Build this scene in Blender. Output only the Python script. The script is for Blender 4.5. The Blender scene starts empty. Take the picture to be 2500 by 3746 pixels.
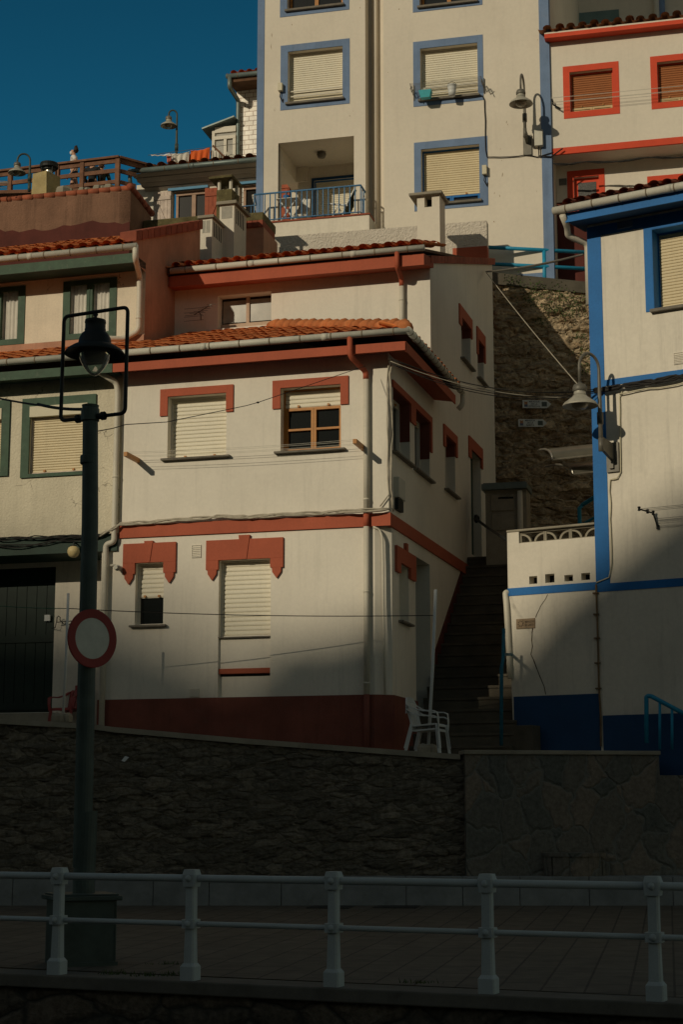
import bpy, bmesh, math, random
from mathutils import Vector, Matrix, noise
R = math.radians
random.seed(7)
C = bpy.context.scene.collection
sc = bpy.context.scene
# ------------------------------------------------------------------ camera
CAM = Vector((0, 0, 1.58)); PITCH = R(10.04); FPX = 6250.0; CXP, CYP = 1250.0, 1873.0
cd = bpy.data.cameras.new('camera'); cam = bpy.data.objects.new('camera', cd); C.objects.link(cam)
cam.location = CAM; cam.rotation_euler = (R(90) + PITCH, 0, 0)
cd.sensor_width = 36; cd.sensor_fit = 'AUTO'; cd.lens = FPX / 3746 * 36
cd.clip_start = .1; cd.clip_end = 3000
sc.camera = cam
# ------------------------------------------------------------------ sky, sun, exposure
SUN_EL, SUN_AZ = 20.8, 41.0                      # sun behind the camera, to the left
SUN = Vector((-math.sin(R(SUN_AZ)) * math.cos(R(SUN_EL)), -math.cos(R(SUN_AZ)) * math.cos(R(SUN_EL)), math.sin(R(SUN_EL))))
w = bpy.data.worlds.new('World'); sc.world = w; w.use_nodes = True
nt = w.node_tree; nd = nt.nodes; bg = nd['Background']
sky = nd.new('ShaderNodeTexSky'); sky.sky_type = 'NISHITA'; sky.sun_disc = False
sky.sun_elevation = R(SUN_EL); sky.sun_rotation = R(180 + SUN_AZ)
sky.air_density = 1.0; sky.dust_density = .3; sky.ozone_density = 3.0
tc = nd.new('ShaderNodeTexCoord'); sp = nd.new('ShaderNodeSeparateXYZ'); nt.links.new(tc.outputs['Generated'], sp.inputs[0])
mr = nd.new('ShaderNodeMapRange'); mr.inputs[1].default_value = .15; mr.inputs[2].default_value = .8
nt.links.new(sp.outputs['Y'], mr.inputs[0])
tint = nd.new('ShaderNodeMix'); tint.data_type = 'RGBA'; tint.blend_type = 'MULTIPLY'
tint.inputs[0].default_value = 1
grad = nd.new('ShaderNodeMix'); grad.data_type = 'RGBA'; grad.inputs[6].default_value = (1.5, 1.1, .66, 1); grad.inputs[7].default_value = (.105, .68, .72, 1)   # hazy warm sky on the sun's side, deep clear blue opposite
nt.links.new(mr.outputs[0], grad.inputs[0]); nt.links.new(grad.outputs[2], tint.inputs[7]); nt.links.new(sky.outputs[0], tint.inputs[6])
mz = nd.new('ShaderNodeMapRange'); mz.inputs[1].default_value = .32; mz.inputs[2].default_value = .48; mz.inputs[3].default_value = 1.36; mz.inputs[4].default_value = .9; nt.links.new(sp.outputs['Z'], mz.inputs[0])
vs_ = nd.new('ShaderNodeVectorMath'); vs_.operation = 'SCALE'; nt.links.new(tint.outputs[2], vs_.inputs[0]); nt.links.new(mz.outputs[0], vs_.inputs['Scale'])   # paler towards the horizon
nt.links.new(vs_.outputs[0], bg.inputs[0]); bg.inputs[1].default_value = .06
sl = bpy.data.lights.new('sun', 'SUN'); so = bpy.data.objects.new('sun', sl); C.objects.link(so)
sl.energy = 2.45; sl.angle = R(.6); sl.color = (1, .87, .64)
so.rotation_euler = SUN.to_track_quat('Z', 'Y').to_euler(); so.location = (-40, -40, 40)
sc.view_settings.view_transform = 'Standard'; sc.view_settings.look = 'None'
sc.view_settings.exposure = -.35; sc.view_settings.gamma = 1
sc.render.engine = 'CYCLES'
# ------------------------------------------------------------------ measuring: picture points -> rays -> planes in the place
FW = Vector((0, math.cos(PITCH), math.sin(PITCH))); UP = Vector((0, -math.sin(PITCH), math.cos(PITCH))); RT = Vector((1, 0, 0))
def ray(p): return RT * ((p[0] - CXP) / FPX) - UP * ((p[1] - CYP) / FPX) + FW
def at(p, Y): d = ray(p); return CAM + d * (Y / d.y)
def atz(p, z): d = ray(p); return CAM + d * ((z - CAM.z) / d.z)
def zr(ox, oy, s): return lambda x, y: (ox + x / s, oy + y / s)
d_ = lambda x, y: (x * 1.5944, y * 1.5944)
r1 = zr(0, 0, 1.568); r2 = zr(900, 0, 1.96); r3 = zr(1600, 0, 1.7422); r4 = zr(0, 900, 1.7422); r5 = zr(800, 900, 1.7422)
r6 = zr(1600, 900, 1.7422); r7 = zr(0, 1800, 1.7422); r8 = zr(800, 1800, 1.7422); r9 = zr(1600, 1800, 1.7422)
r10 = zr(0, 2750, 1.7422); r11 = zr(800, 2750, 1.7422); r12 = zr(1600, 2750, 1.7422)
p1 = zr(200, 500, 4.9); p4 = zr(900, 640, 3.2667); p5 = zr(530, 480, 3.6465); p6 = zr(1440, 2500, 5.6); p7 = zr(200, 1100, 4.9); p8 = zr(1770, 960, 3.6465)
class Fr:                                        # an upright plane: u along it, z up, off outward
    def __init__(s, O, a): s.O = Vector((O[0], O[1], 0)); a = R(a); s.u = Vector((math.cos(a), -math.sin(a), 0)); s.n = Vector((-math.sin(a), -math.cos(a), 0))
    def W(s, u, z, o=0): return s.O + s.u * u + s.n * o + Vector((0, 0, z))
    def px(s, p, o=0):
        d = ray(p); t = ((s.O + s.n * o - CAM).dot(s.n)) / d.dot(s.n); q = CAM + d * t
        return ((q - s.O).dot(s.u), q.z)
    def P(s, p, o=0): u, z = s.px(p, o); return s.W(u, z, o)
    def rect(s, a, b, o=0):                      # top-left and bottom-right picture points
        u0, z1 = s.px(a, o); u1, z0 = s.px(b, o); return u0, u1, z0, z1
# ------------------------------------------------------------------ mesh building
ORG = {}
def tag(o, label=None, cat=None, group=None, kind=None):
    for k, v in (('label', label), ('category', cat), ('group', group), ('kind', kind)):
        if v: o[k] = v
    return o
def thing(name, label, cat, loc, group=None):
    o = bpy.data.objects.new(name, None); C.objects.link(o); o.location = loc; o.empty_display_size = .3
    ORG[o.name] = Vector(loc); return tag(o, label, cat, group)
class MB:
    def __init__(s): s.v = []; s.f = []; s.m = []; s.mi = 0
    def add(s, vs, fs):
        b = len(s.v); s.v += [Vector(x) for x in vs]
        for f in fs: s.f.append([b + i for i in f]); s.m.append(s.mi)
        return s
    def quad(s, *p): return s.add(p, [list(range(len(p)))])
    def hexa(s, p): return s.add(p, [(0, 1, 2, 3), (7, 6, 5, 4), (0, 4, 5, 1), (1, 5, 6, 2), (2, 6, 7, 3), (3, 7, 4, 0)])
    def box(s, fr, u0, u1, z0, z1, o0, o1):
        return s.hexa([fr.W(u0, z0, o1), fr.W(u1, z0, o1), fr.W(u1, z1, o1), fr.W(u0, z1, o1), fr.W(u0, z0, o0), fr.W(u1, z0, o0), fr.W(u1, z1, o0), fr.W(u0, z1, o0)])
    def prism(s, fr, pts, o0, o1):
        n = len(pts); vs = [fr.W(u, z, o1) for u, z in pts] + [fr.W(u, z, o0) for u, z in pts]
        return s.add(vs, [list(range(n)), list(range(2 * n - 1, n - 1, -1))] + [(i, i + n, (i + 1) % n + n, (i + 1) % n) for i in range(n)])
    def bar(s, a, b, w, h=None, up=Vector((0, 0, 1))):
        a = Vector(a); b = Vector(b); h = h or w; t = (b - a).normalized(); x = t.cross(up)
        if x.length < 1e-4: x = t.cross(Vector((0, 1, 0)))
        x.normalize(); y = x.cross(t).normalized(); x *= w / 2; y *= h / 2
        return s.hexa([a - x - y, a + x - y, a + x + y, a - x + y, b - x - y, b + x - y, b + x + y, b - x + y])
    def tube(s, pts, r, n=8, cap=True):
        pts = [Vector(p) for p in pts]; rs = r if isinstance(r, (list, tuple)) else [r] * len(pts); rings = []
        ref = None
        for i, p in enumerate(pts):
            t = (pts[min(i + 1, len(pts) - 1)] - pts[max(i - 1, 0)]).normalized()
            if ref is None: ref = Vector((0, 0, 1)) if abs(t.z) < .9 else Vector((1, 0, 0))
            x = (ref - t * ref.dot(t)).normalized(); y = t.cross(x); ref = x
            rings.append([p + (x * math.cos(2 * math.pi * k / n) + y * math.sin(2 * math.pi * k / n)) * rs[i] for k in range(n)])
        vs = [q for g in rings for q in g]; fs = []
        for i in range(len(pts) - 1):
            for k in range(n): fs.append((i * n + k, i * n + (k + 1) % n, (i + 1) * n + (k + 1) % n, (i + 1) * n + k))
        if cap: fs += [list(range(n))[::-1], [(len(pts) - 1) * n + k for k in range(n)]]
        return s.add(vs, fs)
    def lathe(s, c, prof, n=20, ax=Vector((0, 0, 1)), a0=0.):
        c = Vector(c); ax = Vector(ax).normalized(); x = ax.cross(Vector((0, 1, 0)))
        if x.length < .1: x = ax.cross(Vector((1, 0, 0)))
        x.normalize(); y = ax.cross(x); vs = []; fs = []
        for r, h in prof:
            for k in range(n): a = 2 * math.pi * k / n + a0; vs.append(c + ax * h + (x * math.cos(a) + y * math.sin(a)) * r)
        for i in range(len(prof) - 1):
            for k in range(n): fs.append((i * n + k, i * n + (k + 1) % n, (i + 1) * n + (k + 1) % n, (i + 1) * n + k))
        return s.add(vs, fs)
    def wall(s, fr, u0, u1, z0, z1, holes=(), depth=.2, off=0, ztop=None, zbot=None):
        us = sorted({u0, u1, *[min(max(h[i], u0), u1) for h in holes for i in (0, 1)]}); zs = sorted({z0, z1, *[min(max(h[i], z0), z1) for h in holes for i in (2, 3)]})
        for i in range(len(us) - 1):
            for j in range(len(zs) - 1):
                cu, cz = (us[i] + us[i + 1]) / 2, (zs[j] + zs[j + 1]) / 2
                if any(h[0] < cu < h[1] and h[2] < cz < h[3] for h in holes): continue
                top = j == len(zs) - 2 and ztop; bot = j == 0 and zbot
                s.quad(fr.W(us[i], zbot(us[i]) if bot else zs[j], off), fr.W(us[i + 1], zbot(us[i + 1]) if bot else zs[j], off),
                       fr.W(us[i + 1], ztop(us[i + 1]) if top else zs[j + 1], off), fr.W(us[i], ztop(us[i]) if top else zs[j + 1], off))
        for a, b, c, d in [h[:4] for h in holes]:
            w_ = fr.W; e = off - depth
            s.quad(w_(a, c, off), w_(a, d, off), w_(a, d, e), w_(a, c, e)); s.quad(w_(b, c, e), w_(b, d, e), w_(b, d, off), w_(b, c, off))
            s.quad(w_(a, d, off), w_(b, d, off), w_(b, d, e), w_(a, d, e)); s.quad(w_(a, c, e), w_(b, c, e), w_(b, c, off), w_(a, c, off))
        return s
    def roller(s, fr, u0, u1, z0, z1, o, pitch=.05, dep=.013):
        n = max(2, round((z1 - z0) / pitch)); p = (z1 - z0) / n; pr = []
        for i in range(n): z = z0 + i * p; pr += [(o - .004, z), (o - .004, z + .14 * p), (o + dep * .8, z + .2 * p), (o + dep, z + .5 * p), (o + dep * .75, z + .85 * p), (o, z + p)]
        vs = [q for (oo, z) in pr for q in (fr.W(u0, z, oo), fr.W(u1, z, oo))]
        return s.add(vs, [(2 * i, 2 * i + 1, 2 * i + 3, 2 * i + 2) for i in range(len(pr) - 1)])
    def tiles(s, P, U, V, wd, ln, sp_=.25, rl=.36, keep=None, rough=.012, mossy=False):
        N = U.cross(V).normalized()
        if N.z < 0: N = -N
        nc = int(wd / sp_); sp_ = wd / nc; nr = max(1, round(ln / rl)); rl = ln / nr; K = 7
        for i in range(nc * 2 + 1):
            cover = i % 2; u = i * sp_ / 2
            for j in range(nr):
                if keep and not keep(u, (j + .3) * rl): continue
                jx = random.uniform(-rough, rough); jv = random.uniform(-rough, rough) * 1.5; vs = []
                for v, lift, tp in ((j * rl - .02 + jv, .016, 1.0), ((j + 1) * rl + .05, 0, .92)):
                    for k in range(K):
                        a = math.pi * k / (K - 1)
                        if cover: r = sp_ * .37 * tp; du = r * math.cos(a); h = .045 + r * .78 * math.sin(a) + lift + jx * .6
                        else: r = sp_ * .36 * (1.86 - tp); du = r * math.cos(a); h = .05 - r * .5 * math.sin(a) + lift
                        vs.append(P + U * (u + du + jx) + V * v + N * h)
                s.add(vs, [(k, k + 1, K + k + 1, K + k) for k in range(K - 1)])
        return s
    def build(s, name, mats, parent=None, smooth=False, loc=None, bevel=0):
        if not isinstance(mats, (list, tuple)): mats = [mats]
        org = Vector((0, 0, 0))
        if parent is not None: org = ORG[parent.name]
        elif loc is not None: org = Vector(loc)
        elif s.v:
            org = sum(s.v, Vector()) / len(s.v); org.z = min(q.z for q in s.v)
        me = bpy.data.meshes.new(name); me.from_pydata([q - org for q in s.v], [], s.f)
        for m in mats: me.materials.append(m)
        for p, k in zip(me.polygons, s.m): p.material_index = k; p.use_smooth = smooth
        me.update()
        o = bpy.data.objects.new(name, me); C.objects.link(o)
        if parent is not None: o.parent = parent
        else: o.location = org
        if bevel:
            b = o.modifiers.new('bevel', 'BEVEL'); b.width = bevel; b.segments = 2; b.limit_method = 'ANGLE'
        ORG[o.name] = org; return o
def single(mb, name, mat, label, cat, group=None, **k): return tag(mb.build(name, mat, None, **k), label, cat, group)
def sag(a, b, n=14, s=.15):
    a = Vector(a); b = Vector(b); return [a.lerp(b, i / n) - Vector((0, 0, s * 4 * (i / n) * (1 - i / n))) for i in range(n + 1)]
def arcpts(c, x, y, r, a0, a1, n=10): return [c + x * (r * math.cos(R(a0 + (a1 - a0) * i / n))) + y * (r * math.sin(R(a0 + (a1 - a0) * i / n))) for i in range(n + 1)]
def rounded(pts, r=.06, n=4):
    pts = [Vector(p) for p in pts]; out = [pts[0]]
    for i in range(1, len(pts) - 1):
        a = (pts[i - 1] - pts[i]); b = (pts[i + 1] - pts[i]); k = min(r, a.length * .45, b.length * .45); A = pts[i] + a.normalized() * k; B = pts[i] + b.normalized() * k
        for j in range(n + 1): t = j / n; out.append(A * (1 - t) ** 2 + pts[i] * 2 * t * (1 - t) + B * t * t)
    return out + [pts[-1]]
# ------------------------------------------------------------------ materials (all procedural, in world metres)
MATS = {}
def mat(name, col, rough=.8, var=.1, scale=2.0, bump=.15, bscale=60., streak=0., sdark=.55, metal=0., spec=.3, island=0., spot=0., spotcol=(.05, .045, .035), crack=0., bdist=.01, fine=.06):
    if name in MATS: return MATS[name]
    m = bpy.data.materials.new(name); m.use_nodes = True; t = m.node_tree; N = t.nodes; L = t.links.new; b = N['Principled BSDF']
    b.inputs['Roughness'].default_value = rough; b.inputs['Metallic'].default_value = metal; b.inputs['Specular IOR Level'].default_value = spec
    g = N.new('ShaderNodeNewGeometry'); pos = g.outputs['Position']
    def ntex(sc_, det=5, vec=None, ro=.6):
        n = N.new('ShaderNodeTexNoise'); n.inputs['Scale'].default_value = sc_; n.inputs['Detail'].default_value = det; n.inputs['Roughness'].default_value = ro; L(vec or pos, n.inputs['Vector']); return n.outputs['Fac']
    def rng(s_, a, b2, c, d):
        n = N.new('ShaderNodeMapRange'); L(s_, n.inputs[0]); n.inputs[1].default_value = a; n.inputs[2].default_value = b2; n.inputs[3].default_value = c; n.inputs[4].default_value = d; return n.outputs[0]
    def mul(a, b2):
        n = N.new('ShaderNodeMath'); n.operation = 'MULTIPLY'; L(a, n.inputs[0])
        if isinstance(b2, float): n.inputs[1].default_value = b2
        else: L(b2, n.inputs[1])
        return n.outputs[0]
    f = rng(ntex(scale), .3, .7, 1 - var, 1 + var)
    if fine: f = mul(f, rng(ntex(scale * 23, 3), .3, .7, 1 - fine, 1 + fine))
    if island: f = mul(f, rng(g.outputs['Random Per Island'], 0, 1, 1 - island, 1 + island))
    if streak:
        mp = N.new('ShaderNodeMapping'); mp.inputs['Scale'].default_value = (5, 5, .35); L(pos, mp.inputs['Vector'])
        f = mul(f, rng(ntex(1.0, 6, mp.outputs[0], .7), .52, .8, 1, 1 - streak))
    vm = N.new('ShaderNodeVectorMath'); vm.operation = 'SCALE'; vm.inputs[0].default_value = col[:3]; L(f, vm.inputs['Scale']); colout = vm.outputs[0]
    if spot:
        mx = N.new('ShaderNodeMix'); mx.data_type = 'RGBA'; L(rng(ntex(scale * 1.7, 8, None, .72), .56, .68, 0, spot), mx.inputs[0]); L(colout, mx.inputs[6]); mx.inputs[7].default_value = (*spotcol, 1); colout = mx.outputs[2]
    h = None
    if bump: h = ntex(bscale, 4)
    if crack:
        v = N.new('ShaderNodeTexVoronoi'); v.feature = 'DISTANCE_TO_EDGE'; v.inputs['Scale'].default_value = 2.2
        wv = N.new('ShaderNodeTexNoise'); wv.inputs['Scale'].default_value = 3.0; wv.inputs['Detail'].default_value = 6; L(pos, wv.inputs['Vector'])
        ad = N.new('ShaderNodeMix'); ad.data_type = 'RGBA'; ad.inputs[0].default_value = .35; L(pos, ad.inputs[6]); L(wv.outputs['Color'], ad.inputs[7]); L(ad.outputs[2], v.inputs['Vector'])
        ck = mul(rng(v.outputs['Distance'], 0, .012, 1, 0), rng(ntex(1.3, 3), .5, .6, 0, crack))
        mx = N.new('ShaderNodeMix'); mx.data_type = 'RGBA'; L(ck, mx.inputs[0]); L(colout, mx.inputs[6]); mx.inputs[7].default_value = (.09, .07, .05, 1); colout = mx.outputs[2]
    L(colout, b.inputs['Base Color'])
    if h is not None:
        bp = N.new('ShaderNodeBump'); bp.inputs['Strength'].default_value = bump; bp.inputs['Distance'].default_value = bdist; L(h, bp.inputs['Height']); L(bp.outputs[0], b.inputs['Normal'])
    MATS[name] = m; return m
def rubble(name, c1, c2, mortar, sx=3., sz=7., bump=.8, edge=.08, warp=.25, rough=.9, brightvar=.5):
    m = bpy.data.materials.new(name); m.use_nodes = True; t = m.node_tree; N = t.nodes; L = t.links.new; b = N['Principled BSDF']; b.inputs['Roughness'].default_value = rough; b.inputs['Specular IOR Level'].default_value = .2
    g = N.new('ShaderNodeNewGeometry'); mp = N.new('ShaderNodeMapping'); mp.inputs['Scale'].default_value = (sx, sx, sz); L(g.outputs['Position'], mp.inputs['Vector'])
    wn = N.new('ShaderNodeTexNoise'); wn.inputs['Scale'].default_value = 1.1; wn.inputs['Detail'].default_value = 5; L(mp.outputs[0], wn.inputs['Vector'])
    ad = N.new('ShaderNodeVectorMath'); ad.operation = 'MULTIPLY_ADD'; ad.inputs[1].default_value = (warp * 3,) * 3; L(wn.outputs['Color'], ad.inputs[0]); L(mp.outputs[0], ad.inputs[2])
    v1 = N.new('ShaderNodeTexVoronoi'); v1.inputs['Scale'].default_value = 1; L(ad.outputs[0], v1.inputs['Vector'])
    v2 = N.new('ShaderNodeTexVoronoi'); v2.feature = 'DISTANCE_TO_EDGE'; v2.inputs['Scale'].default_value = 1; L(ad.outputs[0], v2.inputs['Vector'])
    sp_ = N.new('ShaderNodeSeparateColor'); L(v1.outputs['Color'], sp_.inputs[0])
    mx = N.new('ShaderNodeMix'); mx.data_type = 'RGBA'; L(sp_.outputs[0], mx.inputs[0]); mx.inputs[6].default_value = (*c1, 1); mx.inputs[7].default_value = (*c2, 1)
    fn = N.new('ShaderNodeTexNoise'); fn.inputs['Scale'].default_value = 14; fn.inputs['Detail'].default_value = 8; fn.inputs['Roughness'].default_value = .7; L(g.outputs['Position'], fn.inputs['Vector'])
    r_ = N.new('ShaderNodeMapRange'); r_.inputs[1].default_value = .3; r_.inputs[2].default_value = .7; r_.inputs[3].default_value = 1 - brightvar; r_.inputs[4].default_value = 1 + brightvar; L(fn.outputs['Fac'], r_.inputs[0])
    vm = N.new('ShaderNodeVectorMath'); vm.operation = 'SCALE'; L(mx.outputs[2], vm.inputs[0]); L(r_.outputs[0], vm.inputs['Scale'])
    e = N.new('ShaderNodeMapRange'); e.inputs[1].default_value = 0; e.inputs[2].default_value = edge; e.inputs[3].default_value = 1; e.inputs[4].default_value = 0; L(v2.outputs['Distance'], e.inputs[0])
    m2 = N.new('ShaderNodeMix'); m2.data_type = 'RGBA'; L(e.outputs[0], m2.inputs[0]); L(vm.outputs[0], m2.inputs[6]); m2.inputs[7].default_value = (*mortar, 1); L(m2.outputs[2], b.inputs['Base Color'])
    hh = N.new('ShaderNodeMath'); hh.operation = 'MULTIPLY_ADD'; hh.inputs[1].default_value = .5; L(fn.outputs['Fac'], hh.inputs[0]); e2 = N.new('ShaderNodeMapRange'); e2.inputs[2].default_value = edge * 2; L(v2.outputs['Distance'], e2.inputs[0]); L(e2.outputs[0], hh.inputs[2])
    bp = N.new('ShaderNodeBump'); bp.inputs['Strength'].default_value = bump; bp.inputs['Distance'].default_value = .05; L(hh.outputs[0], bp.inputs['Height']); L(bp.outputs[0], b.inputs['Normal'])
    MATS[name] = m; return m
def brick(name, c1, c2, mortar, bw, bh, rot=(0, 0, 0), ms=.01, rough=.8, spec=.3, bump=.4, offset=.5, var=.3):
    m = bpy.data.materials.new(name); m.use_nodes = True; t = m.node_tree; N = t.nodes; L = t.links.new; b = N['Principled BSDF']; b.inputs['Roughness'].default_value = rough; b.inputs['Specular IOR Level'].default_value = spec
    g = N.new('ShaderNodeNewGeometry'); mp = N.new('ShaderNodeMapping'); mp.vector_type = 'TEXTURE'; mp.inputs['Rotation'].default_value = rot; L(g.outputs['Position'], mp.inputs['Vector'])
    br = N.new('ShaderNodeTexBrick'); br.inputs['Scale'].default_value = 1; br.inputs['Brick Width'].default_value = bw; br.inputs['Row Height'].default_value = bh; br.inputs['Mortar Size'].default_value = ms; br.offset = offset
    br.inputs['Color1'].default_value = (*c1, 1); br.inputs['Color2'].default_value = (*c2, 1); br.inputs['Mortar'].default_value = (*mortar, 1); L(mp.outputs[0], br.inputs['Vector'])
    fn = N.new('ShaderNodeTexNoise'); fn.inputs['Scale'].default_value = 3; fn.inputs['Detail'].default_value = 8; fn.inputs['Roughness'].default_value = .65; L(g.outputs['Position'], fn.inputs['Vector'])
    r_ = N.new('ShaderNodeMapRange'); r_.inputs[1].default_value = .3; r_.inputs[2].default_value = .7; r_.inputs[3].default_value = 1 - var; r_.inputs[4].default_value = 1 + var; L(fn.outputs['Fac'], r_.inputs[0])
    vm = N.new('ShaderNodeVectorMath'); vm.operation = 'SCALE'; L(br.outputs['Color'], vm.inputs[0]); L(r_.outputs[0], vm.inputs['Scale']); L(vm.outputs[0], b.inputs['Base Color'])
    bp = N.new('ShaderNodeBump'); bp.invert = True; bp.inputs['Strength'].default_value = bump; bp.inputs['Distance'].default_value = .01; L(br.outputs['Fac'], bp.inputs['Height']); L(bp.outputs[0], b.inputs['Normal'])
    MATS[name] = m; return m
def glass(name, gloss=.1, dust=0., dcol=(.5, .47, .4)):      # thin pane: mostly clear, a little mirror, a little dust
    m = bpy.data.materials.new(name); m.use_nodes = True; t = m.node_tree; N = t.nodes; L = t.links.new; out = N['Material Output']; N.remove(N['Principled BSDF'])
    tr = N.new('ShaderNodeBsdfTransparent'); gl = N.new('ShaderNodeBsdfGlossy'); gl.inputs['Roughness'].default_value = .04; fr = N.new('ShaderNodeFresnel'); fr.inputs[0].default_value = 1.45; ma = N.new('ShaderNodeMath'); ma.operation = 'MULTIPLY_ADD'; ma.inputs[1].default_value = .8; ma.inputs[2].default_value = gloss * .3; L(fr.outputs[0], ma.inputs[0])
    mx = N.new('ShaderNodeMixShader'); L(ma.outputs[0], mx.inputs[0]); L(tr.outputs[0], mx.inputs[1]); L(gl.outputs[0], mx.inputs[2]); res = mx.outputs[0]
    if dust: df = N.new('ShaderNodeBsdfDiffuse'); df.inputs[0].default_value = (*dcol, 1); m2 = N.new('ShaderNodeMixShader'); m2.inputs[0].default_value = dust; L(res, m2.inputs[1]); L(df.outputs[0], m2.inputs[2]); res = m2.outputs[0]
    L(res, out.inputs[0]); MATS[name] = m; return m
m_white = mat('white_render', (.76, .71, .61), .9, .06, .7, .25, 90, streak=.15, fine=.03, spot=.06, spotcol=(.5, .44, .35))
m_white2 = mat('aged_white_render', (.72, .67, .57), .9, .09, .6, .3, 70, streak=.22, spot=.08, spotcol=(.3, .24, .17), fine=.04)
m_tower = mat('tower_render', (.72, .66, .555), .9, .05, .5, .2, 60, streak=.07, spot=.06, spotcol=(.3, .22, .14), fine=.03)
m_rough = mat('rough_cracked_render', (.66, .6, .46), .95, .1, 1.2, .8, 26, streak=.15, crack=.8, bdist=.025, spot=.08, spotcol=(.3, .24, .16))
m_cream = mat('cream_cracked_render', (.74, .66, .52), .92, .08, 1.5, .35, 50, crack=.9, streak=.12)
m_spat = mat('spatter_render', (.68, .62, .53), .95, .08, 1.5, 1.0, 17, bdist=.07)
m_salmon = mat('salmon_render', (.46, .25, .165), .95, .18, 1.6, .5, 40, streak=.25, spot=.2, spotcol=(.25, .15, .1))
m_pinkw = mat('brown_pink_render', (.23, .125, .08), .95, .2, 1.5, .8, 22, streak=.5, bdist=.03)
m_maroon = mat('maroon_skirt_and_shade', (.1, .025, .018), .85, .2, 1.5, .5, 30, streak=.2)  # stair skirt paint; also colours the shade painted on two walls
m_red = mat('brick_red_paint', (.42, .1, .05), .75, .1, 1.2, .12, 70, streak=.12)
m_redw = mat('red_plinth_paint', (.2, .062, .042), .8, .2, 1.6, .2, 60, streak=.25, spot=.25, spotcol=(.16, .1, .075))
m_brightred = mat('bright_red_paint', (.64, .072, .028), .7, .08, 2, .1, 60)
m_tile = mat('clay_roof_tile', (.7, .21, .06), .85, .12, 4, .3, 60, island=.16, spot=.14, spotcol=(.55, .33, .18))
m_oldtile = mat('old_clay_roof_tile', (.34, .16, .075), .9, .25, 5, .5, 50, island=.35, spot=.55, spotcol=(.12, .1, .05))
m_browntile = mat('brown_clay_roof_tile', (.3, .085, .04), .9, .25, 5, .5, 50, island=.3, spot=.45, spotcol=(.1, .09, .045))
m_coping = mat('clay_coping', (.28, .075, .042), .85, .2, 5, .4, 40, island=.2)
m_deck = mat('roof_board', (.12, .07, .04), .9)
m_green = mat('green_paint', (.036, .08, .046), .6, .25, 5, .3, 40, spot=.35, spotcol=(.14, .17, .12))
m_dkgreen = mat('dark_green_paint', (.022, .05, .036), .6, .2, 3, .2, 40)
m_gutter = mat('grey_plastic_gutter', (.56, .54, .46), .5, .1, 1.5, 0, streak=.15)
m_gclip = mat('gutter_clip_metal', (.2, .16, .11), .6, .2, 8, 0)
m_zinc = mat('zinc_gutter', (.16, .2, .19), .45, .2, 3, 0, metal=.3)
m_pipe = mat('cream_pipe', (.62, .58, .48), .5, .08, 1.5, 0)
m_shut = mat('cream_shutter', (.74, .69, .55), .5, .04, 1.5, 0, streak=.08)
m_shut2 = mat('yellowed_shutter', (.66, .56, .36), .5, .06, 1.5, 0, streak=.12)
m_shutb = mat('brown_shutter', (.34, .115, .03), .5, .08, 2, 0)
m_ochre = mat('ochre_wood', (.46, .2, .045), .5, .15, 6, .1, 50)
m_wood = mat('weathered_wood', (.2, .1, .06), .85, .3, 5, .5, 40, streak=.3)
m_plank = mat('bare_grey_plank', (.62, .52, .45), .8, .2, 6, .4, 50, streak=.35)
m_redplank = mat('red_plank', (.36, .1, .055), .8, .2, 6, .4, 50, streak=.3)
m_stonesill = mat('grey_stone_sill', (.18, .16, .13), .8, .2, 8, .2, 60)
m_concrete = mat('grey_concrete', (.3, .27, .21), .9, .2, 2, .4, 40, spot=.2)
m_moss = mat('mossy_concrete', (.13, .11, .05), .95, .35, 5, .9, 28, spot=.5, spotcol=(.22, .2, .09), bdist=.03)
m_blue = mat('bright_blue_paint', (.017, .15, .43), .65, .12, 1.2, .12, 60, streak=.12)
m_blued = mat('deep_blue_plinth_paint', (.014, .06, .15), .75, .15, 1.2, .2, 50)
m_sky = mat('faded_blue_paint', (.165, .24, .38), .85, .14, 1.5, .1, 50, streak=.2, spot=.12, spotcol=(.4, .42, .46))
m_lblue = mat('light_blue_wood', (.1, .28, .46), .6, .12, 4, .1)
m_bluerail = mat('blue_railing_paint', (.06, .17, .32), .6, .25, 12, .2, 80, spot=.3, spotcol=(.22, .27, .32))
m_teal = mat('teal_railing_paint', (.02, .27, .46), .5, .12, 6, 0)
m_black = mat('black_iron', (.014, .017, .016), .55, .2, 5, .1, 60)
m_pole = mat('green_black_iron', (.055, .075, .065), .5, .25, 4, .15, 40)
m_dark = mat('dark_interior', (.012, .011, .01), .9, .1)
m_glassd = mat('dark_window_glass', (.012, .014, .014), .08, .1, 1, 0, spec=.5, fine=0)
m_frost = mat('curtained_glass', (.3, .29, .25), .15, .25, 3, 0, spec=.5)
m_curtain = mat('white_curtain', (.66, .63, .56), .8, .1, 5, 0, streak=.25)
m_cable = mat('grey_cable', (.42, .38, .3), .7, .2, 10, 0)
m_bcable = mat('black_cable', (.02, .018, .016), .7, .2, 10, 0)
m_metal = mat('grey_lamp_metal', (.16, .15, .125), .5, .2, 6, 0, metal=.2)
m_lampw = mat('pale_lamp_metal', (.42, .4, .33), .45, .15, 6, 0, metal=.2)
m_lampglass = mat('lamp_bulb_glass', (.3, .27, .2), .15, .1, 3, 0, spec=.5)
m_wplastic = mat('white_plastic', (.62, .64, .63), .45, .05, 4, 0)
m_rplastic = mat('red_plastic', (.3, .05, .045), .45, .08, 4, 0)
m_rail = mat('pale_railing_paint', (.4, .44, .44), .5, .06, 3, .05, 60, streak=.06)
m_box = mat('cream_plastic_box', (.6, .55, .4), .5, .06, 3, 0)
m_terra = rubble('rubble_stone', (.1, .09, .07), (.19, .165, .125), (.1, .088, .068), 2.5, 5.6, .6, .1, .5)
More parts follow.
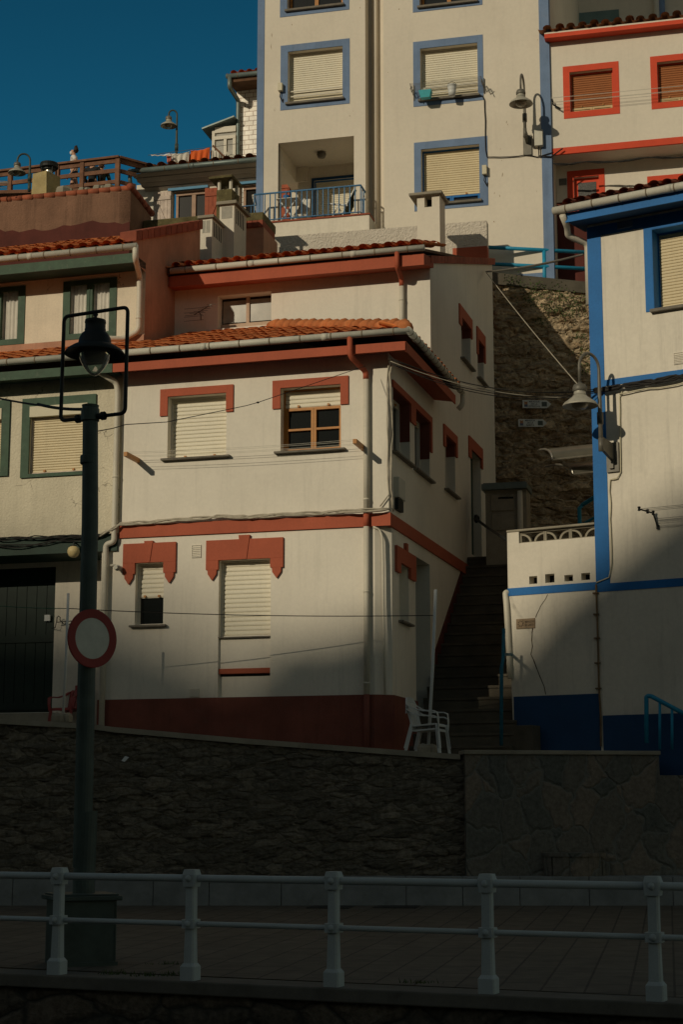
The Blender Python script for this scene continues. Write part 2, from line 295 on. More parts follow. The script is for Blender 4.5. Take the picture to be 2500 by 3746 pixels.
m_clad = rubble('large_clad_stone', (.12, .125, .11), (.22, .18, .14), (.17, .175, .155), 2.0, 1.5, .6, .04, .3, brightvar=.35)
m_reta = rubble('retaining_stone', (.24, .17, .1), (.52, .4, .26), (.4, .32, .21), 2.2, 4.6, 1.0, .11, .35, brightvar=.55)  # one stone colour for the whole retaining wall
m_dry = rubble('dry_stone', (.15, .1, .055), (.36, .25, .13), (.03, .025, .02), 2.2, 9., 1.0, .09, .2)
m_quay = rubble('quay_wall_stone', (.06, .055, .045), (.15, .12, .09), (.04, .04, .033), 1.6, 3., .8, .07, .2)
m_granite = mat('granite_block', (.22, .235, .235), .85, .2, 3, .3, 60, spot=.2)
m_pave = brick('paving_slabs', (.115, .1, .078), (.135, .116, .09), (.06, .052, .042), .8, .4, (0, 0, R(-10.7 + 90)), .012, .85, .25, .5, .5, .25)
m_whitetile = brick('white_wall_tiles', (.8, .76, .68), (.72, .66, .56), (.3, .2, .13), .3, .17, (R(90), 0, R(-14)), .012, .25, .5, .4)
m_leaf = mat('wall_plant_leaf', (.065, .095, .03), .7, .3, 8, 0, island=.45)
m_hill = mat('wooded_hill', (.05, .055, .03), .95, .3, .05, .5, .4, bdist=1.0)
m_earth = mat('dark_earth', (.08, .07, .055), .95, .3, .6, .3, 10)
m_step = mat('dark_stair_stone', (.1, .088, .066), .9, .25, 2.5, .4, 30, spot=.25)
m_kerb = mat('quay_kerb_stone', (.13, .12, .1), .85, .2, 3, .3, 60, spot=.3)
m_peel = mat('peeling_teal_paint', (.012, .13, .2), .6, .25, 12, .2, 60, spot=.5, spotcol=(.16, .15, .09))
m_hip = mat('weathered_hip_tile', (.5, .17, .06), .9, .2, 6, .6, 35, island=.15, spot=.3, spotcol=(.42, .28, .17))
m_door = mat('green_black_door', (.014, .028, .021), .6, .2, 3, .2, 40)
m_alu = mat('brushed_aluminium', (.5, .48, .42), .35, .1, 6, 0, metal=.8)
# ------------------------------------------------------------------ planes of the place
S16 = 16.0
A = Fr(at(d_(893, 1200), 30.5), S16)                    # street front of the white and the green house
S = Fr(A.O, S16 - 90)                                   # alley side of the white house (u runs uphill)
T2 = S.px(d_(988, 690))[0]                              # set-back of the upper storey
A2 = Fr(A.W(0, 0, -T2), S16); B2 = Fr(A.W(0, 0, -(T2 - 1.65)), S16)
BL = Fr(at(d_(1370, 1300), 31.0), 31.0)                 # blue house front
T = Fr(at(d_(850, 400), 43.0), 14.0)                    # tower block front
RH = Fr(T.W(0, 0, -.06), 14.0)                          # red trimmed house
Wf = Fr(at(r1(1480, 1100), 47.4), 14.0)                 # little white house on the hill
PK = Fr(at(r1(750, 1060), 41.0), 14.0)                  # brown-pink wall
SW = Fr(at(r3(315, 1405), 41.2), 13.0)                  # spatter parapet below the tower
RW = Fr(at(d_(1140, 640), 41.5), -2.0)                  # retaining wall at the end of the alley
QA = 24.0                                               # the quay edge runs at this angle
Q = Fr(atz(d_(763, 2263), 0), QA)
pz = lambda y: max(0, (y - 21.6) / 7.6 * .095)
def struct(mb, name, m, kind='structure', **k): return tag(mb.build(name, m, None, **k), kind=kind)
# ------------------------------------------------------------------ ground, quay, far hillside
b = MB(); b.quad((-400, -300, -2.6), (400, -300, -2.6), (400, 500, -2.6), (-400, 500, -2.6)); struct(b, 'ground', m_earth)
b = MB(); b.quad((-30, -40, -.02), (30, -40, -.02), (30, 3, -.02), (-30, 3, -.02)); b.quad((-30, 3, -2.6), (30, 3, -2.6), (30, 3, -.02), (-30, 3, -.02)); struct(b, 'near_quay', m_earth)
L_, R_ = -16, 16
b = MB()                                                # pavement between quay kerb and ledge
n = 12; rows = []
for i in range(n + 1):
    k = i / n; row = []
    for uu in (L_, R_):
        f = Q.W(uu, 0, -.34); e = Vector((f.x, 29.2, 0)); p = f.lerp(e, k); p.z = pz(p.y) - .004; row.append(p)
    rows.append(row)
for i in range(n): b.quad(rows[i][0], rows[i][1], rows[i + 1][1], rows[i + 1][0])
struct(b, 'pavement', m_pave)
b = MB(); b.box(Q, L_, R_, -.13, 0, -.34, .13); struct(b, 'quay_kerb', m_kerb, bevel=.015)
b = MB(); b.box(Q, L_, R_, -2.62, -.13, -.34, .06); struct(b, 'quay_wall', m_quay)
def make_hill(points, D0, left, right, depth, seed):      # unseen wooded hills behind the camera, ridges shaped so their shade climbs the lower walls
    ex = Vector((math.cos(R(SUN_AZ)), -math.sin(R(SUN_AZ)), 0)); h = Vector((SUN.x, SUN.y, 0)).normalized(); ce = math.cos(R(SUN_EL)); fwd = D0 * ce - 23.25; prof = []
    for fr, p in points: q = fr.P(p); q = q + SUN * ((fwd - q.dot(h)) / ce); prof.append((q.dot(ex), q.z))
    prof.sort(); full = [(prof[0][0] + dx, prof[0][1] + dz) for dx, dz in left] + prof + [(prof[-1][0] + dx, prof[-1][1] + dz) for dx, dz in right]
    def ridge(x):
        for (x0, z0), (x1, z1) in zip(full, full[1:]):
            if x0 <= x <= x1: return z0 + (z1 - z0) * (x - x0) / max(x1 - x0, 1e-6)
        return full[-1][1]
    xs = sorted({f[0] for f in full} | {x * .5 for x in range(-120, 120) if full[0][0] < x * .5 < full[-1][0]} | {float(x) for x in range(-420, 421, 12) if full[0][0] < x < full[-1][0]}); vs = []; NR = 9; m_ = NR + 4; b = MB()
    for x in xs:
        for j in range(m_):
            k = min(j / NR, 1); zz = ridge(x); p = h * (fwd - depth * (1 - k) + max(0, j - NR) * depth * .2) + ex * x; z = -2.6 + (zz + 2.6) * (1 - (1 - k) ** 1.1) - max(0, j - NR) * zz * .12
            if j < NR: z += 2.0 * noise.noise(Vector((x * .06, j * .7, seed))) * (1 - k)
            else: z += .12 * noise.noise(Vector((x * .9, j * 2., seed)))
            vs.append(Vector((p.x, p.y, z)))
    b.add(vs, [(i * m_ + j, (i + 1) * m_ + j, (i + 1) * m_ + j + 1, i * m_ + j + 1) for i in range(len(xs) - 1) for j in range(m_ - 1)]); struct(b, 'hill', m_hill, smooth=True)
make_hill([(A, r7(-500, 440)), (A, r7(300, 500)), (A, r7(690, 590)), (A, r7(1250, 800)), (A, r8(170, 990)), (A, r8(880, 1150)), (BL, r9(560, 1250)), (BL, r9(1568, 1300))], 270., [(-320, -40), (-180, -6), (-90, -14), (-25, 2)], [(12, 0), (60, 6), (140, 10), (300, -20)], 120., 3.)
make_hill([(A, r7(690, 1900)), (A, r8(60, 1300)), (A, r8(330, 1000)), (A, r8(430, 890)), (A, r8(620, 930)), (A, r8(880, 850)), (BL, r9(500, 960)), (BL, r9(600, 840)), (BL, r9(700, 720)), (BL, r9(850, 600)), (BL, r9(1000, 470)), (BL, r9(1230, 290)), (BL, r9(1568, 10))], 115., [(-90, -42), (-40, -20), (-12, -5)], [(6, 3), (25, 8), (70, 10), (150, -10), (230, -40)], 45., 7.)
b = MB()                                                # the village hillside behind the houses, in terraces
b.hexa([Vector(p) for p in ((-40, 42.2, -2.6), (40, 42.2, -2.6), (40, 42.2, 13.6), (-40, 42.2, 13.6), (-40, 90, -2.6), (40, 90, -2.6), (40, 90, 15.6), (-40, 90, 15.6))])
struct(b, 'hillside', m_earth)
# ------------------------------------------------------------------ ledge and terrace walls
b = MB(); lw = 1.2; x = -11.0
while x < 12: b.hexa([Vector(p) for p in ((x, 29.1, .05), (x + lw - .008, 29.1, .05), (x + lw - .008, 29.1, .56), (x, 29.1, .56), (x, 30.2, .05), (x + lw - .008, 30.2, .05), (x + lw - .008, 30.2, .56), (x, 30.2, .56))]); x += lw; lw = random.uniform(.9, 1.5)
single(b, 'stone_ledge', m_granite, 'long low granite block ledge along the back of the pavement', 'ledge', bevel=.012)
def relief(fr, u0, u1, ztop, z0, nu, nz, amp, sc_, seed, off=0, back=.5):
    b = MB(); vs = []
    for j in range(nz + 1):
        for i in range(nu + 1):
            u = u0 + (u1 - u0) * i / nu; zt = ztop(u) if callable(ztop) else ztop; z = z0 + (zt - z0) * j / nz; p = Vector((u * sc_[0], seed, z * sc_[1]))
            d1, pp = noise.voronoi(p); dd = (d1[1] - d1[0]); hgt = amp * (min(dd * 2.2, 1) * .7 + .6 * noise.noise(p * 2.3) + .3 * noise.noise(p * 6.)) + amp * .6 * noise.cell(pp[0] * 3.)
            vs.append(fr.W(u, z, off + hgt))
    b.add(vs, [(j * (nu + 1) + i, j * (nu + 1) + i + 1, (j + 1) * (nu + 1) + i + 1, (j + 1) * (nu + 1) + i) for j in range(nz) for i in range(nu)])
    if back:
        t = [vs[nz * (nu + 1) + i] for i in range(nu + 1)]; k = len(b.v); b.v += [q - fr.n * back for q in t]
        o = k - (nu + 1)
        for i in range(nu): b.f.append([o + i, o + i + 1, k + i + 1, k + i]); b.m.append(0)
    return b
TW = Fr((0, 29.5, 0), 0)
tl = [TW.px(p) for p in (r7(-400, 1400), r7(0, 1445), r7(580, 1478), r7(720, 1498), r7(1568, 1572), r8(1200, 1648), r8(1540, 1672))]
def ttop(u):
    for (a, b_), (c, d) in zip(tl, tl[1:]):
        if a <= u <= c: return b_ + (d - b_) * (u - a) / (c - a)
    return tl[0][1] if u < tl[0][0] else tl[-1][1]
tw = thing('terrace_wall', 'dark rubble stone terrace wall with a sloping concrete lip under the houses', 'wall', (0, 29.5, .56))
relief(TW, tl[0][0] - 7, tl[-1][0] + .3, lambda u: ttop(u) - .09, .5, 260, 70, .04, (2.0, 4.4), 3.).build('masonry', m_terra, tw)
b = MB(); us = [tl[0][0] - 7] + [t[0] for t in tl]
for a_, c_ in zip(us, us[1:]): b.hexa([TW.W(a_, ttop(a_) - .09, .07), TW.W(c_, ttop(c_) - .09, .07), TW.W(c_, ttop(c_), .07), TW.W(a_, ttop(a_), .07), TW.W(a_, ttop(a_) - .09, -.4), TW.W(c_, ttop(c_) - .09, -.4), TW.W(c_, ttop(c_), -.4), TW.W(a_, ttop(a_), -.4)])
b.build('concrete_lip', m_concrete, tw)
CW = Fr(at(r12(200, 775), 29.35), -6.0)
c0 = CW.px(r9(180, 1645))[0]; c1 = CW.px(r9(1415, 1608))[0]; ct = CW.px(r9(180, 1645))[1]; c2 = c1 + 7; cl = CW.px(r12(1500, 150))[1]
cw = thing('clad_wall', 'wall of big flat stones with pale joints at the lower right', 'wall', CW.W(c0, .5, 0))
b = MB(); b.box(CW, c0, c1, .3, ct - .07, -.45, 0); b.box(CW, c1, c2, .3, cl, -.45, -.003); b.build('cladding', m_clad, cw)
b = MB(); b.box(CW, c0 - .03, c1 + .02, ct - .07, ct, -.5, .04); b.build('coping', m_concrete, cw, bevel=.01)
# low round masonry trough at its foot
p0 = CW.px(r12(705, 775), .35); p1_ = CW.px(r12(1105, 775), .35); zt_ = CW.px(r12(900, 645), .35)[1]
tr = thing('stone_trough', 'low rounded stone trough at the foot of the clad wall', 'trough', CW.W((p0[0] + p1_[0]) / 2, .56, 0))
b = MB(); um = (p0[0] + p1_[0]) / 2; hw = (p1_[0] - p0[0]) / 2
def half(b, rx, ry, z0, z1, a_, c_, n=6):
    for i in range(n):
        q = [(um - rx * math.cos(R(a)), ry * math.sin(R(a))) for a in (a_ + (c_ - a_) * i / n, a_ + (c_ - a_) * (i + 1) / n)]
        b.add([CW.W(u, z, o) for z in (z0, z1) for u, o in ((um, -.05), q[0], q[1])], [(3, 4, 5), (1, 2, 5, 4)])
for i in range(5): half(b, hw * (1 - .02 * (i % 2)), .42, .55, zt_ - .06, 36 * i + .6, 36 * i + 35.4, 3)
b.build('stones', m_clad, tr)
b = MB(); half(b, hw * 1.03, .45, zt_ - .06, zt_, 0, 180, 14); b.build('rim', m_clad, tr)
# terrace path between wall and houses, and the alley stairs
b = MB(); uu = [tl[0][0] - 7] + [t[0] for t in tl]
for a_, c_ in zip(uu, uu[1:]): b.quad(TW.W(a_, ttop(a_) - .012, -.35), TW.W(c_, ttop(c_) - .012, -.35), TW.W(c_, ttop(c_) - .012, -6), TW.W(a_, ttop(a_) - .012, -6))
xe = CW.W(c1, 0, 0).x; b.quad(TW.W(tl[-1][0], ttop(9) - .012, -.2), TW.W(xe, ttop(9) - .012, -.3), TW.W(xe, ttop(9) - .012, -3), TW.W(tl[-1][0], ttop(9) - .012, -4))
struct(b, 'terrace_path', m_concrete)
zst = ttop(99) - .012; RISE, RUN, T0 = .24, .31, 1.3
b = MB()
for i in range(19):
    t0 = T0 + i * RUN; z1 = zst + (i + 1) * RISE; ox = 1.93 if t0 < 2.3 else 3.4; b.box(S, t0, T0 + 19 * RUN + .02 * i, z1 - RISE, z1 - .05, .02, ox); b.box(S, t0 - .025, T0 + 19 * RUN + .02 * i, z1 - .05, z1, .02, ox)
ztopst = zst + 19 * RISE; b.box(S, T0 + 19 * RUN, 12, ztopst - .4, ztopst, .02, 6)
struct(b, 'stone_stairs', m_step)
# ------------------------------------------------------------------ quay railing
rl = thing('quay_railing', 'pale painted iron railing with square posts along the quay edge', 'railing', Q.W(0, 0, 0))
us = [Q.px(d_(x, y))[0] for x, y in ((130, 2233), (435, 2250), (763, 2263), (1120, 2276), (1508, 2288))]; stp = (us[-1] - us[0]) / 4; us = [us[0] + stp * i for i in range(-3, 7)]
for u in us:
    p = Q.W(u, 0, 0); b = MB(); sq = 2 ** .5 / 2
    def fru(w0, z0, w1, z1, ch=.3):
        vs = []
        for w_, z in ((w0, z0), (w1, z1)):
            c_ = w_ * ch
            for x_, y_ in ((-w_, -w_ + c_), (-w_ + c_, -w_), (w_ - c_, -w_), (w_, -w_ + c_), (w_, w_ - c_), (w_ - c_, w_), (-w_ + c_, w_), (-w_, w_ - c_)): vs.append(Q.W(u + x_, z, -y_))
        b.add(vs, [(k, (k + 1) % 8, 8 + (k + 1) % 8, 8 + k) for k in range(8)] + [list(range(8))[::-1], list(range(8, 16))])
    fru(.078, 0, .078, .13, .15); fru(.078, .13, .058, .16, .2); fru(.055, .16, .048, .47); fru(.048, .47, .047, .9); fru(.066, .885, .07, .925, .2); fru(.07, .925, .074, 1.0, .18); fru(.074, 1.0, .06, 1.05, .2)
    fru(.072, .49, .072, .575, .2)
    for z in (.965, .532): b.lathe(Q.W(u, z, .07), [(.034, 0), (.03, .012), (.016, .022), (0, .026)], 10, Q.n)
    b.build('post', m_rail, rl)
for nm, z, r_ in (('top_rail', .965, .036), ('lower_rail', .532, .026)):
    b = MB(); b.tube([Q.W(us[0] - 1, z, 0), Q.W(us[-1] + 1, z, 0)], r_, 14); b.build(nm, m_rail, rl, smooth=True)
# ------------------------------------------------------------------ tall lamp with its hoop, the sign on it and the box at its foot
LY = 18.8; lp = at(d_(188, 2180), LY); lx = lp.x
ptop = at(d_(207, 932), LY); psgn = at(r7(540, 933), LY)
lamp = thing('harbour_lamp', 'tall dark iron lamp post with a square hoop holding a pointed glass lantern', 'street lamp', Vector((lx, LY, pz(LY))))
b = MB(); b.tube([Vector((lx, LY, 0)), Vector((lx, LY, .9)), Vector((lx + .02, LY, 1.6)), at(d_(188, 1990), LY), at(d_(206, 1200), LY), ptop], [.125, .12, .112, .104, .093, .086], 20)
b.lathe(ptop - Vector((0, 0, .02)), [(.09, -.16), (.105, -.15), (.105, -.02), (.092, 0), (.098, .03), (0, .04)], 20)
b.lathe(ptop - Vector((0, 0, .62)), [(.09, -.05), (.1, -.04), (.1, .04), (.09, .05)], 20); b.build('pole', m_pole, lamp, smooth=False)
hc = at(r4(577, 1085), LY); HF = Fr((hc.x, hc.y, 0), 26); cth = math.cos(R(26)); k_ = LY / FPX / 1.7422 * 1.02
def hp(x, y): return HF.P(r4(x, y))
hl, hr = HF.px(r4(398, 780))[0], HF.px(r4(806, 750))[0]; zb_ = HF.px(r4(610, 1088))[1]; zt2 = HF.px(r4(608, 420))[1]; hl2, hr2 = HF.px(r4(386, 1090))[0], HF.px(r4(797, 1060))[0]
b = MB(); b.tube(rounded([HF.W(0, zb_, 0), HF.W(hl2, zb_, 0), HF.W(hl, zt2, 0), HF.W(hr, zt2, 0), HF.W(hr2, zb_, 0), HF.W(0, zb_, 0)], .07, 6), .022, 10)
for sg in (-1, 1): b.tube([HF.W(sg * .08, zb_, 0), HF.W(sg * .19, zb_, 0)], .036, 12); b.lathe(HF.W(sg * .17, zb_, 0), [(.036, -.03), (.05, -.02), (.05, .02), (.036, .03)], 12, HF.u)
b.build('hoop', m_black, lamp, smooth=True)
gc = HF.W((hl + hr) / 2, zt2, 0); s_ = k_
b = MB(); b.lathe(gc, [(.012, -.01), (.03, -.03), (.016, -.06), (.03, -.075), (.03, -.09), (.118, -.1), (.122, -.13), (.116, -.14), (.116, -.2), (.122, -.21), (.118, -.235), (.15, -.26), (.178, -.31), (.188, -.37), (.2, -.39), (.25, -.41), (.31, -.45), (.34, -.49), (.342, -.5), (.3, -.48), (.2, -.44), (.18, -.4), (0, -.38)], 32); b.build('lantern_head', m_black, lamp, smooth=True)
m_clear = glass('clear_lantern_glass', .2, .28)
b = MB(); b.lathe(gc, [(.182, -.41), (.186, -.46), (.178, -.52), (.155, -.59), (.115, -.66), (.07, -.715), (.03, -.745), (0, -.752)], 28); b.build('glass_bulb', m_clear, lamp, smooth=True)
# sign
sn = thing('road_sign', 'round white no vehicles sign with red rim clamped to the lamp post', 'road sign', psgn - Vector((0, .15, .35)))
SF = Fr((0, 0, 0), -43); cc = at(r7(585, 933), LY - .16); ax = SF.n; hh = .315
b = MB(); b.lathe(cc, [(hh, -.012), (hh + .006, -.004), (hh + .006, .012), (hh, .014), (hh * .715, .012), (hh * .71, .006)], 48, ax); b.build('red_rim', mat('sign_red', (.26, .022, .02), .5, .08, 3, 0), sn, smooth=False)
b = MB(); b.lathe(cc, [(hh * .715, .008), (0, .009)], 48, ax); b.build('white_face', mat('sign_face', (.58, .57, .5), .55, .12, 5, 0, spot=.2, spotcol=(.35, .35, .3)), sn)
b = MB(); b.lathe(cc, [(hh, -.012), (0, -.012)], 40, ax); b.bar(cc - ax * .02 + Vector((0, 0, .12)), cc - ax * .14 + Vector((-.02, .02, .12)), .05, .03); b.bar(cc - ax * .02 - Vector((0, 0, .12)), cc - ax * .14 - Vector((.02, -.02, .12)), .05, .03); b.build('bracket', m_alu, sn)
# planter box round the foot
bx = at(d_(180, 2190), LY - .1); bz = pz(LY)
pb = thing('post_box', 'dark square metal box around the foot of the lamp post', 'planter', (bx.x, LY, bz))
XF = Fr((bx.x, LY, 0), -22); b = MB(); b.box(XF, -.31, .31, bz, bz + .68, -.31, .31)
for k in (-.31, .29): b.box(XF, k, k + .02, bz + .02, bz + .66, .31, .318)
b.box(XF, -.33, .33, bz, bz + .05, .311, .33); b.build('casing', m_pole, pb, bevel=.01)
b = MB(); b.box(XF, -.36, .36, bz + .68, bz + .73, -.36, .36); b.box(XF, -.33, .33, bz + .73, bz + .75, -.33, .33); b.build('rim', m_pole, pb, bevel=.012)
# covers in the pavement
cv = mat('cast_iron_cover', (.04, .038, .034), .7, .2, 10, .4, 60)
PF = Fr((0, 0, 0), 9.3)
for px_, lab, w_, l_ in ((r10(930, 1352), 'square iron cover in the paving between the two left railing posts', .5, .5), (r10(1330, 1290), 'square iron cover in the paving behind the second railing post', .6, .55), (r11(720, 988), 'dark drain cover at the ledge foot behind the middle railing post', .7, .8), (r11(1140, 986), 'dark drain cover at the ledge foot right of the middle railing post', .7, .8)):
    q = atz(px_, .0); 
    for _ in range(6): q = atz(px_, pz(q.y))
    z = pz(q.y); b = MB(); c_ = Vector((q.x, q.y, z))
    e1 = PF.u * w_ / 2; e2 = -PF.n * l_ / 2; b.hexa([c_ - e1 - e2 - Vector((0, 0, .03)), c_ + e1 - e2 - Vector((0, 0, .03)), c_ + e1 - e2 + Vector((0, 0, .004)), c_ - e1 - e2 + Vector((0, 0, .004)), c_ - e1 + e2 - Vector((0, 0, .03)), c_ + e1 + e2 - Vector((0, 0, .03)), c_ + e1 + e2 + Vector((0, 0, .004)), c_ - e1 + e2 + Vector((0, 0, .004))])
    single(b, 'pavement_cover', cv, lab, 'manhole cover', 'covers set in the pavement')
b = MB(); q = TW.P(r10(795, 46), .12); b.quad(q + Vector((-.06, 0, -.03)), q + Vector((0, -.01, -.05)), q + Vector((.07, .01, .03)), q + Vector((0, .02, .05))); single(b, 'paper_scrap', m_wplastic, 'small white scrap of paper stuck on the rubble wall', 'litter')
# weeds at the quay edge
random.seed(5); b = MB()
for px_ in (r10(720, 1418), r10(960, 1430), r10(1100, 1425), r10(1060, 1362), r11(1290, 1480)):
    q = atz(px_, 0)
    for i in range(40):
        a = random.uniform(0, 6.28); r_ = random.uniform(0, .14); o_ = q + Vector((math.cos(a) * r_ * 1.6, math.sin(a) * r_ * .6, 0)); h = random.uniform(.02, .06); t = Vector((random.uniform(-.03, .03), random.uniform(-.03, .03), h))
        b.quad(o_ + Vector((-.006, 0, 0)), o_ + Vector((.006, 0, 0)), o_ + t)
struct(b, 'weeds', m_leaf, 'stuff')
# ------------------------------------------------------------------ window builder
def ears(b, fr, uo0, uo1, zt, ui0, ui1, zi, ze, o=.035):     # lintel band with two short ears
    b.box(fr, uo0, ui0, ze, zi, -.02, o); b.box(fr, uo0, uo1, zi, zt, -.02, o); b.box(fr, ui1, uo1, ze, zi, -.02, o)
def ring(b, fr, o4, i4, o=.03):
    a, c, d, e = o4; f, g, h, k = i4
    b.box(fr, a, f, d, e, -.02, o); b.box(fr, g, c, d, e, -.02, o); b.box(fr, f, g, k, e, -.02, o); b.box(fr, f, g, d, h, -.02, o)
def window(root, fr, r, depth=.2, sh=1.0, shm=None, pitch=.05, frm=None, pane=None, sill=None, sill_ext=.1, sash=None, vbar=True, hbars=0, sillo=.1, pin=True, silldz=.04, box=0.):
    u0, u1, z0, z1 = r; frm = frm or m_pipe; o = -depth
    b = MB(); w_ = .035; b.box(fr, u0 + .002, u0 + w_, z0 + .002, z1 - .002, o - .06, o + .02); b.box(fr, u1 - w_, u1 - .002, z0 + .002, z1 - .002, o - .06, o + .02); b.box(fr, u0 + w_, u1 - w_, z1 - w_, z1 - .002, o - .06, o + .02); b.box(fr, u0 + w_, u1 - w_, z0 + .002, z0 + w_, o - .06, o + .02)
    b.quad(fr.W(u0, z0, o - .3), fr.W(u1, z0, o - .3), fr.W(u1, z1, o - .3), fr.W(u0, z1, o - .3))
    win = b.build('window', [frm], root); ORG[win.name] = ORG[root.name]
    zs = z1 - (z1 - z0) * sh
    if sh > 0:
        b = MB(); b.roller(fr, u0 + w_, u1 - w_, max(zs, z0 + .03), z1 - w_, o - .01, pitch)
        if pin:
            for k in (.25, .75): b.mi = 1; q = u0 + (u1 - u0) * k; b.box(fr, q - .02, q + .02, max(zs, z0 + .03) + .01, max(zs, z0 + .03) + .05, o, o + .035); b.mi = 0
        b.build('roller_shutter', [shm or m_shut, m_ochre], win)
    if sh < .99:
        b = MB(); b.quad(fr.W(u0 + w_, z0 + w_, o - .05), fr.W(u1 - w_, z0 + w_, o - .05), fr.W(u1 - w_, zs, o - .05), fr.W(u0 + w_, zs, o - .05)); b.build('pane', pane or m_glassd, win)
        if sash:
            b = MB(); um = (u0 + u1) / 2; q = .05
            for a, c in ((u0 + w_, um), (um, u1 - w_)):
                b.box(fr, a + .003, a + q, z0 + w_, zs, o - .045, o + .01); b.box(fr, c - q, c - .003, z0 + w_, zs, o - .045, o + .01); b.box(fr, a + q, c - q, z0 + w_, z0 + w_ + q, o - .045, o + .01); b.box(fr, a + q, c - q, zs - q, zs, o - .045, o + .01)
                for i in range(hbars): zz = z0 + w_ + (zs - z0 - w_) * (i + 1) / (hbars + 1); b.box(fr, a + q, c - q, zz - .02, zz + .02, o - .043, o + .006)
            b.build('sash', sash, win)
    if sill:
        b = MB(); b.box(fr, u0 - sill_ext, u1 + sill_ext, z0 - silldz, z0 - .001, -depth, sillo); b.build('sill', sill, win, bevel=.006)
    return win
def gutter(root, P, q, r=.065, m=None, clips=.62, name='gutter'):
    P = Vector(P); q = Vector(q); b = MB(); b.tube([P, q], r, 14); n = max(1, int((q - P).length / clips)); b.mi = 1; t = (q - P).normalized()
    for i in range(n + 1): c = P.lerp(q, (i + .5) / (n + 1)); b.tube([c - t * .012, c + t * .012], r + .006, 14)
    b.mi = 0
    for i in range(2): c = P.lerp(q, .33 + .4 * i); b.tube([c - t * .06, c + t * .06], r + .004, 14)
    return b.build(name, [m or m_gutter, m_gclip], root, smooth=True)
def downpipe(root, pts, r=.045, m=None, clips=(), name='downpipe', seg=None):
    b = MB(); b.tube(rounded(pts, .1, 5), r, 12)
    for c in clips: b.tube([Vector(c) - Vector((0, 0, .015)), Vector(c) + Vector((0, 0, .015))], r + .008, 12)
    o = b.build(name, m or m_pipe, root, smooth=True); return o
# ------------------------------------------------------------------ the white house with red trim
wh = thing('white_house', 'white rendered house with brick red bands and two tiers of orange tiled roof', 'house', A.W(-3, zst, 0))
uL1 = A.px(r4(772, 1300))[0]; uL0 = A.px(r7(636, 900))[0]; uR = 0.0
zpl = A.px(r8(930, 1292))[1]; zb0 = A.px(r8(930, 222))[1]; zb1 = A.px(r8(930, 140))[1]; zfa0 = A.px(r5(820, 690), .45)[1]; zfa1 = zfa0 + .165; zeave = A.px(r5(1190, 560), .5)[1]
wA = A.rect(r4(1072, 962), r4(1440, 1335)); wB = A.rect(r5(397, 908), r5(780, 1290))
gA = A.rect(r7(865, 455), r7(1038, 845)); gB = A.rect(r7(1397, 437), r8(327, 1308)); gB = (gB[0], gB[1], zpl + .01, gB[3])
CH = .27; CHB = .2                                        # chamfered corner of the ground floor
b = MB(); b.wall(A, uL1, 0, zb0 + .1, zfa0 + .12, [wA, wB], .22); b.wall(A, uL0, -CH, zst - .8, zb0 + .1, [gA, gB], .16)
b.build('front_wall', m_white, wh)
b = MB(); b.quad(A.W(-CH, zst - .8), A.W(0, zst - .8, -CHB), A.W(0, zb0 + .02, -CHB), A.W(-CH, zb0 + .02)); b.quad(A.W(-CH, zb0 + .02, 0), A.W(0, zb0 + .02, -CHB), A.W(0, zb0 + .02, 0))
b.build('chamfered_corner', m_white, wh)
# side wall along the alley
sE = S.px(d_(1135, 900))[0]; zrB = S.px(d_(1133, 600), .02)[1]; zrF = S.px(d_(976, 575), .02)[1]
sl_ = lambda u: zrF + (zrB - zrF) * (u - T2) / (sE - T2)
H1 = S.rect(r5(1112, 903), r5(1222, 1395)); H2 = S.rect(r5(1250, 1030), r5(1348, 1478)); H2 = (H2[0], H2[1], H1[2], H1[3])
H3 = S.rect(r6(50, 1200), r6(118, 1600)); H4 = S.rect(r6(213, 1295), r9(288, 442)); H5 = S.rect(r6(153, 455), r6(216, 785)); H6 = S.rect(r6(257, 585), r6(300, 850))
H6 = (H6[0], H6[1], H5[2], H5[3])
G1 = S.rect(r8(1150, 450), r8(1215, 845)); G2 = S.rect(r8(1255, 408), r8(1358, 1640)); G2 = (G2[0], G2[1], zst + .9, G2[3])
zs_t = zb1 + .02
b = MB(); b.wall(S, CHB, G2[1] + .4, zst - 1, zb1 - .06, [G1, G2], .35); b.wall(S, G2[1] + .4, sE, zst - 1, zb1 - .06)
b.wall(S, 0, T2, zb1 - .06, zfa0 + .3, [h for h in (H1, H2) if h[1] < T2 + .01] or [], .2)
hh_ = [h for h in (H1, H2, H3, H4) if h[0] >= T2 - .01]
for h in (H1, H2, H3, H4): print('hole', [round(x, 2) for x in h], 'T2', round(T2, 2))
b.wall(S, T2, sE, zb1 - .06, zfa0 + .3, hh_, .2); b.wall(S, T2, sE, zfa0 + .3, zrF, [H5, H6], .2, ztop=sl_)
b.build('side_wall', m_white, wh)
b = MB(); b.quad(S.W(sE, zst - 1), A.W(uL1, zst - 1, -sE), A.W(uL1, zrB, -sE), S.W(sE, zrB)); b.build('back_wall', m_white, wh)
# plinth and bands
b = MB(); b.box(A, uL0 - .01, gB[0], zst - .8, zpl, -.02, .035); b.box(A, gB[0], gB[1], zst - .8, zpl, -.02, .034); b.box(A, gB[1], -CH, zst - .8, zpl, -.02, .035)
c1_ = [A.W(-CH, 0, .035), A.W(.035, 0, -CHB), A.W(0, 0, -CHB - .02), A.W(-CH, 0, -.02)]; b.hexa([q + Vector((0, 0, zst - .8)) for q in c1_] + [q + Vector((0, 0, zpl)) for q in c1_])
b.box(S, CHB, G2[0], zst - .8, zpl, -.02, .035); b.build('plinth', m_redw, wh)
b = MB(); b.box(A, uL1 + .005, .04, zb0, zb1, -.03, .04); b.build('floor_band', m_red, wh)
b = MB(); b.box(S, .041, H4[0] - .02, zb0, zb1, -.03, .04); b.build('floor_band', m_red, wh)
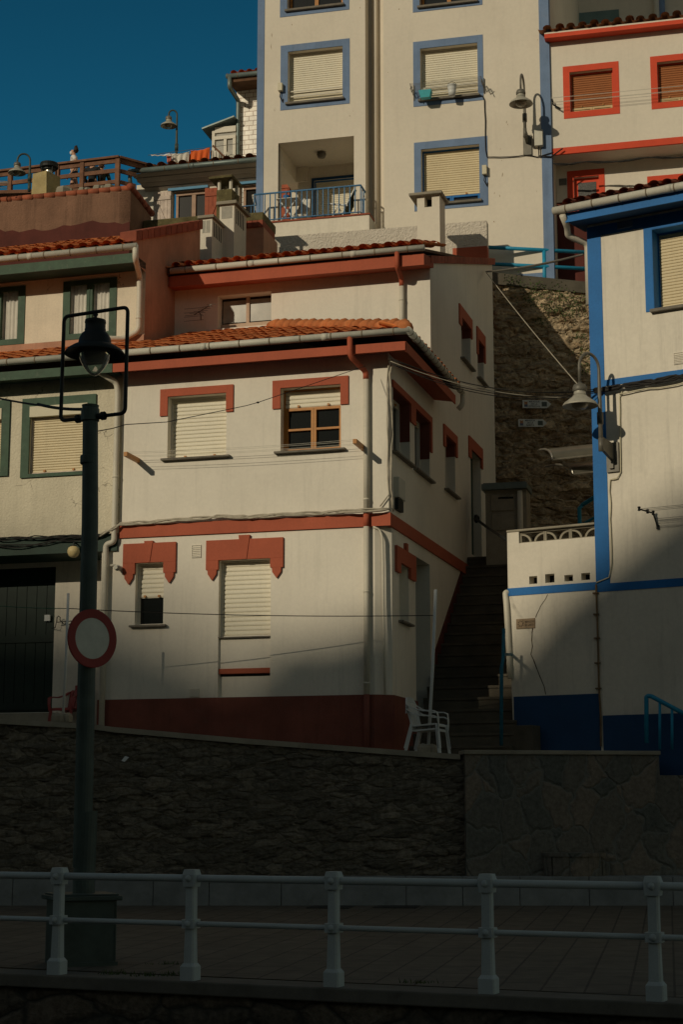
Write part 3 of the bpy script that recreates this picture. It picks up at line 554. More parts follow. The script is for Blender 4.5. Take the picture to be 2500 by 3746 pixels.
# red skirt rising along the stairs
k1 = S.px(r8(1362, 1060)); k2 = S.px(r8(1543, 508)); k3 = (H4[0] + .1, k2[1] + (k2[1] - k1[1]) / (k2[0] - k1[0]) * 0)
b = MB(); b.prism(S, [(k1[0], zst + .8), (H4[0] - .03, zst + 3.8), (H4[0] - .03, k2[1]), (k2[0], k2[1]), (k1[0], k1[1])], 0, .03); b.build('stair_skirt', m_maroon, wh)
# lower roof, eave boards, gutters
OV = .45; zE = zeave + .02; P20 = math.tan(R(20.))
f1 = A.px(r5(1190, 610), OV)[0]; tE = S.px(r5(1512, 920), OV)[0]; hipu = T2
b = MB(); b.box(A, uL1 - .02, f1, zfa0, zfa1, OV - .025, OV); b.build('fascia', m_red, wh)
b = MB(); b.box(S, -OV + .03, tE, zfa0 - .02, zfa1, OV - .025, OV); b.build('fascia', m_red, wh)
b = MB(); b.quad(A.W(uL1, zfa0 + .03, OV - .03), A.W(OV - .03, zfa0 + .03, OV - .03), A.W(0, zfa0 + .1, 0), A.W(uL1, zfa0 + .1, 0)); b.quad(S.W(-OV, zfa0 + .03, OV - .03), S.W(tE, zfa0 + .03, OV - .03), S.W(tE, zfa0 + .1, 0), S.W(0, zfa0 + .1, 0)); b.build('soffit', m_red, wh)
b = MB(); b.quad(A.W(uL1, zE - .02, OV), A.W(OV, zE - .02, OV), A.W(-T2, zE - .02 + P20 * (T2 + OV), -T2), A.W(uL1, zE - .02 + P20 * (T2 + OV), -T2)); b.quad(S.W(-OV, zE - .02, OV), S.W(tE, zE - .02, OV), S.W(tE, zE + .15, 0), S.W(T2, zE - .02 + P20 * (T2 + OV), -T2)); b.build('roof_boarding', m_deck, wh)
U_ = A.u; V_ = (-A.n + Vector((0, 0, P20))).normalized(); W_ = f1 + .1 - uL1 + 4
b = MB(); P0 = A.W(uL1, zE, OV + .04); wd = OV - uL1
b.tiles(P0, U_, V_, wd, (T2 + OV) / math.cos(R(20)), .262, .36, keep=lambda u, v: u + v * math.cos(R(20)) < wd - .02); b.build('lower_roof', m_tile, wh, smooth=True)
b = MB(); P0 = S.W(-OV, zE, OV + .04); V2 = (-S.n + Vector((0, 0, .36))).normalized(); b.tiles(P0, S.u, V2, tE + OV, .52, .262, .36); b.build('side_roof', m_tile, wh, smooth=True)
b = MB(); hp0 = A.W(OV - .02, zE + .12, OV - .02); hp1 = A.W(-T2 + .1, zE + .12 + P20 * (T2 + OV - .1), -T2 + .1); nH = 17                     # hip tiles
for i in range(nH):
    a_ = hp0.lerp(hp1, i / nH); c_ = hp0.lerp(hp1, (i + 1.12) / nH); b.tube([a_ + Vector((0, 0, .03)), a_.lerp(c_, .5) + Vector((0, 0, .015)), c_], [.135 + .012 * (i % 2), .122, .095], 10)
b.lathe(hp0, [(.15, -.06), (.155, 0), (.13, .07), (.06, .12), (0, .13)], 12); b.build('hip_tiles', m_hip, wh, smooth=True)
gz = A.px(r5(1180, 540), OV + .07)[1]
gutter(wh, A.W(uL1 - .1, gz, OV + .07), A.W(OV + .09, gz, OV + .07)); gutter(wh, A.W(OV + .07, gz, OV + .11), S.W(tE + .25, gz - .03, OV + .07), clips=.3)
b = MB(); q = S.W(tE + .25, gz - .03, OV + .07); b.tube(rounded([q + S.n * .02, q + S.u * .12, q + S.u * .12 - Vector((0, 0, .25)), q + S.u * .12 - Vector((0, 0, .35)) - S.n * .1], .08), .055, 10); b.build('gutter_outlet', m_pipe, wh, smooth=True)
# upper storey
uU1 = 0.0; uU0 = B2.px(r4(925, 300))[0]
zU0 = A2.px(r5(1310, 118), .45)[1]; zU1 = A2.px(r5(1310, 45), .45)[1]; zUg = A2.px(r5(1320, 10), .52)[1]
wU = A2.rect(r4(1388, 318), r5(335, 470)); wU = (wU[0], wU[1], wU[2] - .1, wU[3])
b = MB(); b.wall(A2, uU0, 0, zfa0, zU1 + .1, [wU], .3); b.build('upper_wall', m_white, wh)
b = MB(); ul = A2.px(r4(1085, 200), .45)[0]; ur = A2.px(r5(1310, 80), .45)[0]; b.box(A2, max(ul, uU0 + .01), ur, zU0, zU1, .42, .45); b.build('fascia', m_red, wh)
b = MB(); b.hexa([A2.W(uU0 + .01, zU0 + .02, .42), A2.W(ur, zU0 + .02, .42), A2.W(ur, zU1, .42), A2.W(uU0 + .01, zU1, .42), A2.W(uU0 + .01, zU0 + .06, 0), A2.W(ur + .1, zU0 + .06, 0), A2.W(ur + .1, zU1, 0), A2.W(uU0 + .01, zU1, 0)]); b.build('soffit', m_red, wh)
sU = (zrB - zrF) / (sE - T2)
b = MB(); a_ = A2.W(uU0, zU1 + .02, .5); c_ = A2.W(.0, zU1 + .02, .5); b.hexa([a_, c_, c_ + Vector((0, 0, .06)), a_ + Vector((0, 0, .06)), A2.W(uU0, zrB - .1, -(sE - T2)), S.W(sE, zrB - .1, -.01), S.W(sE, zrB - .04, -.01), A2.W(uU0, zrB - .04, -(sE - T2))]); b.build('roof_boarding', m_deck, wh)
b = MB(); b.tiles(A2.W(uU0 + .1, zUg + .05, .54), A2.u, (-A2.n + Vector((0, 0, sU))).normalized(), ur - uU0 - .15, 2.2, .265, .36); b.build('upper_roof', m_tile, wh, smooth=True)
gutter(wh, A2.W(uU0 + .1, zUg, .53), A2.W(ur + .03, zUg, .53), clips=.7)
b = MB(); n = 22
for i in range(n):
    u0_ = T2 - .12 + (sE + .1 - T2 + .12) * i / n; u1_ = T2 - .12 + (sE + .1 - T2 + .12) * (i + .94) / n; b.hexa([S.W(u0_, sl_(u0_) - .1, .06), S.W(u1_, sl_(u1_) - .1, .06), S.W(u1_, sl_(u1_) + .06, .06), S.W(u0_, sl_(u0_) + .06, .06), S.W(u0_, sl_(u0_) - .1, -.25), S.W(u1_, sl_(u1_) - .1, -.25), S.W(u1_, sl_(u1_) + .06, -.25), S.W(u0_, sl_(u0_) + .06, -.25)])
b.build('verge_tiles', m_coping, wh)
# windows
def red_ears(fr, pts, root, win, o=.035):
    b = MB(); ears(b, fr, *pts, o=o); k = b.build('lintel_trim', m_red, win)
wa = window(wh, A, wA, .2, 1.0, m_shut, .075, m_white, sill=m_stonesill)
o = A.rect(r4(1025, 917), r4(1488, 1055)); red_ears(A, (o[0], o[1], o[3], wA[0], wA[1], wA[3], o[2]), wh, wa)
wb = window(wh, A, wB, .2, .29, m_shut, .075, m_ochre, sill=m_stonesill, sash=m_ochre, hbars=1)
o = A.rect(r5(347, 862), r5(830, 1008)); red_ears(A, (o[0], o[1], o[3], wB[0], wB[1], wB[3], o[2]), wh, wb)
ga = window(wh, A, gA, .15, .55, m_shut, .09, m_white, sill=m_stonesill, sill_ext=.08)
gb_ = (gB[0], gB[1], A.px(r8(328, 915))[1], gB[3])
gb = window(wh, A, gb_, .15, 1.0, m_shut, .085, m_white, sill=None, pin=False)
zk = [A.px(r8(328, y))[1] for y in (915, 1118, 1150, 1168)]
b = MB(); b.box(A, gB[0], gB[1], zk[1], zk[0] - .02, -.2, -.06); b.box(A, gB[0], gB[1], zpl, zk[3], -.2, -.1); b.build('infill_panel', m_white, gb)
b = MB(); b.box(A, gB[0], gB[1], zk[0] - .02, zk[0], -.2, .01); b.build('sill', m_stonesill, gb)
b = MB(); b.box(A, gB[0] + .001, gB[1] - .001, zk[2], zk[1], -.2, -.035); b.build('red_ledge', m_red, gb)
def fancy(fr, win, TL, TR, k0, k1, earL, tipL, earR, tipR, r, kz):
    b = MB(); u0, zt = fr.px(TL); u1, _ = fr.px(TR); ze = fr.px(earL)[1]; ears(b, fr, u0, u1, zt, r[0], r[1], r[3], ze, o=.05)
    ku0 = fr.px(k0)[0]; ku1 = fr.px(k1)[0]; zk_ = fr.px(kz)[1]; b.prism(fr, [(ku0 + .06, r[3]), (ku1 - .06, r[3]), (ku1, zk_), (ku0, zk_)], 0, .065)
    for a_, c_ in ((u0, r[0]), (r[1], u1)):
        m_ = (a_ + c_) / 2; w2 = (c_ - a_) * .36; b.prism(fr, [(m_ - w2, ze), (m_ - w2 * .95, ze - .08), (m_, ze - .2), (m_ + w2 * .95, ze - .08), (m_ + w2, ze)], 0, .05)
    b.build('lintel_trim', m_red, win, bevel=.004)
fancy(A, ga, r7(790, 334), r7(1126, 318), r7(925, 315), r7(982, 313), r7(785, 527), 0, 0, 0, gA, r7(950, 314))
fancy(A, gb, r7(1319, 312), r8(416, 290), r8(133, 278), r8(205, 275), r7(1318, 500), 0, 0, 0, gB, r8(168, 276))
for h, sh, lint, earz in ((H1, .1, None, 0), (H2, .1, None, 0), (H3, 0, (r6(37, 1132), r6(125, 1352)), 0), (H5, 0, (r6(137, 365), r6(220, 597)), 0), (H6, 0, None, 0)):
    wv = window(wh, S, h, .22, sh, m_shut, .07, m_white, sill=m_stonesill, sill_ext=.12)
    if lint: o = S.rect(*lint); red_ears(S, (o[0], o[1], o[3], h[0], h[1], h[3], o[2]), wh, wv)
    zj = o[2] if lint else (h[3] - .38 if h is H6 else h[3] - .75); b = MB(); b.box(S, h[1] - .012, h[1] - .001, zj, h[3] - .012, -.2, .0); b.box(S, h[0] + .001, h[1] - .001, h[3] - .012, h[3] - .001, -.2, .0); b.build('painted_reveal', m_redw, wv)
    if h is H6: red_ears(S, (h[0] - .12, h[1] + .12, h[3] + .28, h[0], h[1], h[3], h[3] - .38), wh, wv)
    if h is H1:
        zt_ = S.px(r5(1097, 845))[1]; ur_ = S.px(r5(1355, 1100))[0]
        b = MB(); b.box(S, h[0] - .1, ur_, h[3], zt_, -.02, .035); b.box(S, h[1], H2[0], h[3] - .35, h[3], -.02, .035); b.box(S, H2[1], ur_, h[3] - .6, h[3], -.02, .035); b.build('lintel_trim', m_red, wv)
gs = window(wh, S, G1, .2, .7, m_shut, .085, m_white, sill=m_stonesill, sill_ext=.06)
o = S.rect(r8(1123, 338), r8(1247, 572)); b = MB(); ears(b, S, o[0], o[1], o[3], G1[0], G1[1], G1[3], o[2], .05); km = (o[0] + o[1]) / 2; b.box(S, km - .06, km + .08, o[3], o[3] + .14, 0, .06); b.build('lintel_trim', m_red, gs)
b = MB(); b.box(S, G2[0], G2[1], G2[2], G2[3], -.5, -.345); b.build('alley_door', m_dkgreen, wh)
b = MB(); b.box(S, H4[0], H4[1], H4[2], H4[3], -.5, -.195); dr = b.build('upper_door', m_dkgreen, wh)
o = S.rect(r6(198, 1207), r6(287, 1425)); b = MB(); ears(b, S, o[0], o[1], o[3], H4[0], H4[1], H4[3], o[2]); b.build('lintel_trim', m_red, dr)
# upper window: shallow timber frame with net curtain
b = MB(); b.box(A2, wU[0], wU[1], wU[2], wU[3], -.5, -.28); uw = b.build('window', m_dark, wh)
um = (wU[0] + wU[1]) / 2; b = MB()
for a_, c_ in ((wU[0] + .03, um - .04), (um + .04, wU[1] - .05)): b.box(A2, a_, c_, wU[2] + .18, wU[3] - .06, -.279, -.26)
b.build('curtained_pane', m_frost, uw)
b = MB(); b.box(A2, wU[0], wU[1], wU[2], wU[2] + .14, -.27, -.2); b.box(A2, wU[1] - .05, wU[1], wU[2] + .14, wU[3], -.27, -.2); b.box(A2, um - .035, um + .035, wU[2] + .14, wU[3], -.27, -.22); b.build('frame', mat('pale_salmon_wood', (.5, .36, .26), .7, .1), uw)
# downpipes
pu = A.px(r5(941, 1200), .09)[0]; g0 = A.px(r5(838, 560), OV + .07)
b1 = MB(); pts = [A.W(g0[0], gz - .02, OV + .07), A.W(g0[0], gz - .1, OV + .07)]
downpipe(wh, [A.W(g0[0], gz - .02, OV + .07), A.W(g0[0], zfa0 - .06, OV + .07), A.W(pu, zfa0 - .26, .1), A.W(pu, zfa0 - .4, .1)], .052, m_red, name='downpipe_bend')
downpipe(wh, [A.W(pu, zfa0 - .36, .09), A.W(pu, zb1, .09)], .052, m_pipe, [A.W(pu, zb1 + .25, .09)])
downpipe(wh, [A.W(pu, zb1 + .01, .09), A.W(pu, zb0 - .01, .09)], .056, m_red)
downpipe(wh, [A.W(pu, zb0, .09), A.W(pu, zpl, .09)], .053, m_pipe, [A.W(pu, zb0 - 1.2, .09), A.W(pu, zpl + .2, .09)])
downpipe(wh, [A.W(pu, zpl, .09), A.W(pu, zst - .1, .09)], .054, m_redw)
pU = A2.px(r5(1168, 330), .09)[0]; q0 = A2.px(r5(1138, 20), .53)[0]
downpipe(wh, [A2.W(q0, zUg - .02, .53), A2.W(q0, zU0 - .02, .53), A2.W(pU, zU0 - .14, .1), A2.W(pU, zU0 - .3, .1)], .05, m_red, name='downpipe_bend')
downpipe(wh, [A2.W(pU, zU0 - .26, .09), A2.W(pU, zE + .8, .09)], .052, m_pipe, [A2.W(pU, zU0 - .6, .09)])
lp_ = A.px(r4(735, 1500), .1)[0]; le = A.px(r4(700, 790), .4)
dpz = A.px(r7(730, 330), .1)[1]; lp2 = A.px(r7(665, 700), .1)[0]
downpipe(wh, [A.W(lp_ - .35, zfa0 + .1, OV), A.W(lp_ - .02, zfa0 - .12, .12), A.W(lp_, zfa0 - .3, .1), A.W(lp_, dpz + .03, .1), A.W(lp2, dpz, .1), A.W(lp2, zst + .1, .1)], .055, m_pipe, [A.W(lp_, 7.9, .1), A.W(lp_, 6.2, .1)], name='corner_downpipe')
# small things fixed to the walls
def vent(fr, p, w_, h_, label, m=None, o=0):
    u, z = fr.px(p, o); b = MB(); b.box(fr, u - w_ / 2, u + w_ / 2, z - h_ / 2, z - h_ / 2 + .012, o, o + .02); b.box(fr, u - w_ / 2, u + w_ / 2, z + h_ / 2 - .012, z + h_ / 2, o, o + .02); b.box(fr, u - w_ / 2, u - w_ / 2 + .012, z - h_ / 2 + .012, z + h_ / 2 - .012, o, o + .02); b.box(fr, u + w_ / 2 - .012, u + w_ / 2, z - h_ / 2 + .012, z + h_ / 2 - .012, o, o + .02)
    for i in range(6): zz = z - h_ / 2 + .02 + (h_ - .04) * i / 6; b.hexa([fr.W(u - w_ / 2 + .012, zz, o + .018), fr.W(u + w_ / 2 - .012, zz, o + .018), fr.W(u + w_ / 2 - .012, zz + .01, o + .018), fr.W(u - w_ / 2 + .012, zz + .01, o + .018), fr.W(u - w_ / 2 + .012, zz + .012, o + .002), fr.W(u + w_ / 2 - .012, zz + .012, o + .002), fr.W(u + w_ / 2 - .012, zz + .022, o + .002), fr.W(u - w_ / 2 + .012, zz + .022, o + .002)])
    b.box(fr, u - w_ / 2, u + w_ / 2, z - h_ / 2, z + h_ / 2, o - .002, o + .003)
    return single(b, 'wall_vent', m or m_white, label, 'vent')
vent(A, r7(1252, 378), .19, .24, 'white louvred vent between the two red ground floor lintels'); vent(A, r7(1240, 1280), .19, .15, 'white louvred vent low on the wall just above the red plinth')
u, z = A.px(r7(770, 490), .0); fl = thing('exhaust_cowl', 'small round ribbed flue cowl left of the small ground floor window', 'flue', A.W(u, z, 0))
b = MB(); b.tube([A.W(u, z, 0), A.W(u, z, .16)], .05, 12); b.build('tube', m_pipe, fl, smooth=True)
b = MB()
for i in range(6): b.tube([A.W(u, z, .16 + i * .018), A.W(u, z, .168 + i * .018)], .062 - i * .004, 12)
b.tube([A.W(u, z, .15), A.W(u, z, .26)], .04, 10); b.build('ribbed_cap', m_gutter, fl)
# washing line on two wooden arms
wl = thing('washing_line', 'washing line of four wires between two brown wooden arms under the first floor windows', 'washing line', A.P(r5(900, 1280)))
ends = []
for root_, tip in ((r4(880, 1368), r4(797, 1310)), (r5(925, 1290), r5(862, 1218))):
    u, z = A.px(root_); tu, tz = A.px(tip, .62); ze = (z + tz) / 2; b = MB(); b.bar(A.W(u, z, 0), A.W(u + .01, z, .64), .075, .085); b.build('arm', m_ochre, wl, bevel=.006)
    ends.append((u, z))
for i, o in enumerate((.12, .22, .44, .56)):
    b = MB(); b.tube(sag(A.W(ends[0][0], ends[0][1] + .05, o), A.W(ends[1][0], ends[1][1] + .05, o), 12, .03), .0032, 5); b.build('wire', m_gutter, wl)
# cables
def bundle(name, paths, r, m, label, cat='cable', group=None, jit=.02, n=3, seed=1):
    random.seed(seed); b = MB()
    for k in range(n):
        ph = random.uniform(0, 6); pts = []
        for i in range(len(paths) - 1):
            a_, c_ = Vector(paths[i]), Vector(paths[i + 1]); ns = max(2, int((c_ - a_).length / .12))
            for j in range(ns): t = j / ns; s_ = (i * 7 + j) * .55 + ph; pts.append(a_.lerp(c_, t) + Vector((math.sin(s_ * 1.3) * jit * .4, -abs(math.cos(s_)) * jit, math.sin(s_ + k * 2.1) * jit)))
        pts.append(Vector(paths[-1])); b.tube(pts, r, 6)
    return single(b, name, m, label, cat, group, smooth=True)
bundle('wall_cable', [A.P(r7(640, 275), .08), A.P(r7(715, 235), .14), A.P(r7(770, 205), .09), A.P(r7(1000, 190), .08), A.P(r7(1230, 172), .08), A.P(r7(1380, 158), .08), A.P(r8(200, 160), .08), A.P(r8(480, 142), .08), A.P(r8(700, 132), .08), A.P(r8(940, 117), .17), A.P(r8(1095, 107), .08)], .017, m_cable, 'twisted bundle of pale cables running along the top of the red floor band', n=5, jit=.028)
bundle('wall_cable', [A.P(r5(1083, 735), .05), A.P(r5(1075, 900), .04), A.P(r5(1078, 1100), .04), A.P(r5(1080, 1400), .04), A.P(r5(1085, 1580), .04), A.P(r5(1030, 1660), .05)], .011, m_cable, 'thin pale cable dropping down the corner left of the thick bundle', n=2, jit=.018, seed=4)
bundle('wall_cable', [S.P(r5(1105, 745), .05), S.P(r5(1092, 820), .05), S.P(r5(1100, 950), .05), S.P(r5(1108, 1200), .05), S.P(r5(1098, 1450), .05), S.P(r5(1105, 1600), .05), S.P(r5(1115, 1690), .05)], .016, m_cable, 'thick pale cable bundle running down the alley corner of the white house', n=4, jit=.02, seed=8)
mbx = thing('meter_box', 'small grey cable box fixed round the corner above the red band', 'junction box', S.P(r5(1140, 1640)))
r_ = S.rect(r5(1118, 1470), r5(1160, 1630)); b = MB(); b.box(S, r_[0], r_[1], r_[2], r_[3], 0, .1); b.build('case', m_gutter, mbx, bevel=.01); b = MB(); b.box(S, r_[0] + .04, r_[1] - .04, r_[2] - .22, r_[2] - .01, 0, .07); b.build('socket', m_black, mbx)
# thin pipe on the chamfer, tv antenna on the upper wall
cf = lambda p: (A.P(p, -.08) + S.n * 0)
b = MB(); q0 = A.P(r8(985, 220), .03); qq = [A.P(r8(x, y), -.02) for x, y in ((1030, 240), (1045, 290), (1048, 460), (1050, 700), (1055, 900), (1062, 1290))]; b.tube(rounded([q0] + qq, .06), .02, 8); single(b, 'corner_conduit', m_pipe, 'thin white conduit running down the chamfered corner of the white house', 'pipe', smooth=True)
an = thing('tv_antenna', 'rusty television antenna left of the small upper window', 'antenna', A2.P(r4(1270, 470), .25))
b = MB(); a0 = A2.P(r4(1235, 440), .3); a1 = A2.P(r4(1350, 370), .35); b.tube([a0, a1], .012, 6); b.tube([A2.P(r4(1280, 470), 0), A2.P(r4(1280, 440), .3), A2.P(r4(1265, 415), .32)], .014, 6); b.build('boom', m_metal, an)
b = MB()
for i in range(6): c_ = a0.lerp(a1, i / 5.2); b.tube([c_ - A2.u * (.2 - i * .02), c_ + A2.u * (.2 - i * .02)], .005, 5)
for i in range(4): c_ = a0 + Vector((0, 0, -.12 + i * .09)); b.tube([c_ - A2.u * .22, c_ + A2.u * .22], .005, 5)
b.build('elements', m_metal, an)
# ------------------------------------------------------------------ the green trimmed house on the left
gh = thing('green_trimmed_house', 'cracked cream house with green eaves, dark green door and orange tiles', 'house', A.W(uL1 - 4, zst + .5, 0))
GL = uL1 - 9.0; zc1 = A.px(r7(300, 282), .06)[1]; zc0 = A.px(r7(300, 393), .06)[1]; RB = -.95
gw = A.rect(r4(192, 1026), r4(548, 1432)); gw2 = A.rect(r4(-330, 1060), r4(-2, 1445))
gf0 = A.px(r4(450, 815), OV)[1]; gf1 = A.px(r4(450, 755), OV)[1]; gf1 = max(gf1, gf0 + .15)
b = MB(); b.wall(A, GL, uL1 - .001, zc0 + .1, zfa0 + .12, [gw, gw2], .12, off=-.03); b.build('front_wall', m_rough, gh)
b = MB(); b.box(A, GL, uL1 - .02, zc0, zc1, RB, .05); b.build('green_lintel_band', m_dkgreen, gh)
DW = A.rect(r7(-400, 505), r7(328, 1402), RB)
b = MB(); b.wall(A, GL, uL0 + .0, zst - 1, zc0 + .02, [DW], .12, off=RB); b.quad(A.W(uL0 - .002, zst - 1, RB), A.W(uL0 - .002, zst - 1, 0), A.W(uL0 - .002, zb0, 0), A.W(uL0 - .002, zb0, RB)); b.build('recessed_wall', m_white2, gh)
b = MB(); b.box(A, DW[0], DW[1], DW[2], DW[3], RB - .16, RB - .1); n = 12
for i in range(n): a_ = DW[0] + (DW[1] - DW[0]) * i / n; b.box(A, a_ + .006, a_ + (DW[1] - DW[0]) / n - .006, DW[2] + .03, DW[3] - .03, RB - .1, RB - .085)
for k in (.02, .48, .92): zz = DW[2] + (DW[3] - DW[2]) * k; b.box(A, DW[0], DW[1], zz, zz + .14, RB - .085, RB - .06)
gd = b.build('garage_door', m_door, gh)
b = MB(); b.box(A, DW[0] - 1, A.px(r7(332, 1420), RB + .3)[0], zst - .6, A.px(r7(330, 1405), RB + .3)[1], RB, RB + .3); b.build('door_step', m_concrete, gh)
b = MB(); b.box(A, GL, uL1 - .03, zfa0, zfa0 + .17, OV - .03, OV); b.build('fascia', m_green, gh)
b = MB(); b.hexa([A.W(GL, zfa0 + .02, OV - .03), A.W(uL1 - .03, zfa0 + .02, OV - .03), A.W(uL1 - .03, zfa0 + .06, OV - .03), A.W(GL, zfa0 + .06, OV - .03), A.W(GL, zfa0 + .05, 0), A.W(uL1 - .03, zfa0 + .05, 0), A.W(uL1 - .03, zfa0 + .14, 0), A.W(GL, zfa0 + .14, 0)]); b.build('soffit', m_dkgreen, gh)
T3 = T2 - 1.65; uP = uU0
b = MB(); b.quad(A.W(GL, zE - .02, OV), A.W(uL1 - .03, zE - .02, OV), A.W(uL1 - .03, zE - .02 + P20 * (T2 + OV), -T2), A.W(GL, zE - .02 + P20 * (T2 + OV), -T2)); b.build('roof_boarding', m_deck, gh)
b = MB(); wdg = uL1 - .1 - GL; b.tiles(A.W(GL, zE, OV + .04), A.u, V_, wdg, (T3 + OV) / math.cos(R(20)), .262, .36); b.build('lower_roof', m_tile, gh, smooth=True)
gutter(gh, A.W(GL, gz, OV + .07), A.W(uL1 - .12, gz, OV + .07))
# shutters and trims
for g_ in (gw, gw2):
    gw_ = window(gh, A, (g_[0], g_[1], g_[2], A.px(r4(300, 1085))[1]), .1, 1.0, m_shut2, .05, m_plank)
    b = MB(); b.box(A, g_[0], g_[1], A.px(r4(300, 1085))[1], g_[3], -.2, .03); b.build('shutter_box', m_box, gw_)
    b = MB(); ring(b, A, (g_[0] - .17, g_[1] + .17, g_[2] - .07, g_[3] + .17), g_, .0 + .012); b.build('surround', m_green, gw_)
OVB = .68
# upper storey of the same house
zq0 = B2.px(r4(800, 108), OVB)[1]; zq1 = B2.px(r4(800, 48), OVB)[1]; zqg = B2.px(r1(780, 1412), OVB + .07)[1]
w1 = B2.rect(r4(408, 150), r4(738, 575)); w2_ = B2.rect(r4(-170, 230), r4(152, 605)); w1 = (w1[0], w1[1], w1[2], min(w1[3], zq0 - .05)); w2_ = (w2_[0], w2_[1], w1[2], w1[3])
zb_l = B2.px(r4(600, 590))[1]
b = MB(); b.wall(B2, GL, uP, zE - .2, zq1 + .1, [w1, w2_], .15); b.build('upper_wall', m_cream, gh)
b = MB(); b.box(B2, GL, uP, zE, zb_l, -.02, .03); b.build('upper_base', m_salmon, gh)
for g_ in (w1, w2_):
    b = MB(); ring(b, B2, g_, (g_[0] + .16, g_[1] - .16, g_[2] + .12, g_[3] - .1), .02); um = (g_[0] + g_[1]) / 2; b.box(B2, um - .065, um + .065, g_[2] + .12, g_[3] - .1, -.06, .03)
    b.box(B2, um - .008, um + .008, g_[2] + .12, g_[3] - .1, .03, .045)
    wn = b.build('window', m_green, gh); ORG[wn.name] = ORG[gh.name]
    for a_, c_ in ((g_[0] + .16, um - .065), (um + .065, g_[1] - .16)):
        b = MB(); nn = 26; pv = [(a_ - .12 + (c_ - a_ + .18) * i / nn, -.1 + .018 * math.sin(i * 1.7) + .01 * math.sin(i * .6)) for i in range(nn + 1)]
        vs = [q for u_, o_ in pv for q in (B2.W(u_, g_[2] + .1, o_), B2.W(u_, g_[3], o_))]; b.add(vs, [(2 * i, 2 * i + 2, 2 * i + 3, 2 * i + 1) for i in range(nn)]); b.build('curtain', m_curtain, wn, smooth=True)
        b = MB(); b.quad(B2.W(a_, g_[2] + .12, -.03), B2.W(c_, g_[2] + .12, -.03), B2.W(c_, g_[3] - .1, -.03), B2.W(a_, g_[3] - .1, -.03)); b.build('pane', glass('window_glass_clear', .1) if 'window_glass_clear' not in MATS else MATS['window_glass_clear'], wn)
b = MB(); ufr = B2.px(r4(850, 80), OVB)[0]; b.box(B2, GL, ufr, zq0, zq1, OVB - .03, OVB); b.build('fascia', m_green, gh)
b = MB(); b.hexa([B2.W(GL, zq0 + .02, OVB - .03), B2.W(uP, zq0 + .02, OVB - .03), B2.W(uP, zq1, OVB - .03), B2.W(GL, zq1, OVB - .03), B2.W(GL, zq0 + .05, 0), B2.W(uP, zq0 + .05, 0), B2.W(uP, zq1, 0), B2.W(GL, zq1, 0)]); b.build('soffit', m_dkgreen, gh)
gutter(gh, B2.W(GL, zqg, OVB + .07), B2.W(B2.px(r1(785, 1410), OVB + .07)[0], zqg, OVB + .07), r=.07)
up_ = B2.px(r4(888, 300), .09)[0]; uq = B2.px(r4(862, 40), OVB + .07)[0]; zl_ = B2.px(r4(888, 555), .09)[1]
downpipe(gh, [B2.W(uq, zqg + .02, OVB + .07), B2.W(uq, zqg - .25, OVB + .07), B2.W(up_, zq0 - .12, .1), B2.W(up_, zq0 - .4, .09), B2.W(up_, zl_ + .05, .09), B2.W(up_ - .3, zl_ - .12, .16), B2.W(up_ - .95, zl_ - .22, .8)], .06, m_pipe, [B2.W(up_, zq0 - 1.0, .09)])
# salmon gable wall of that upper storey with clay coping
SB = Fr(B2.W(uP, 0, 0), S16 - 90)
cA = SB.px(r1(800, 1372)); cB = SB.px(r1(1140, 1312)); sg = (cB[1] - cA[1]) / (cB[0] - cA[0]); gz_ = lambda u: cA[1] + (u - cA[0]) * sg
b = MB(); b.wall(SB, -.0, cB[0] + .1, zE - .2, zq1, ztop=None); b.wall(SB, 0, cB[0] + .1, zq1, zq1 + .3, ztop=lambda u: gz_(u) + .02); b.quad(SB.W(-OVB, zq0 + .05, 0), SB.W(0, zq0, 0), SB.W(0, gz_(0), 0), SB.W(-OVB, gz_(-OVB), 0)); b.build('gable_wall', m_salmon, gh)
b = MB(); n = 12; e0 = -OVB
for i in range(n):
    u0_ = e0 + (cB[0] + .1 - e0) * i / n; u1_ = e0 + (cB[0] + .1 - e0) * (i + .95) / n; b.hexa([SB.W(u0_, gz_(u0_) - .02, .07), SB.W(u1_, gz_(u1_) - .02, .07), SB.W(u1_, gz_(u1_) + .2, .07), SB.W(u0_, gz_(u0_) + .2, .07), SB.W(u0_, gz_(u0_) - .02, -.3), SB.W(u1_, gz_(u1_) - .02, -.3), SB.W(u1_, gz_(u1_) + .2, -.3), SB.W(u0_, gz_(u0_) + .2, -.3)])
b.build('verge_tiles', m_coping, gh, bevel=.015)
lr = cB[0] + .45; VV = (-B2.n + Vector((0, 0, sg))).normalized()
b = MB(); b.quad(B2.W(GL, zqg + .06, OVB), B2.W(uP, zqg + .06, OVB), B2.W(uP, gz_(cB[0]) - .02, -cB[0]), B2.W(GL, gz_(cB[0]) - .02, -cB[0])); b.build('roof_boarding', m_deck, gh)
b = MB(); b.tiles(B2.W(GL, zqg + .06, OVB + .04), B2.u, VV, uP - .15 - GL, lr / max(.9, 1 / math.sqrt(1 + sg * sg) ** -1), .265, .36); b.build('upper_roof', m_tile, gh, smooth=True)
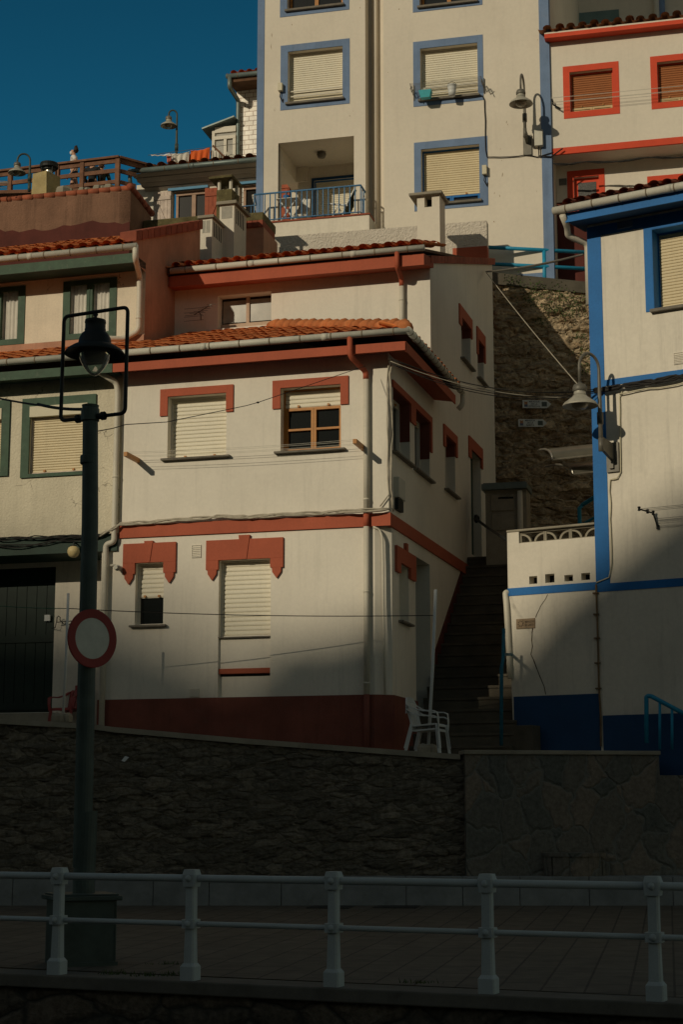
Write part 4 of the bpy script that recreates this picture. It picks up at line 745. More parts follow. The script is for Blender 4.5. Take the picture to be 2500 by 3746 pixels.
# globe lamp, switch, rack, posts, red chair
g = thing('globe_lamp', 'stained round globe lamp hanging below the green lintel band', 'lamp', A.P(r7(467, 378), .2)); c_ = A.P(r7(467, 380), .2)
b = MB(); b.lathe(c_, [(.0, -.118), (.05, -.108), (.09, -.075), (.115, -.02), (.117, .02), (.1, .07), (.06, .1)], 18); b.build('globe', mat('stained_globe', (.75, .6, .3), .5, .1, 9, 0, spot=.6, spotcol=(.35, .15, .03)), g, smooth=True)
b = MB(); b.lathe(c_, [(.06, .095), (.06, .12), (0, .125)], 12); b.tube([c_ + Vector((0, 0, .12)), c_ + Vector((0, 0, .17)), c_ + Vector((0, 0, .17)) - A.n * .16], .014, 8); b.build('holder', m_black, g)
b = MB(); u, z = A.px(r7(303, 803), RB - .05); b.box(A, u - .06, u + .06, z - .06, z + .06, RB - .06, RB - .02); single(b, 'door_number_plate', m_wplastic, 'small white square plate on the dark green garage door', 'plate')
b = MB()
def rk(x, y, o=.12): return A.P(r7(x, y), RB + o)
b.tube([rk(330, 868, .02), rk(350, 865), rk(358, 830), rk(480, 820)], .01, 6); b.tube([rk(360, 830), rk(362, 800), rk(372, 790), rk(382, 800), rk(380, 815), rk(405, 842), rk(470, 842), rk(475, 800), rk(485, 788), rk(495, 800)], .01, 6)
single(b, 'wall_hook_rack', m_black, 'black wire hook rack on the wall right of the green garage door', 'rack')
def clothes_post(name, label, bot, top, Y, r_, stone, label2, m):
    p = at(bot, Y); q = at(top, Y); t = thing(name, label, 'pole', p); b = MB(); b.tube([p, p.lerp(q, .5) + Vector((.01, 0, 0)), q], r_, 12); b.build('pole', m, t, smooth=True)
    b = MB(); random.seed(3)
    for i in range(7): a = i * .9; c_ = p + Vector((math.cos(a) * .11 * (i > 0), math.sin(a) * .09, .03)); rr = random.uniform(.07, .12); b.lathe(c_, [(rr * .9, -.1), (rr, 0), (rr * .75, rr * .5), (0, rr * .75)], 7, a0=i)
    b.build('stone_base', m_concrete, t); return t
clothes_post('clothes_post', 'thin white leaning post wedged in stones beside the red chair', r7(400, 1440), r7(434, 645), 29.95, .024, 1, '', m_wplastic)
clothes_post('clothes_post', 'tall white post in a rounded stone foot beside the white chairs', r8(1338, 1640), r8(1385, 622), 29.85, .029, 1, '', m_wplastic)
b = MB(); b.tube(sag(at(r7(433, 742), 29.95), at(r8(1372, 786), 29.85), 16, .06) , .008, 5); single(b, 'clothes_wire', m_bcable, 'long dark wire strung between the two white posts across the house front', 'wire')
b = MB(); b.tube(sag(at(r7(-200, 705), 29.9), at(r7(433, 742), 29.95), 8, .03), .007, 5); single(b, 'clothes_wire', mat('green_wire', (.02, .11, .07), .6, .1, 4, 0), 'green wire from the left edge to the thin leaning post', 'wire')
def armchair(name, label, P, yaw, m, group=None, H=.88, W=.56):
    # monobloc garden chair: x right, y front
    t = thing(name, label, 'chair', P, group); M4 = Matrix.Translation(P) @ Matrix.Rotation(R(yaw), 4, 'Z'); X = lambda x, y, z: M4 @ Vector((x, y, z))
    h = W / 2
    def strip(b, pts, wv, th):
        vs = []
        for (p, wd) in pts: p = Vector(p); wd = Vector(wd); vs += [X(*(p - wd)), X(*(p + wd))]
        k = len(vs) // 2; up = [Vector(v) - (M4.to_3x3() @ Vector(th)) for v in vs]; f = [(2 * i, 2 * i + 1, 2 * i + 3, 2 * i + 2) for i in range(k - 1)]; n_ = len(vs)
        f2 = [(q[3] + n_, q[2] + n_, q[1] + n_, q[0] + n_) for q in f]; sd = [(2 * i, 2 * i + 2, 2 * i + 2 + n_, 2 * i + n_) for i in range(k - 1)] + [(2 * i + 1 + n_, 2 * i + 3 + n_, 2 * i + 3, 2 * i + 1) for i in range(k - 1)] + [(0, n_, n_ + 1, 1), (2 * k - 2, 2 * k - 1, 2 * k - 1 + n_, 2 * k - 2 + n_)]
        b.add(vs + up, f + f2 + sd)
    b = MB(); strip(b, [((0, .26, .40), (h * .86, 0, 0)), ((0, .22, .43), (h * .9, 0, 0)), ((0, .0, .415), (h * .88, 0, 0)), ((0, -.2, .40), (h * .8, 0, 0)), ((0, -.24, .42), (h * .78, 0, 0))], 0, (0, 0, .025)); b.build('seat', m, t)
    b = MB()
    for k in range(5): x = (k - 2) * h * .34; strip(b, [((x, -.2, .4), (.035, 0, 0)), ((x, -.25, .6), (.035, 0, 0)), ((x * 1.02, -.31, H - .08), (.04, 0, 0))], 0, (0, .018, 0))
    strip(b, [((-h * .9, -.3, H - .14), (0, .0, .05)), ((-h * .6, -.325, H - .045), (0, 0, .05)), ((0, -.33, H - .03), (0, 0, .055)), ((h * .6, -.325, H - .045), (0, 0, .05)), ((h * .9, -.3, H - .14), (0, 0, .05))], 0, (0, .025, 0)); b.build('backrest', m, t)
    for sx in (-1, 1):
        b = MB(); strip(b, [((sx * h * .9, -.31, H - .1), (.03, 0, 0)), ((sx * h * .97, -.2, .71), (.036, 0, 0)), ((sx * h * 1.02, 0, .655), (.04, 0, 0)), ((sx * h * 1.02, .2, .65), (.042, 0, 0)), ((sx * h * 1.0, .27, .62), (.04, 0, 0)), ((sx * h * .95, .29, .5), (.035, 0, 0)), ((sx * h * .9, .28, .4), (.035, 0, 0))], 0, (0, .0, .02)); b.build('armrest', m, t)
        for sy, y0, y1 in ((1, .25, .3), (-1, -.22, -.33)):
            b = MB(); b.bar(X(sx * h * .87, y0, .42), X(sx * h * .97, y1, 0), .05, .045); b.build('leg', m, t)
    return t
rc = A.P(r7(440, 1440), RB + .35); rc.z = ttop(rc.x) - .01
armchair('plastic_armchair', 'red plastic armchair half hidden behind the lamp post by the garage door', rc, 150, m_rplastic)
wc = at(r8(1345, 1648), 29.95); wc.x -= .02; wc.z = ttop(wc.x) - .01
armchair('plastic_armchair', 'lower of the two stacked white plastic armchairs beside the stairs', wc, -112, m_wplastic, 'stacked white plastic chairs')
armchair('plastic_armchair', 'upper of the two stacked white plastic armchairs beside the stairs', wc + Vector((0, 0, .085)), -112, m_wplastic, 'stacked white plastic chairs')
# wires from the lamp post
b = MB(); b.tube(sag(at(r4(-60, 960), 21.5), at(r4(525, 1045), LY), 12, .02), .012, 6); b.tube(sag(at(r4(240, 1008), 20.1), at(r4(525, 1040), LY), 12, .02), .018, 6); single(b, 'overhead_cable', m_bcable, 'black cable arriving from the left at the top of the lamp post', 'cable')
b = MB(); pa = at(r4(620, 1180), LY); pb_ = at(r4(800, 1138), 20.5); pc = at(r4(1060, 1122), 23); pd = at(r4(1568, 1018), 26); pe = at(r5(250, 997), 26.6); pf = at(r5(935, 765), 30.2); b.tube([pa, pa.lerp(pb_, .5) - Vector((0, 0, .01)), pb_, pc, pd, pe, pf], .006, 5); b.lathe(pe, [(0, -.02), (.03, 0), (0, .02)], 6); single(b, 'overhead_cable', m_bcable, 'thin wire rising from the lamp post across the windows to the eave corner', 'cable')
# roof antenna of the neighbouring roof, left edge
ta = thing('tv_antenna', 'small television antenna at the far left edge above the brown pink wall', 'antenna', at(r1(10, 1100), 41.5)); b = MB(); b.tube([at(r1(-30, 1100), 41.5), at(r1(-30, 990), 41.5)], .018, 6); b.tube([at(r1(-40, 1045), 41.5), at(r1(46, 1045), 41.5)], .012, 6); b.build('boom', m_alu, ta)
b = MB()
for i in range(5): b.tube([at(r1(40 - i * 1, 1042 + i * 12), 41.5), at(r1(48 - i, 1042 + i * 12), 41.5)], .018, 5)
for i in range(4): b.tube([at(r1(-30, 1035 + i * 13), 41.5), at(r1(35, 1040 + i * 13), 41.5)], .008, 5)
b.build('elements', m_alu, ta)
bundle('wall_cable', [A.P(r7(-200, 300), .09), A.P(r7(0, 302), .09), A.P(r7(220, 290), .1), A.P(r7(450, 285), .1), A.P(r7(640, 275), .09)], .012, m_bcable, 'sagging black cables along the top of the green lintel band', n=3, jit=.03, seed=5)
bundle('wall_cable', [A.P(r7(-200, 345), .09), A.P(r7(120, 345), .09), A.P(r7(330, 320), .09), A.P(r7(600, 290), .09), A.P(r7(700, 255), .11)], .012, m_bcable, 'sagging black cables lower on the green lintel band', n=2, jit=.03, seed=6)
# ------------------------------------------------------------------ wall lamps and street lamps with a swan neck
def swan(name, label, base, side, rise, hr, width, plate=None, arm=None, post_r=.035, coll=True, cat='street lamp', group=None, fr=None, drop=.06, capd=0):
    # base: foot of the post; side: horizontal unit vector post->head; rise: post height to the bend; hr: bend radius
    t = thing(name, label, cat, base, group); Z = Vector((0, 0, 1)); c = base + Z * rise + side * hr
    path = [base, base + Z * rise * .5] + [c - side * (hr * math.cos(R(a))) + Z * (hr * 1.15 * math.sin(R(a))) for a in range(0, 181, 12)]; head = c + side * hr - Z * drop; path.append(head)
    b = MB(); n = len(path); b.tube(path, [post_r * 1.15] * 2 + [post_r * .8] * (n - 2), 10); b.tube([base + Z * rise * .32, base + Z * (rise * .32 + .22)], post_r * 1.7, 10); b.tube([base - Z * .02, base + Z * .22], post_r * 1.35, 10); b.build('post', m_pole if not plate else m_metal, t, smooth=True)
    s = width
    b = MB(); b.lathe(head, [(0, .03), (.05 * s, .03), (.07 * s, .0), (.17 * s, -.03 * s), (.205 * s, -.12 * s), (.205 * s, -.2 * s), (.19 * s, -.22 * s)], 24); b.build('lamp_cap', m_metal, t, smooth=True)
    b = MB(); b.lathe(head, [(.17 * s, -.215 * s), (.175 * s, -.31 * s), (.2 * s, -.33 * s)], 24); b.build('collar', m_lampw, t, smooth=True)
    b = MB(); b.lathe(head, [(.18 * s, -.32 * s), (.22 * s, -.38 * s), (.34 * s, -.47 * s), (.46 * s, -.56 * s), (.5 * s, -.63 * s), (.505 * s, -.655 * s), (.49 * s, -.65 * s), (.44 * s, -.57 * s), (.3 * s, -.47 * s), (.2 * s, -.42 * s)], 32); b.build('lamp_shade', m_lampw, t, smooth=True)
    b = MB(); b.lathe(head, [(.235 * s, -.45 * s), (.25 * s, -.56 * s), (.22 * s, -.66 * s), (.14 * s, -.73 * s), (0, -.76 * s)], 20); b.build('bulb_glass', m_lampglass, t, smooth=True)
    return t
# ------------------------------------------------------------------ the blue trimmed house on the right
bh = thing('blue_trimmed_house', 'white rendered house with bright blue trims and blue plinth on the right', 'house', BL.W(2, zst, 0))
uB0 = BL.px(r6(1006, 1600))[0]; uS1 = BL.px(r6(1091, 1600))[0]; uB1 = uB0 + 6.5
zEb = BL.px(r3(1040, 1445))[1]; zEb2 = BL.px(r3(1045, 1482))[1]
bw = BL.rect(r3(1368, 1462), r6(1720, 355)); bw = (bw[0], bw[0] + 1.35, BL.px(r6(1375, 415))[1] + .02, bw[3])
zbp = BL.px(r9(1300, 1417))[1]; zbl0 = BL.px(r9(1568, 600))[1]; zbl1 = BL.px(r9(1568, 547))[1]; zm0 = BL.px(r6(1568, 826))[1]; zm1 = BL.px(r6(1568, 787))[1]
zbb = BL.px(r12(1500, 150))[1] - .6
b = MB(); b.wall(BL, uB0, uB1, zbb, zEb + .4, [bw], .3); b.quad(BL.W(uB0, zbb, 0), BL.W(uB0, zbb, -7), BL.W(uB0, zEb + .4, -7), BL.W(uB0, zEb + .4, 0)); b.build('wall', m_white2, bh)
b = MB(); b.box(BL, uB0 - .012, uS1, zbl1, zEb + .02, -.05, .012); b.build('corner_trim', m_blue, bh)
b = MB(); b.box(BL, uS1 + .002, uB1, zEb2 - .06, zEb + .02, -.02, .012); b.build('eave_trim', m_blue, bh)
b = MB(); b.box(BL, uS1 + .002, uB1, zm0, zm1, -.02, .015); b.build('middle_band', m_blue, bh)
b = MB(); b.box(BL, uB0, uB1, zbl0, zbl1 - .001, -.02, .012); b.build('lower_band', m_blue, bh)
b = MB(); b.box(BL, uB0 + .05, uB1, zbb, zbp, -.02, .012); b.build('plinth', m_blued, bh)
wn = window(bh, BL, bw, .3, 1.0, m_shut2, .06, m_blue, sill=m_stonesill, sill_ext=.05, silldz=.06)
uso = BL.px(r6(1335, 420))[0]; zso = BL.px(r3(1322, 1425))[1]; zsb = BL.px(r6(1340, 422))[1]
b = MB(); b.box(BL, uso, bw[0], zsb, bw[3], -.02, .014); b.box(BL, uso, bw[1] + .25, bw[3], zso, -.02, .014); b.box(BL, bw[1], bw[1] + .25, zsb, bw[3], -.02, .014); b.build('surround', m_blue, wn)
b = MB(); b.box(BL, bw[0] + .001, bw[0] + .012, bw[2], bw[3] - .001, -.28, .01); b.box(BL, bw[0] + .012, bw[1], bw[3] - .012, bw[3] - .001, -.28, .01); b.build('reveal', m_blue, wn)
b = MB(); b.box(BL, uB0 + .02, uB1, zbb, BL.px(r3(745, 1345), .63)[1] + .75, -8, -2.6); b.build('rear_block', m_white2, bh)  # unseen rear volume, added to keep sky light out of the alley
OB = .55; zf0 = BL.px(r3(820, 1418), OB)[1]; zf1 = BL.px(r3(820, 1392), OB)[1] + .1; ufb = BL.px(r3(818, 1405), OB)[0]; zgb = BL.px(r3(745, 1345), OB + .08)[1]; ugb = BL.px(r3(742, 1345), OB + .08)[0]
b = MB(); b.box(BL, ufb, uB1, zf0, zf1, OB - .03, OB); b.build('fascia', m_blue, bh)
b = MB(); b.hexa([BL.W(ufb, zf0 + .03, OB - .03), BL.W(uB1, zf0 + .03, OB - .03), BL.W(uB1, zf1, OB - .03), BL.W(ufb, zf1, OB - .03), BL.W(ufb, zf0 + .1, -.4), BL.W(uB1, zf0 + .1, -.4), BL.W(uB1, zf1 + .2, -.4), BL.W(ufb, zf1 + .2, -.4)]); b.build('soffit', m_blued, bh)
gutter(bh, BL.W(ugb, zgb, OB + .08), BL.W(uB1, zgb, OB + .08), .075, clips=.55)
sb = math.tan(R(17)); VB = (-BL.n + Vector((0, 0, sb))).normalized()
b = MB(); b.quad(BL.W(ugb + .1, zgb + .04, OB), BL.W(uB1, zgb + .04, OB), BL.W(uB1, zgb + sb * 3, OB - 3), BL.W(ugb + .1, zgb + sb * 3, OB - 3)); b.build('roof_boarding', m_deck, bh)
b = MB(); b.tiles(BL.W(ugb + .16, zgb + .07, OB + .05), BL.u, VB, uB1 - ugb - .2, 2.6, .27, .38, rough=.018); b.build('roof', m_browntile, bh, smooth=True)
pB = [BL.P(r3(800, 1372), OB + .08), BL.P(r3(832, 1450), .35), BL.P(r3(835, 1500), .22), BL.P(r3(862, 1515), .15), BL.P(r3(960, 1555), -.12), BL.P(r3(960, 1555), -.12) - Vector((0, 0, 1.2))]
downpipe(bh, pB, .06, m_pipe)
vent(BL, r3(1200, 1432), .3, .14, 'small grey vent grille just under the blue eave trim', m_sky, .014); vent(BL, r6(1568, 712), .34, .22, 'white vent grille at the right edge above the blue middle band')
# drying rack fixed to the blue house
dr_ = thing('drying_rack', 'black folding drying rack with wires fixed to the blue house wall', 'drying rack', BL.P(r9(1400, 225)))
o1 = .55
b = MB(); q1 = BL.P(r9(1410, 225), .03); q2 = BL.P(r9(1380, 135), .1); q3 = BL.P(r9(1290, 108), .6); e = BL.u * 1.9
for s_ in (0, 1):
    b = MB(); b.tube([q1 + e * s_, q2 + e * s_, q3 + e * s_], .016, 6)
    for q in (q1, q2, q3, q2.lerp(q3, .4)): b.lathe(q + e * s_ - Vector((0, 0, .04)), [(0, 0), (.03, .01), (.02, .04), (.03, .08), (0, .09)], 8)
    b.build('arm', m_black, dr_)
for q in (q3, q3.lerp(q2, .25), q3.lerp(q2, .5), q2.lerp(q1, .4), q2.lerp(q1, .5), q1):
    b = MB(); b.tube([q, q + e], .004, 5); b.build('wire', m_metal, dr_)
# parapet wall with pierced blocks
pw = thing('parapet_wall', 'cracked white stair parapet with pierced concrete blocks along its top', 'wall', BL.W(uB0 - 1, zst, 0))
uW0t = BL.px(r9(450, 450))[0]; uW0b = BL.px(r9(492, 1300))[0]; uW1 = uB0 - .014; zt1 = BL.px(r9(480, 248))[1]; zk1 = BL.px(r9(530, 326))[1]; up1 = BL.px(r9(522, 290))[0]; zt0 = BL.px(r9(530, 252))[1]
zpb = BL.px(r9(700, 1297))[1]; zw1 = BL.px(r9(480, 613))[1]; zw0 = BL.px(r9(480, 662))[1]
hs = [BL.rect(r9(a, b_), r9(c, d)) for a, b_, c, d in ((588, 538, 640, 576), (690, 524, 750, 575), (813, 530, 868, 568), (920, 518, 977, 564))]
hz0 = sum(h[2] for h in hs) / 4; hs = [(h[0], h[1], hz0, h[3]) for h in hs]
b = MB(); b.wall(BL, uW0t, uW1, zw1, zk1, hs, .22, off=.0); b.quad(BL.W(uW0b, zst - .8), BL.W(uW1, zst - .8), BL.W(uW1, zw1), BL.W(uW0t, zw1))
b.box(BL, uW0t, up1, zk1, zt1, -.25, -.001); b.quad(BL.W(uW0b, zst - .8, 0), BL.W(uW0b, zst - .8, -5), BL.W(uW0t, zk1, -5), BL.W(uW0t, zk1, 0)); b.quad(BL.W(uW0t, zk1), BL.W(uW1, zk1), BL.W(uW1, zk1, -.25), BL.W(uW0t, zk1, -.25))
b.build('wall', m_white2, pw)
b = MB(); b.quad(BL.W(uW0t, zk1 - .6, -.23), BL.W(uW1, zk1 - .6, -.23), BL.W(uW1, zw1, -.23), BL.W(uW0t, zw1, -.23)); b.build('hole_backs', m_dark, pw)
b = MB(); b.box(BL, uW0t - .01, uW1, zt0, zt1 + .02, -.27, .02); b.build('top_rail', m_concrete, pw, bevel=.015)
nb = 3; bwid = (uW1 - up1) / nb
for i in range(nb):
    a_ = up1 + i * bwid; c_ = a_ + bwid; b = MB(); f = .03
    b.box(BL, a_, a_ + f, zk1, zt0, -.16, -.06); b.box(BL, c_ - f, c_ - .004, zk1, zt0, -.16, -.06); b.box(BL, a_ + f, c_ - f, zk1, zk1 + f * .7, -.16, -.06); b.box(BL, a_ + f, c_ - f, zt0 - f, zt0, -.16, -.06)
    H_ = zt0 - zk1 - f; um = (a_ + c_) / 2
    for cx, d0, d1 in ((a_ + f, 0, 90), (c_ - f, 90, 180)):
        pp = [(cx + math.cos(R(d0 + (d1 - d0) * k / 10)) * (um - a_ - f) * .9, zk1 + math.sin(R(d0 + (d1 - d0) * k / 10)) * H_ * .95) for k in range(11)]; qq = [(cx + math.cos(R(d0 + (d1 - d0) * k / 10)) * (um - a_ - f) * .72, zk1 + math.sin(R(d0 + (d1 - d0) * k / 10)) * H_ * .78) for k in range(11)]
        for k in range(10): b.prism(BL, [qq[k], pp[k], pp[k + 1], qq[k + 1]], -.15, -.07)
    b.build('pierced_block', m_concrete, pw)
b = MB(); b.box(BL, uW0t - .004, uW1, zw0, zw1, -.02, .014); b.build('blue_band', m_blue, pw)
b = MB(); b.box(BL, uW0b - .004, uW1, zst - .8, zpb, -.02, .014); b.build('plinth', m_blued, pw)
b = MB(); cr = [BL.px(r9(x, y)) for x, y in ((707, 652), (695, 680), (662, 728), (655, 745), (637, 782), (632, 800))] ; cr2 = [BL.px(r9(x, y)) for x, y in ((613, 868), (608, 900), (606, 950), (610, 985), (603, 1020), (600, 1035), (620, 1075), (640, 1130), (662, 1185), (685, 1240), (695, 1290))]
for ln_, w_ in ((cr, .014), (cr2, .018)):
    for (u0_, z0_), (u1_, z1_) in zip(ln_, ln_[1:]): b.quad(BL.W(u0_ - w_ * random.uniform(.3, 1), z0_, .003), BL.W(u0_ + w_ * .4, z0_, .003), BL.W(u1_ + w_ * .4, z1_, .003), BL.W(u1_ - w_ * random.uniform(.3, 1), z1_, .003))
b.build('crack', mat('crack_shadow', (.1, .075, .045), .95, .2), pw)
bb = MB(); q0 = BL.px(r9(430, 1490), .35); q1 = BL.px(r9(612, 1490), .35); bb.box(BL, q0[0], q1[0], zst - .5, q0[1], .02, .36); single(bb, 'stair_block', m_step, 'low dark masonry block at the foot of the parapet beside the stairs', 'block', bevel=.01)
# plaque
r_ = BL.rect(r9(508, 811), r9(628, 866)); pq = thing('street_plaque', 'small ochre tile plaque with a sun and the words mirador la garita', 'plaque', BL.W((r_[0] + r_[1]) / 2, r_[2], 0))
b = MB(); um = r_[0] + (r_[1] - r_[0]) * .49; b.box(BL, r_[0], um - .002, r_[2], r_[3], 0, .02); b.box(BL, um + .002, r_[1], r_[2], r_[3], 0, .02); b.build('tiles', mat('plaque_tile', (.27, .19, .11), .5, .15, 12, .1), pq)
b = MB(); cu, cz = (r_[0] + um) / 2, (r_[2] + r_[3]) / 2; rr = (r_[3] - r_[2]) * .21
for k in range(8): a = k * math.pi / 4 + .2; b.prism(BL, [(cu + math.cos(a - .22) * rr * 1.15, cz + math.sin(a - .22) * rr * 1.15), (cu + math.cos(a + .22) * rr * 1.15, cz + math.sin(a + .22) * rr * 1.15), (cu + math.cos(a) * rr * 1.9, cz + math.sin(a) * rr * 1.9)], .02, .023)
b.prism(BL, [(cu + math.cos(k * .4) * rr * 1.1, cz + math.sin(k * .4) * rr * 1.1) for k in range(16)], .02, .0225); b.build('sun_rays', mat('plaque_brown', (.06, .035, .02), .6, .1), pq)
b = MB(); b.prism(BL, [(cu + math.cos(k * .4) * rr, cz + math.sin(k * .4) * rr) for k in range(16)], .02, .0245); b.build('sun_disc', MATS['plaque_tile'], pq)
def text(parent, fr, s, u, z, o, size, m, align='CENTER', sx=1.0):
    cu_ = bpy.data.curves.new('lettering', 'FONT'); cu_.body = s; cu_.size = size; cu_.align_x = align; cu_.align_y = 'CENTER'; cu_.extrude = .0008; cu_.offset = size * .012; cu_.space_character = 1.02
    t = bpy.data.objects.new('lettering', cu_); C.objects.link(t); cu_.materials.append(m); X, Y, Z = fr.u, Vector((0, 0, 1)), fr.n
    Mx = Matrix((X, Y, Z)).transposed().to_4x4(); Mx.translation = fr.W(u, z, o) - ORG[parent.name]
    bpy.context.view_layer.update(); me = bpy.data.meshes.new_from_object(t.evaluated_get(bpy.context.evaluated_depsgraph_get())); bpy.data.objects.remove(t)
    me.transform(Mx @ Matrix.Diagonal((sx, 1, 1, 1))); me.name = 'lettering'; t = bpy.data.objects.new('lettering', me); C.objects.link(t); t.parent = parent; return t
tu = (um + r_[1]) / 2 - .01; th = (r_[3] - r_[2])
text(pq, BL, 'MIRADOR', tu, r_[2] + th * .66, .0215, th * .3, MATS['plaque_brown'], sx=.75); text(pq, BL, 'LA GARITA', tu, r_[2] + th * .33, .0215, th * .3, MATS['plaque_brown'], sx=.62)
# white drain pipe and teal pole by the parapet
b = MB(); b.tube(rounded([BL.P(r9(462, 640), -.05), BL.P(r9(436, 640), .02), BL.P(r9(443, 720), .05), BL.P(r9(458, 1000), .05), BL.P(r9(466, 1188), .05)], .09), .055, 12); single(b, 'drain_pipe', m_pipe, 'short cream drain pipe curving out of the left edge of the parapet', 'pipe', smooth=True)
tp = thing('handrail_post', 'tall teal painted post with peeling paint at the foot of the stairs', 'post', at(r9(410, 1615), 30.1)); b = MB(); b.tube([at(r9(410, 1615), 30.1), at(r9(412, 1120), 30.1), at(r9(422, 1060), 30.15), at(r9(426, 870), 30.15)], [.032, .032, .03, .03], 10); b.build('post', m_peel, tp, smooth=True)
b = MB(); b.bar(at(r9(422, 1035), 30.15), BL.P(r9(476, 1035), .01), .03, .05); b.build('clamp', m_peel, tp)
b = MB(); b.tube([BL.P(r9(x, y), .03) for x, y in ((1015, 590), (1022, 780), (1028, 1000), (1034, 1250), (1045, 1420), (1046, 1620))], .018, 8)
for y in (645, 780, 932, 1090, 1252): x = 1015 + (y - 590) * .028; b.box(BL, BL.px(r9(x, y))[0] - .05, BL.px(r9(x, y))[0] + .05, BL.px(r9(x, y))[1] - .012, BL.px(r9(x, y))[1] + .012, 0, .06)
single(b, 'rusty_conduit', mat('rusty_pipe', (.2, .13, .07), .8, .3, 8, .2, spot=.5, spotcol=(.1, .04, .02)), 'rusty vertical conduit at the joint of parapet and blue house', 'pipe')
bundle('wall_cable', [BL.P(r6(x, y), .03) for x, y in ((1180, 930), (1165, 960), (1172, 1440), (1150, 1480), (1105, 1490), (1100, 1560), (1108, 1640), (1104, 1742))] + [BL.P(r9(x, y), .03) for x, y in ((1110, 300), (1114, 460), (1098, 545), (1015, 578))], .011, m_box, 'cream cable running down the blue corner strip from the wall lamp', n=2, jit=.008, seed=3)
bundle('wall_cable', [BL.P(r6(x, y), .09) for x, y in ((1000, 925), (1060, 915), (1200, 893), (1400, 862), (1568, 832), (1750, 800))], .02, m_bcable, 'thick black cables running along under the blue middle band', n=6, jit=.04, seed=2)
bundle('wall_cable', [BL.P(r6(x, y), .05) for x, y in ((1165, 945), (1260, 925), (1400, 903), (1568, 877), (1750, 850))], .013, m_box, 'thin cream cable just below the black cables on the blue house', n=1, jit=.01, seed=9)
# wall lamp on the blue house
pl_ = BL.W(BL.px(r6(1128, 1350))[0], BL.px(r6(1128, 1440))[1], 0); po = BL.px(r6(1047, 1300), .5)
bs = BL.W(po[0], po[1], .5); sd = (BL.n * .9 - BL.u * .42).normalized(); topz = BL.px(r6(1035, 790), .5)[1]
lb = swan('wall_lamp', 'swan neck lamp with a pale conical shade on the blue house corner', bs, sd, topz - bs.z, .24, .64, plate=True, cat='wall lamp', drop=.33)
b = MB(); ua = BL.px(r6(1090, 1440))[0]; ub = BL.px(r6(1168, 1440))[0]; za = BL.px(r6(1128, 1442))[1]; zc = BL.px(r6(1128, 1255))[1]; b.box(BL, ua, ub, za, zc, 0, .05); um = (ua + ub) / 2; b.hexa([BL.W(um - .03, za + .2, .05), BL.W(um + .03, za + .2, .05), BL.W(um + .03, zc - .03, .05), BL.W(um - .03, zc - .03, .05), BL.W(po[0] - .03, po[1] + .02, .48), BL.W(po[0] + .03, po[1] + .02, .48), BL.W(po[0] + .03, po[1] + .25, .48), BL.W(po[0] - .03, po[1] + .25, .48)]); b.box(BL, um - .05, um + .03, za + .06, za + .2, .05, .1); b.build('bracket', m_metal, lb)
# spans across the alley
def span(a, c, s, r_, label, m=m_bcable, n=1, seed=1, jit=.05):
    random.seed(seed); b = MB()
    for k in range(n): o = Vector((random.uniform(-jit, jit), random.uniform(-jit, jit), random.uniform(-jit, jit))); b.tube(sag(a + o, c + o * .5, 16, s * random.uniform(.8, 1.25)), r_, 6)
    return single(b, 'overhead_cable', m, label, 'cable', smooth=True)
j0 = S.P(r5(1100, 735), .12); j1 = BL.P(r6(1010, 925), .1)
span(j0, j1, .28, .008, 'sagging black cables spanning the alley to the blue house', n=4, seed=3, jit=.07)
span(S.P(r5(1110, 740), .2), BL.P(r6(870, 968), .12), .2, .008, 'pale grey cable spanning the alley just above the black cables', m_cable)
ins = S.P(r6(320, 165), .08)
span(ins, BL.P(r6(905, 885), .5), .05, .01, 'sunlit straight wire slanting down from the white house to the lamp', m_cable)
span(ins, BL.P(r6(930, 55), -1.0), .05, .02, 'dark twisted cable from the white house roof corner to the blue roof', m_metal, n=2, jit=.015)
# little steel railing at the right
sr = thing('stair_railing', 'dark teal stair railing sloping down at the lower right edge', 'railing', BL.P(r9(1340, 1610), .35)); b = MB(); OO = .35
b.tube(rounded([BL.P(r9(1338, 1600), OO), BL.P(r9(1336, 1300), OO), BL.P(r9(1365, 1300), OO), BL.P(r9(1600, 1425), OO)], .05), .04, 8); b.build('top_rail', m_teal, sr, smooth=True)
for x, y0 in ((1422, 1335), (1500, 1378)): b = MB(); b.tube([BL.P(r9(x, y0), OO), BL.P(r9(x, 1640), OO)], .025, 8); b.build('post', m_teal, sr, smooth=True)
# ------------------------------------------------------------------ end of the alley
rwz = RW.px(r6(380, 178))[1]
ct_ = [RW.px(r6(x, y)) for x, y in ((300, 165), (380, 178), (600, 200), (950, 235))]
def rtop(u):
    for (a, b_), (c, d) in zip(ct_, ct_[1:]):
        if u <= c: return b_ + (d - b_) * (u - a) / (c - a)
    return ct_[-1][1]
rt = thing('retaining_wall', 'high weathered stone retaining wall closing the alley with plants growing in it', 'wall', RW.W(ct_[0][0] + 2, zst, 0))
relief(RW, ct_[0][0] - .6, ct_[-1][0] + 2.5, lambda u: rtop(u) - .25, 4.0, 170, 230, .085, (2.1, 4.2), 5.).build('masonry', m_reta, rt)
b = MB(); us = [ct_[0][0] - .6] + [c_[0] for c_ in ct_[1:]] + [ct_[-1][0] + 2.5]
for a_, c_ in zip(us, us[1:]): b.hexa([RW.W(a_, rtop(a_) - .3, .1), RW.W(c_, rtop(c_) - .3, .1), RW.W(c_, rtop(c_), .1), RW.W(a_, rtop(a_), .1), RW.W(a_, rtop(a_) - .3, -1.2), RW.W(c_, rtop(c_) - .3, -1.2), RW.W(c_, rtop(c_), -1.2), RW.W(a_, rtop(a_), -1.2)])
b.build('concrete_top', m_step, rt)
random.seed(11); leafbase = []
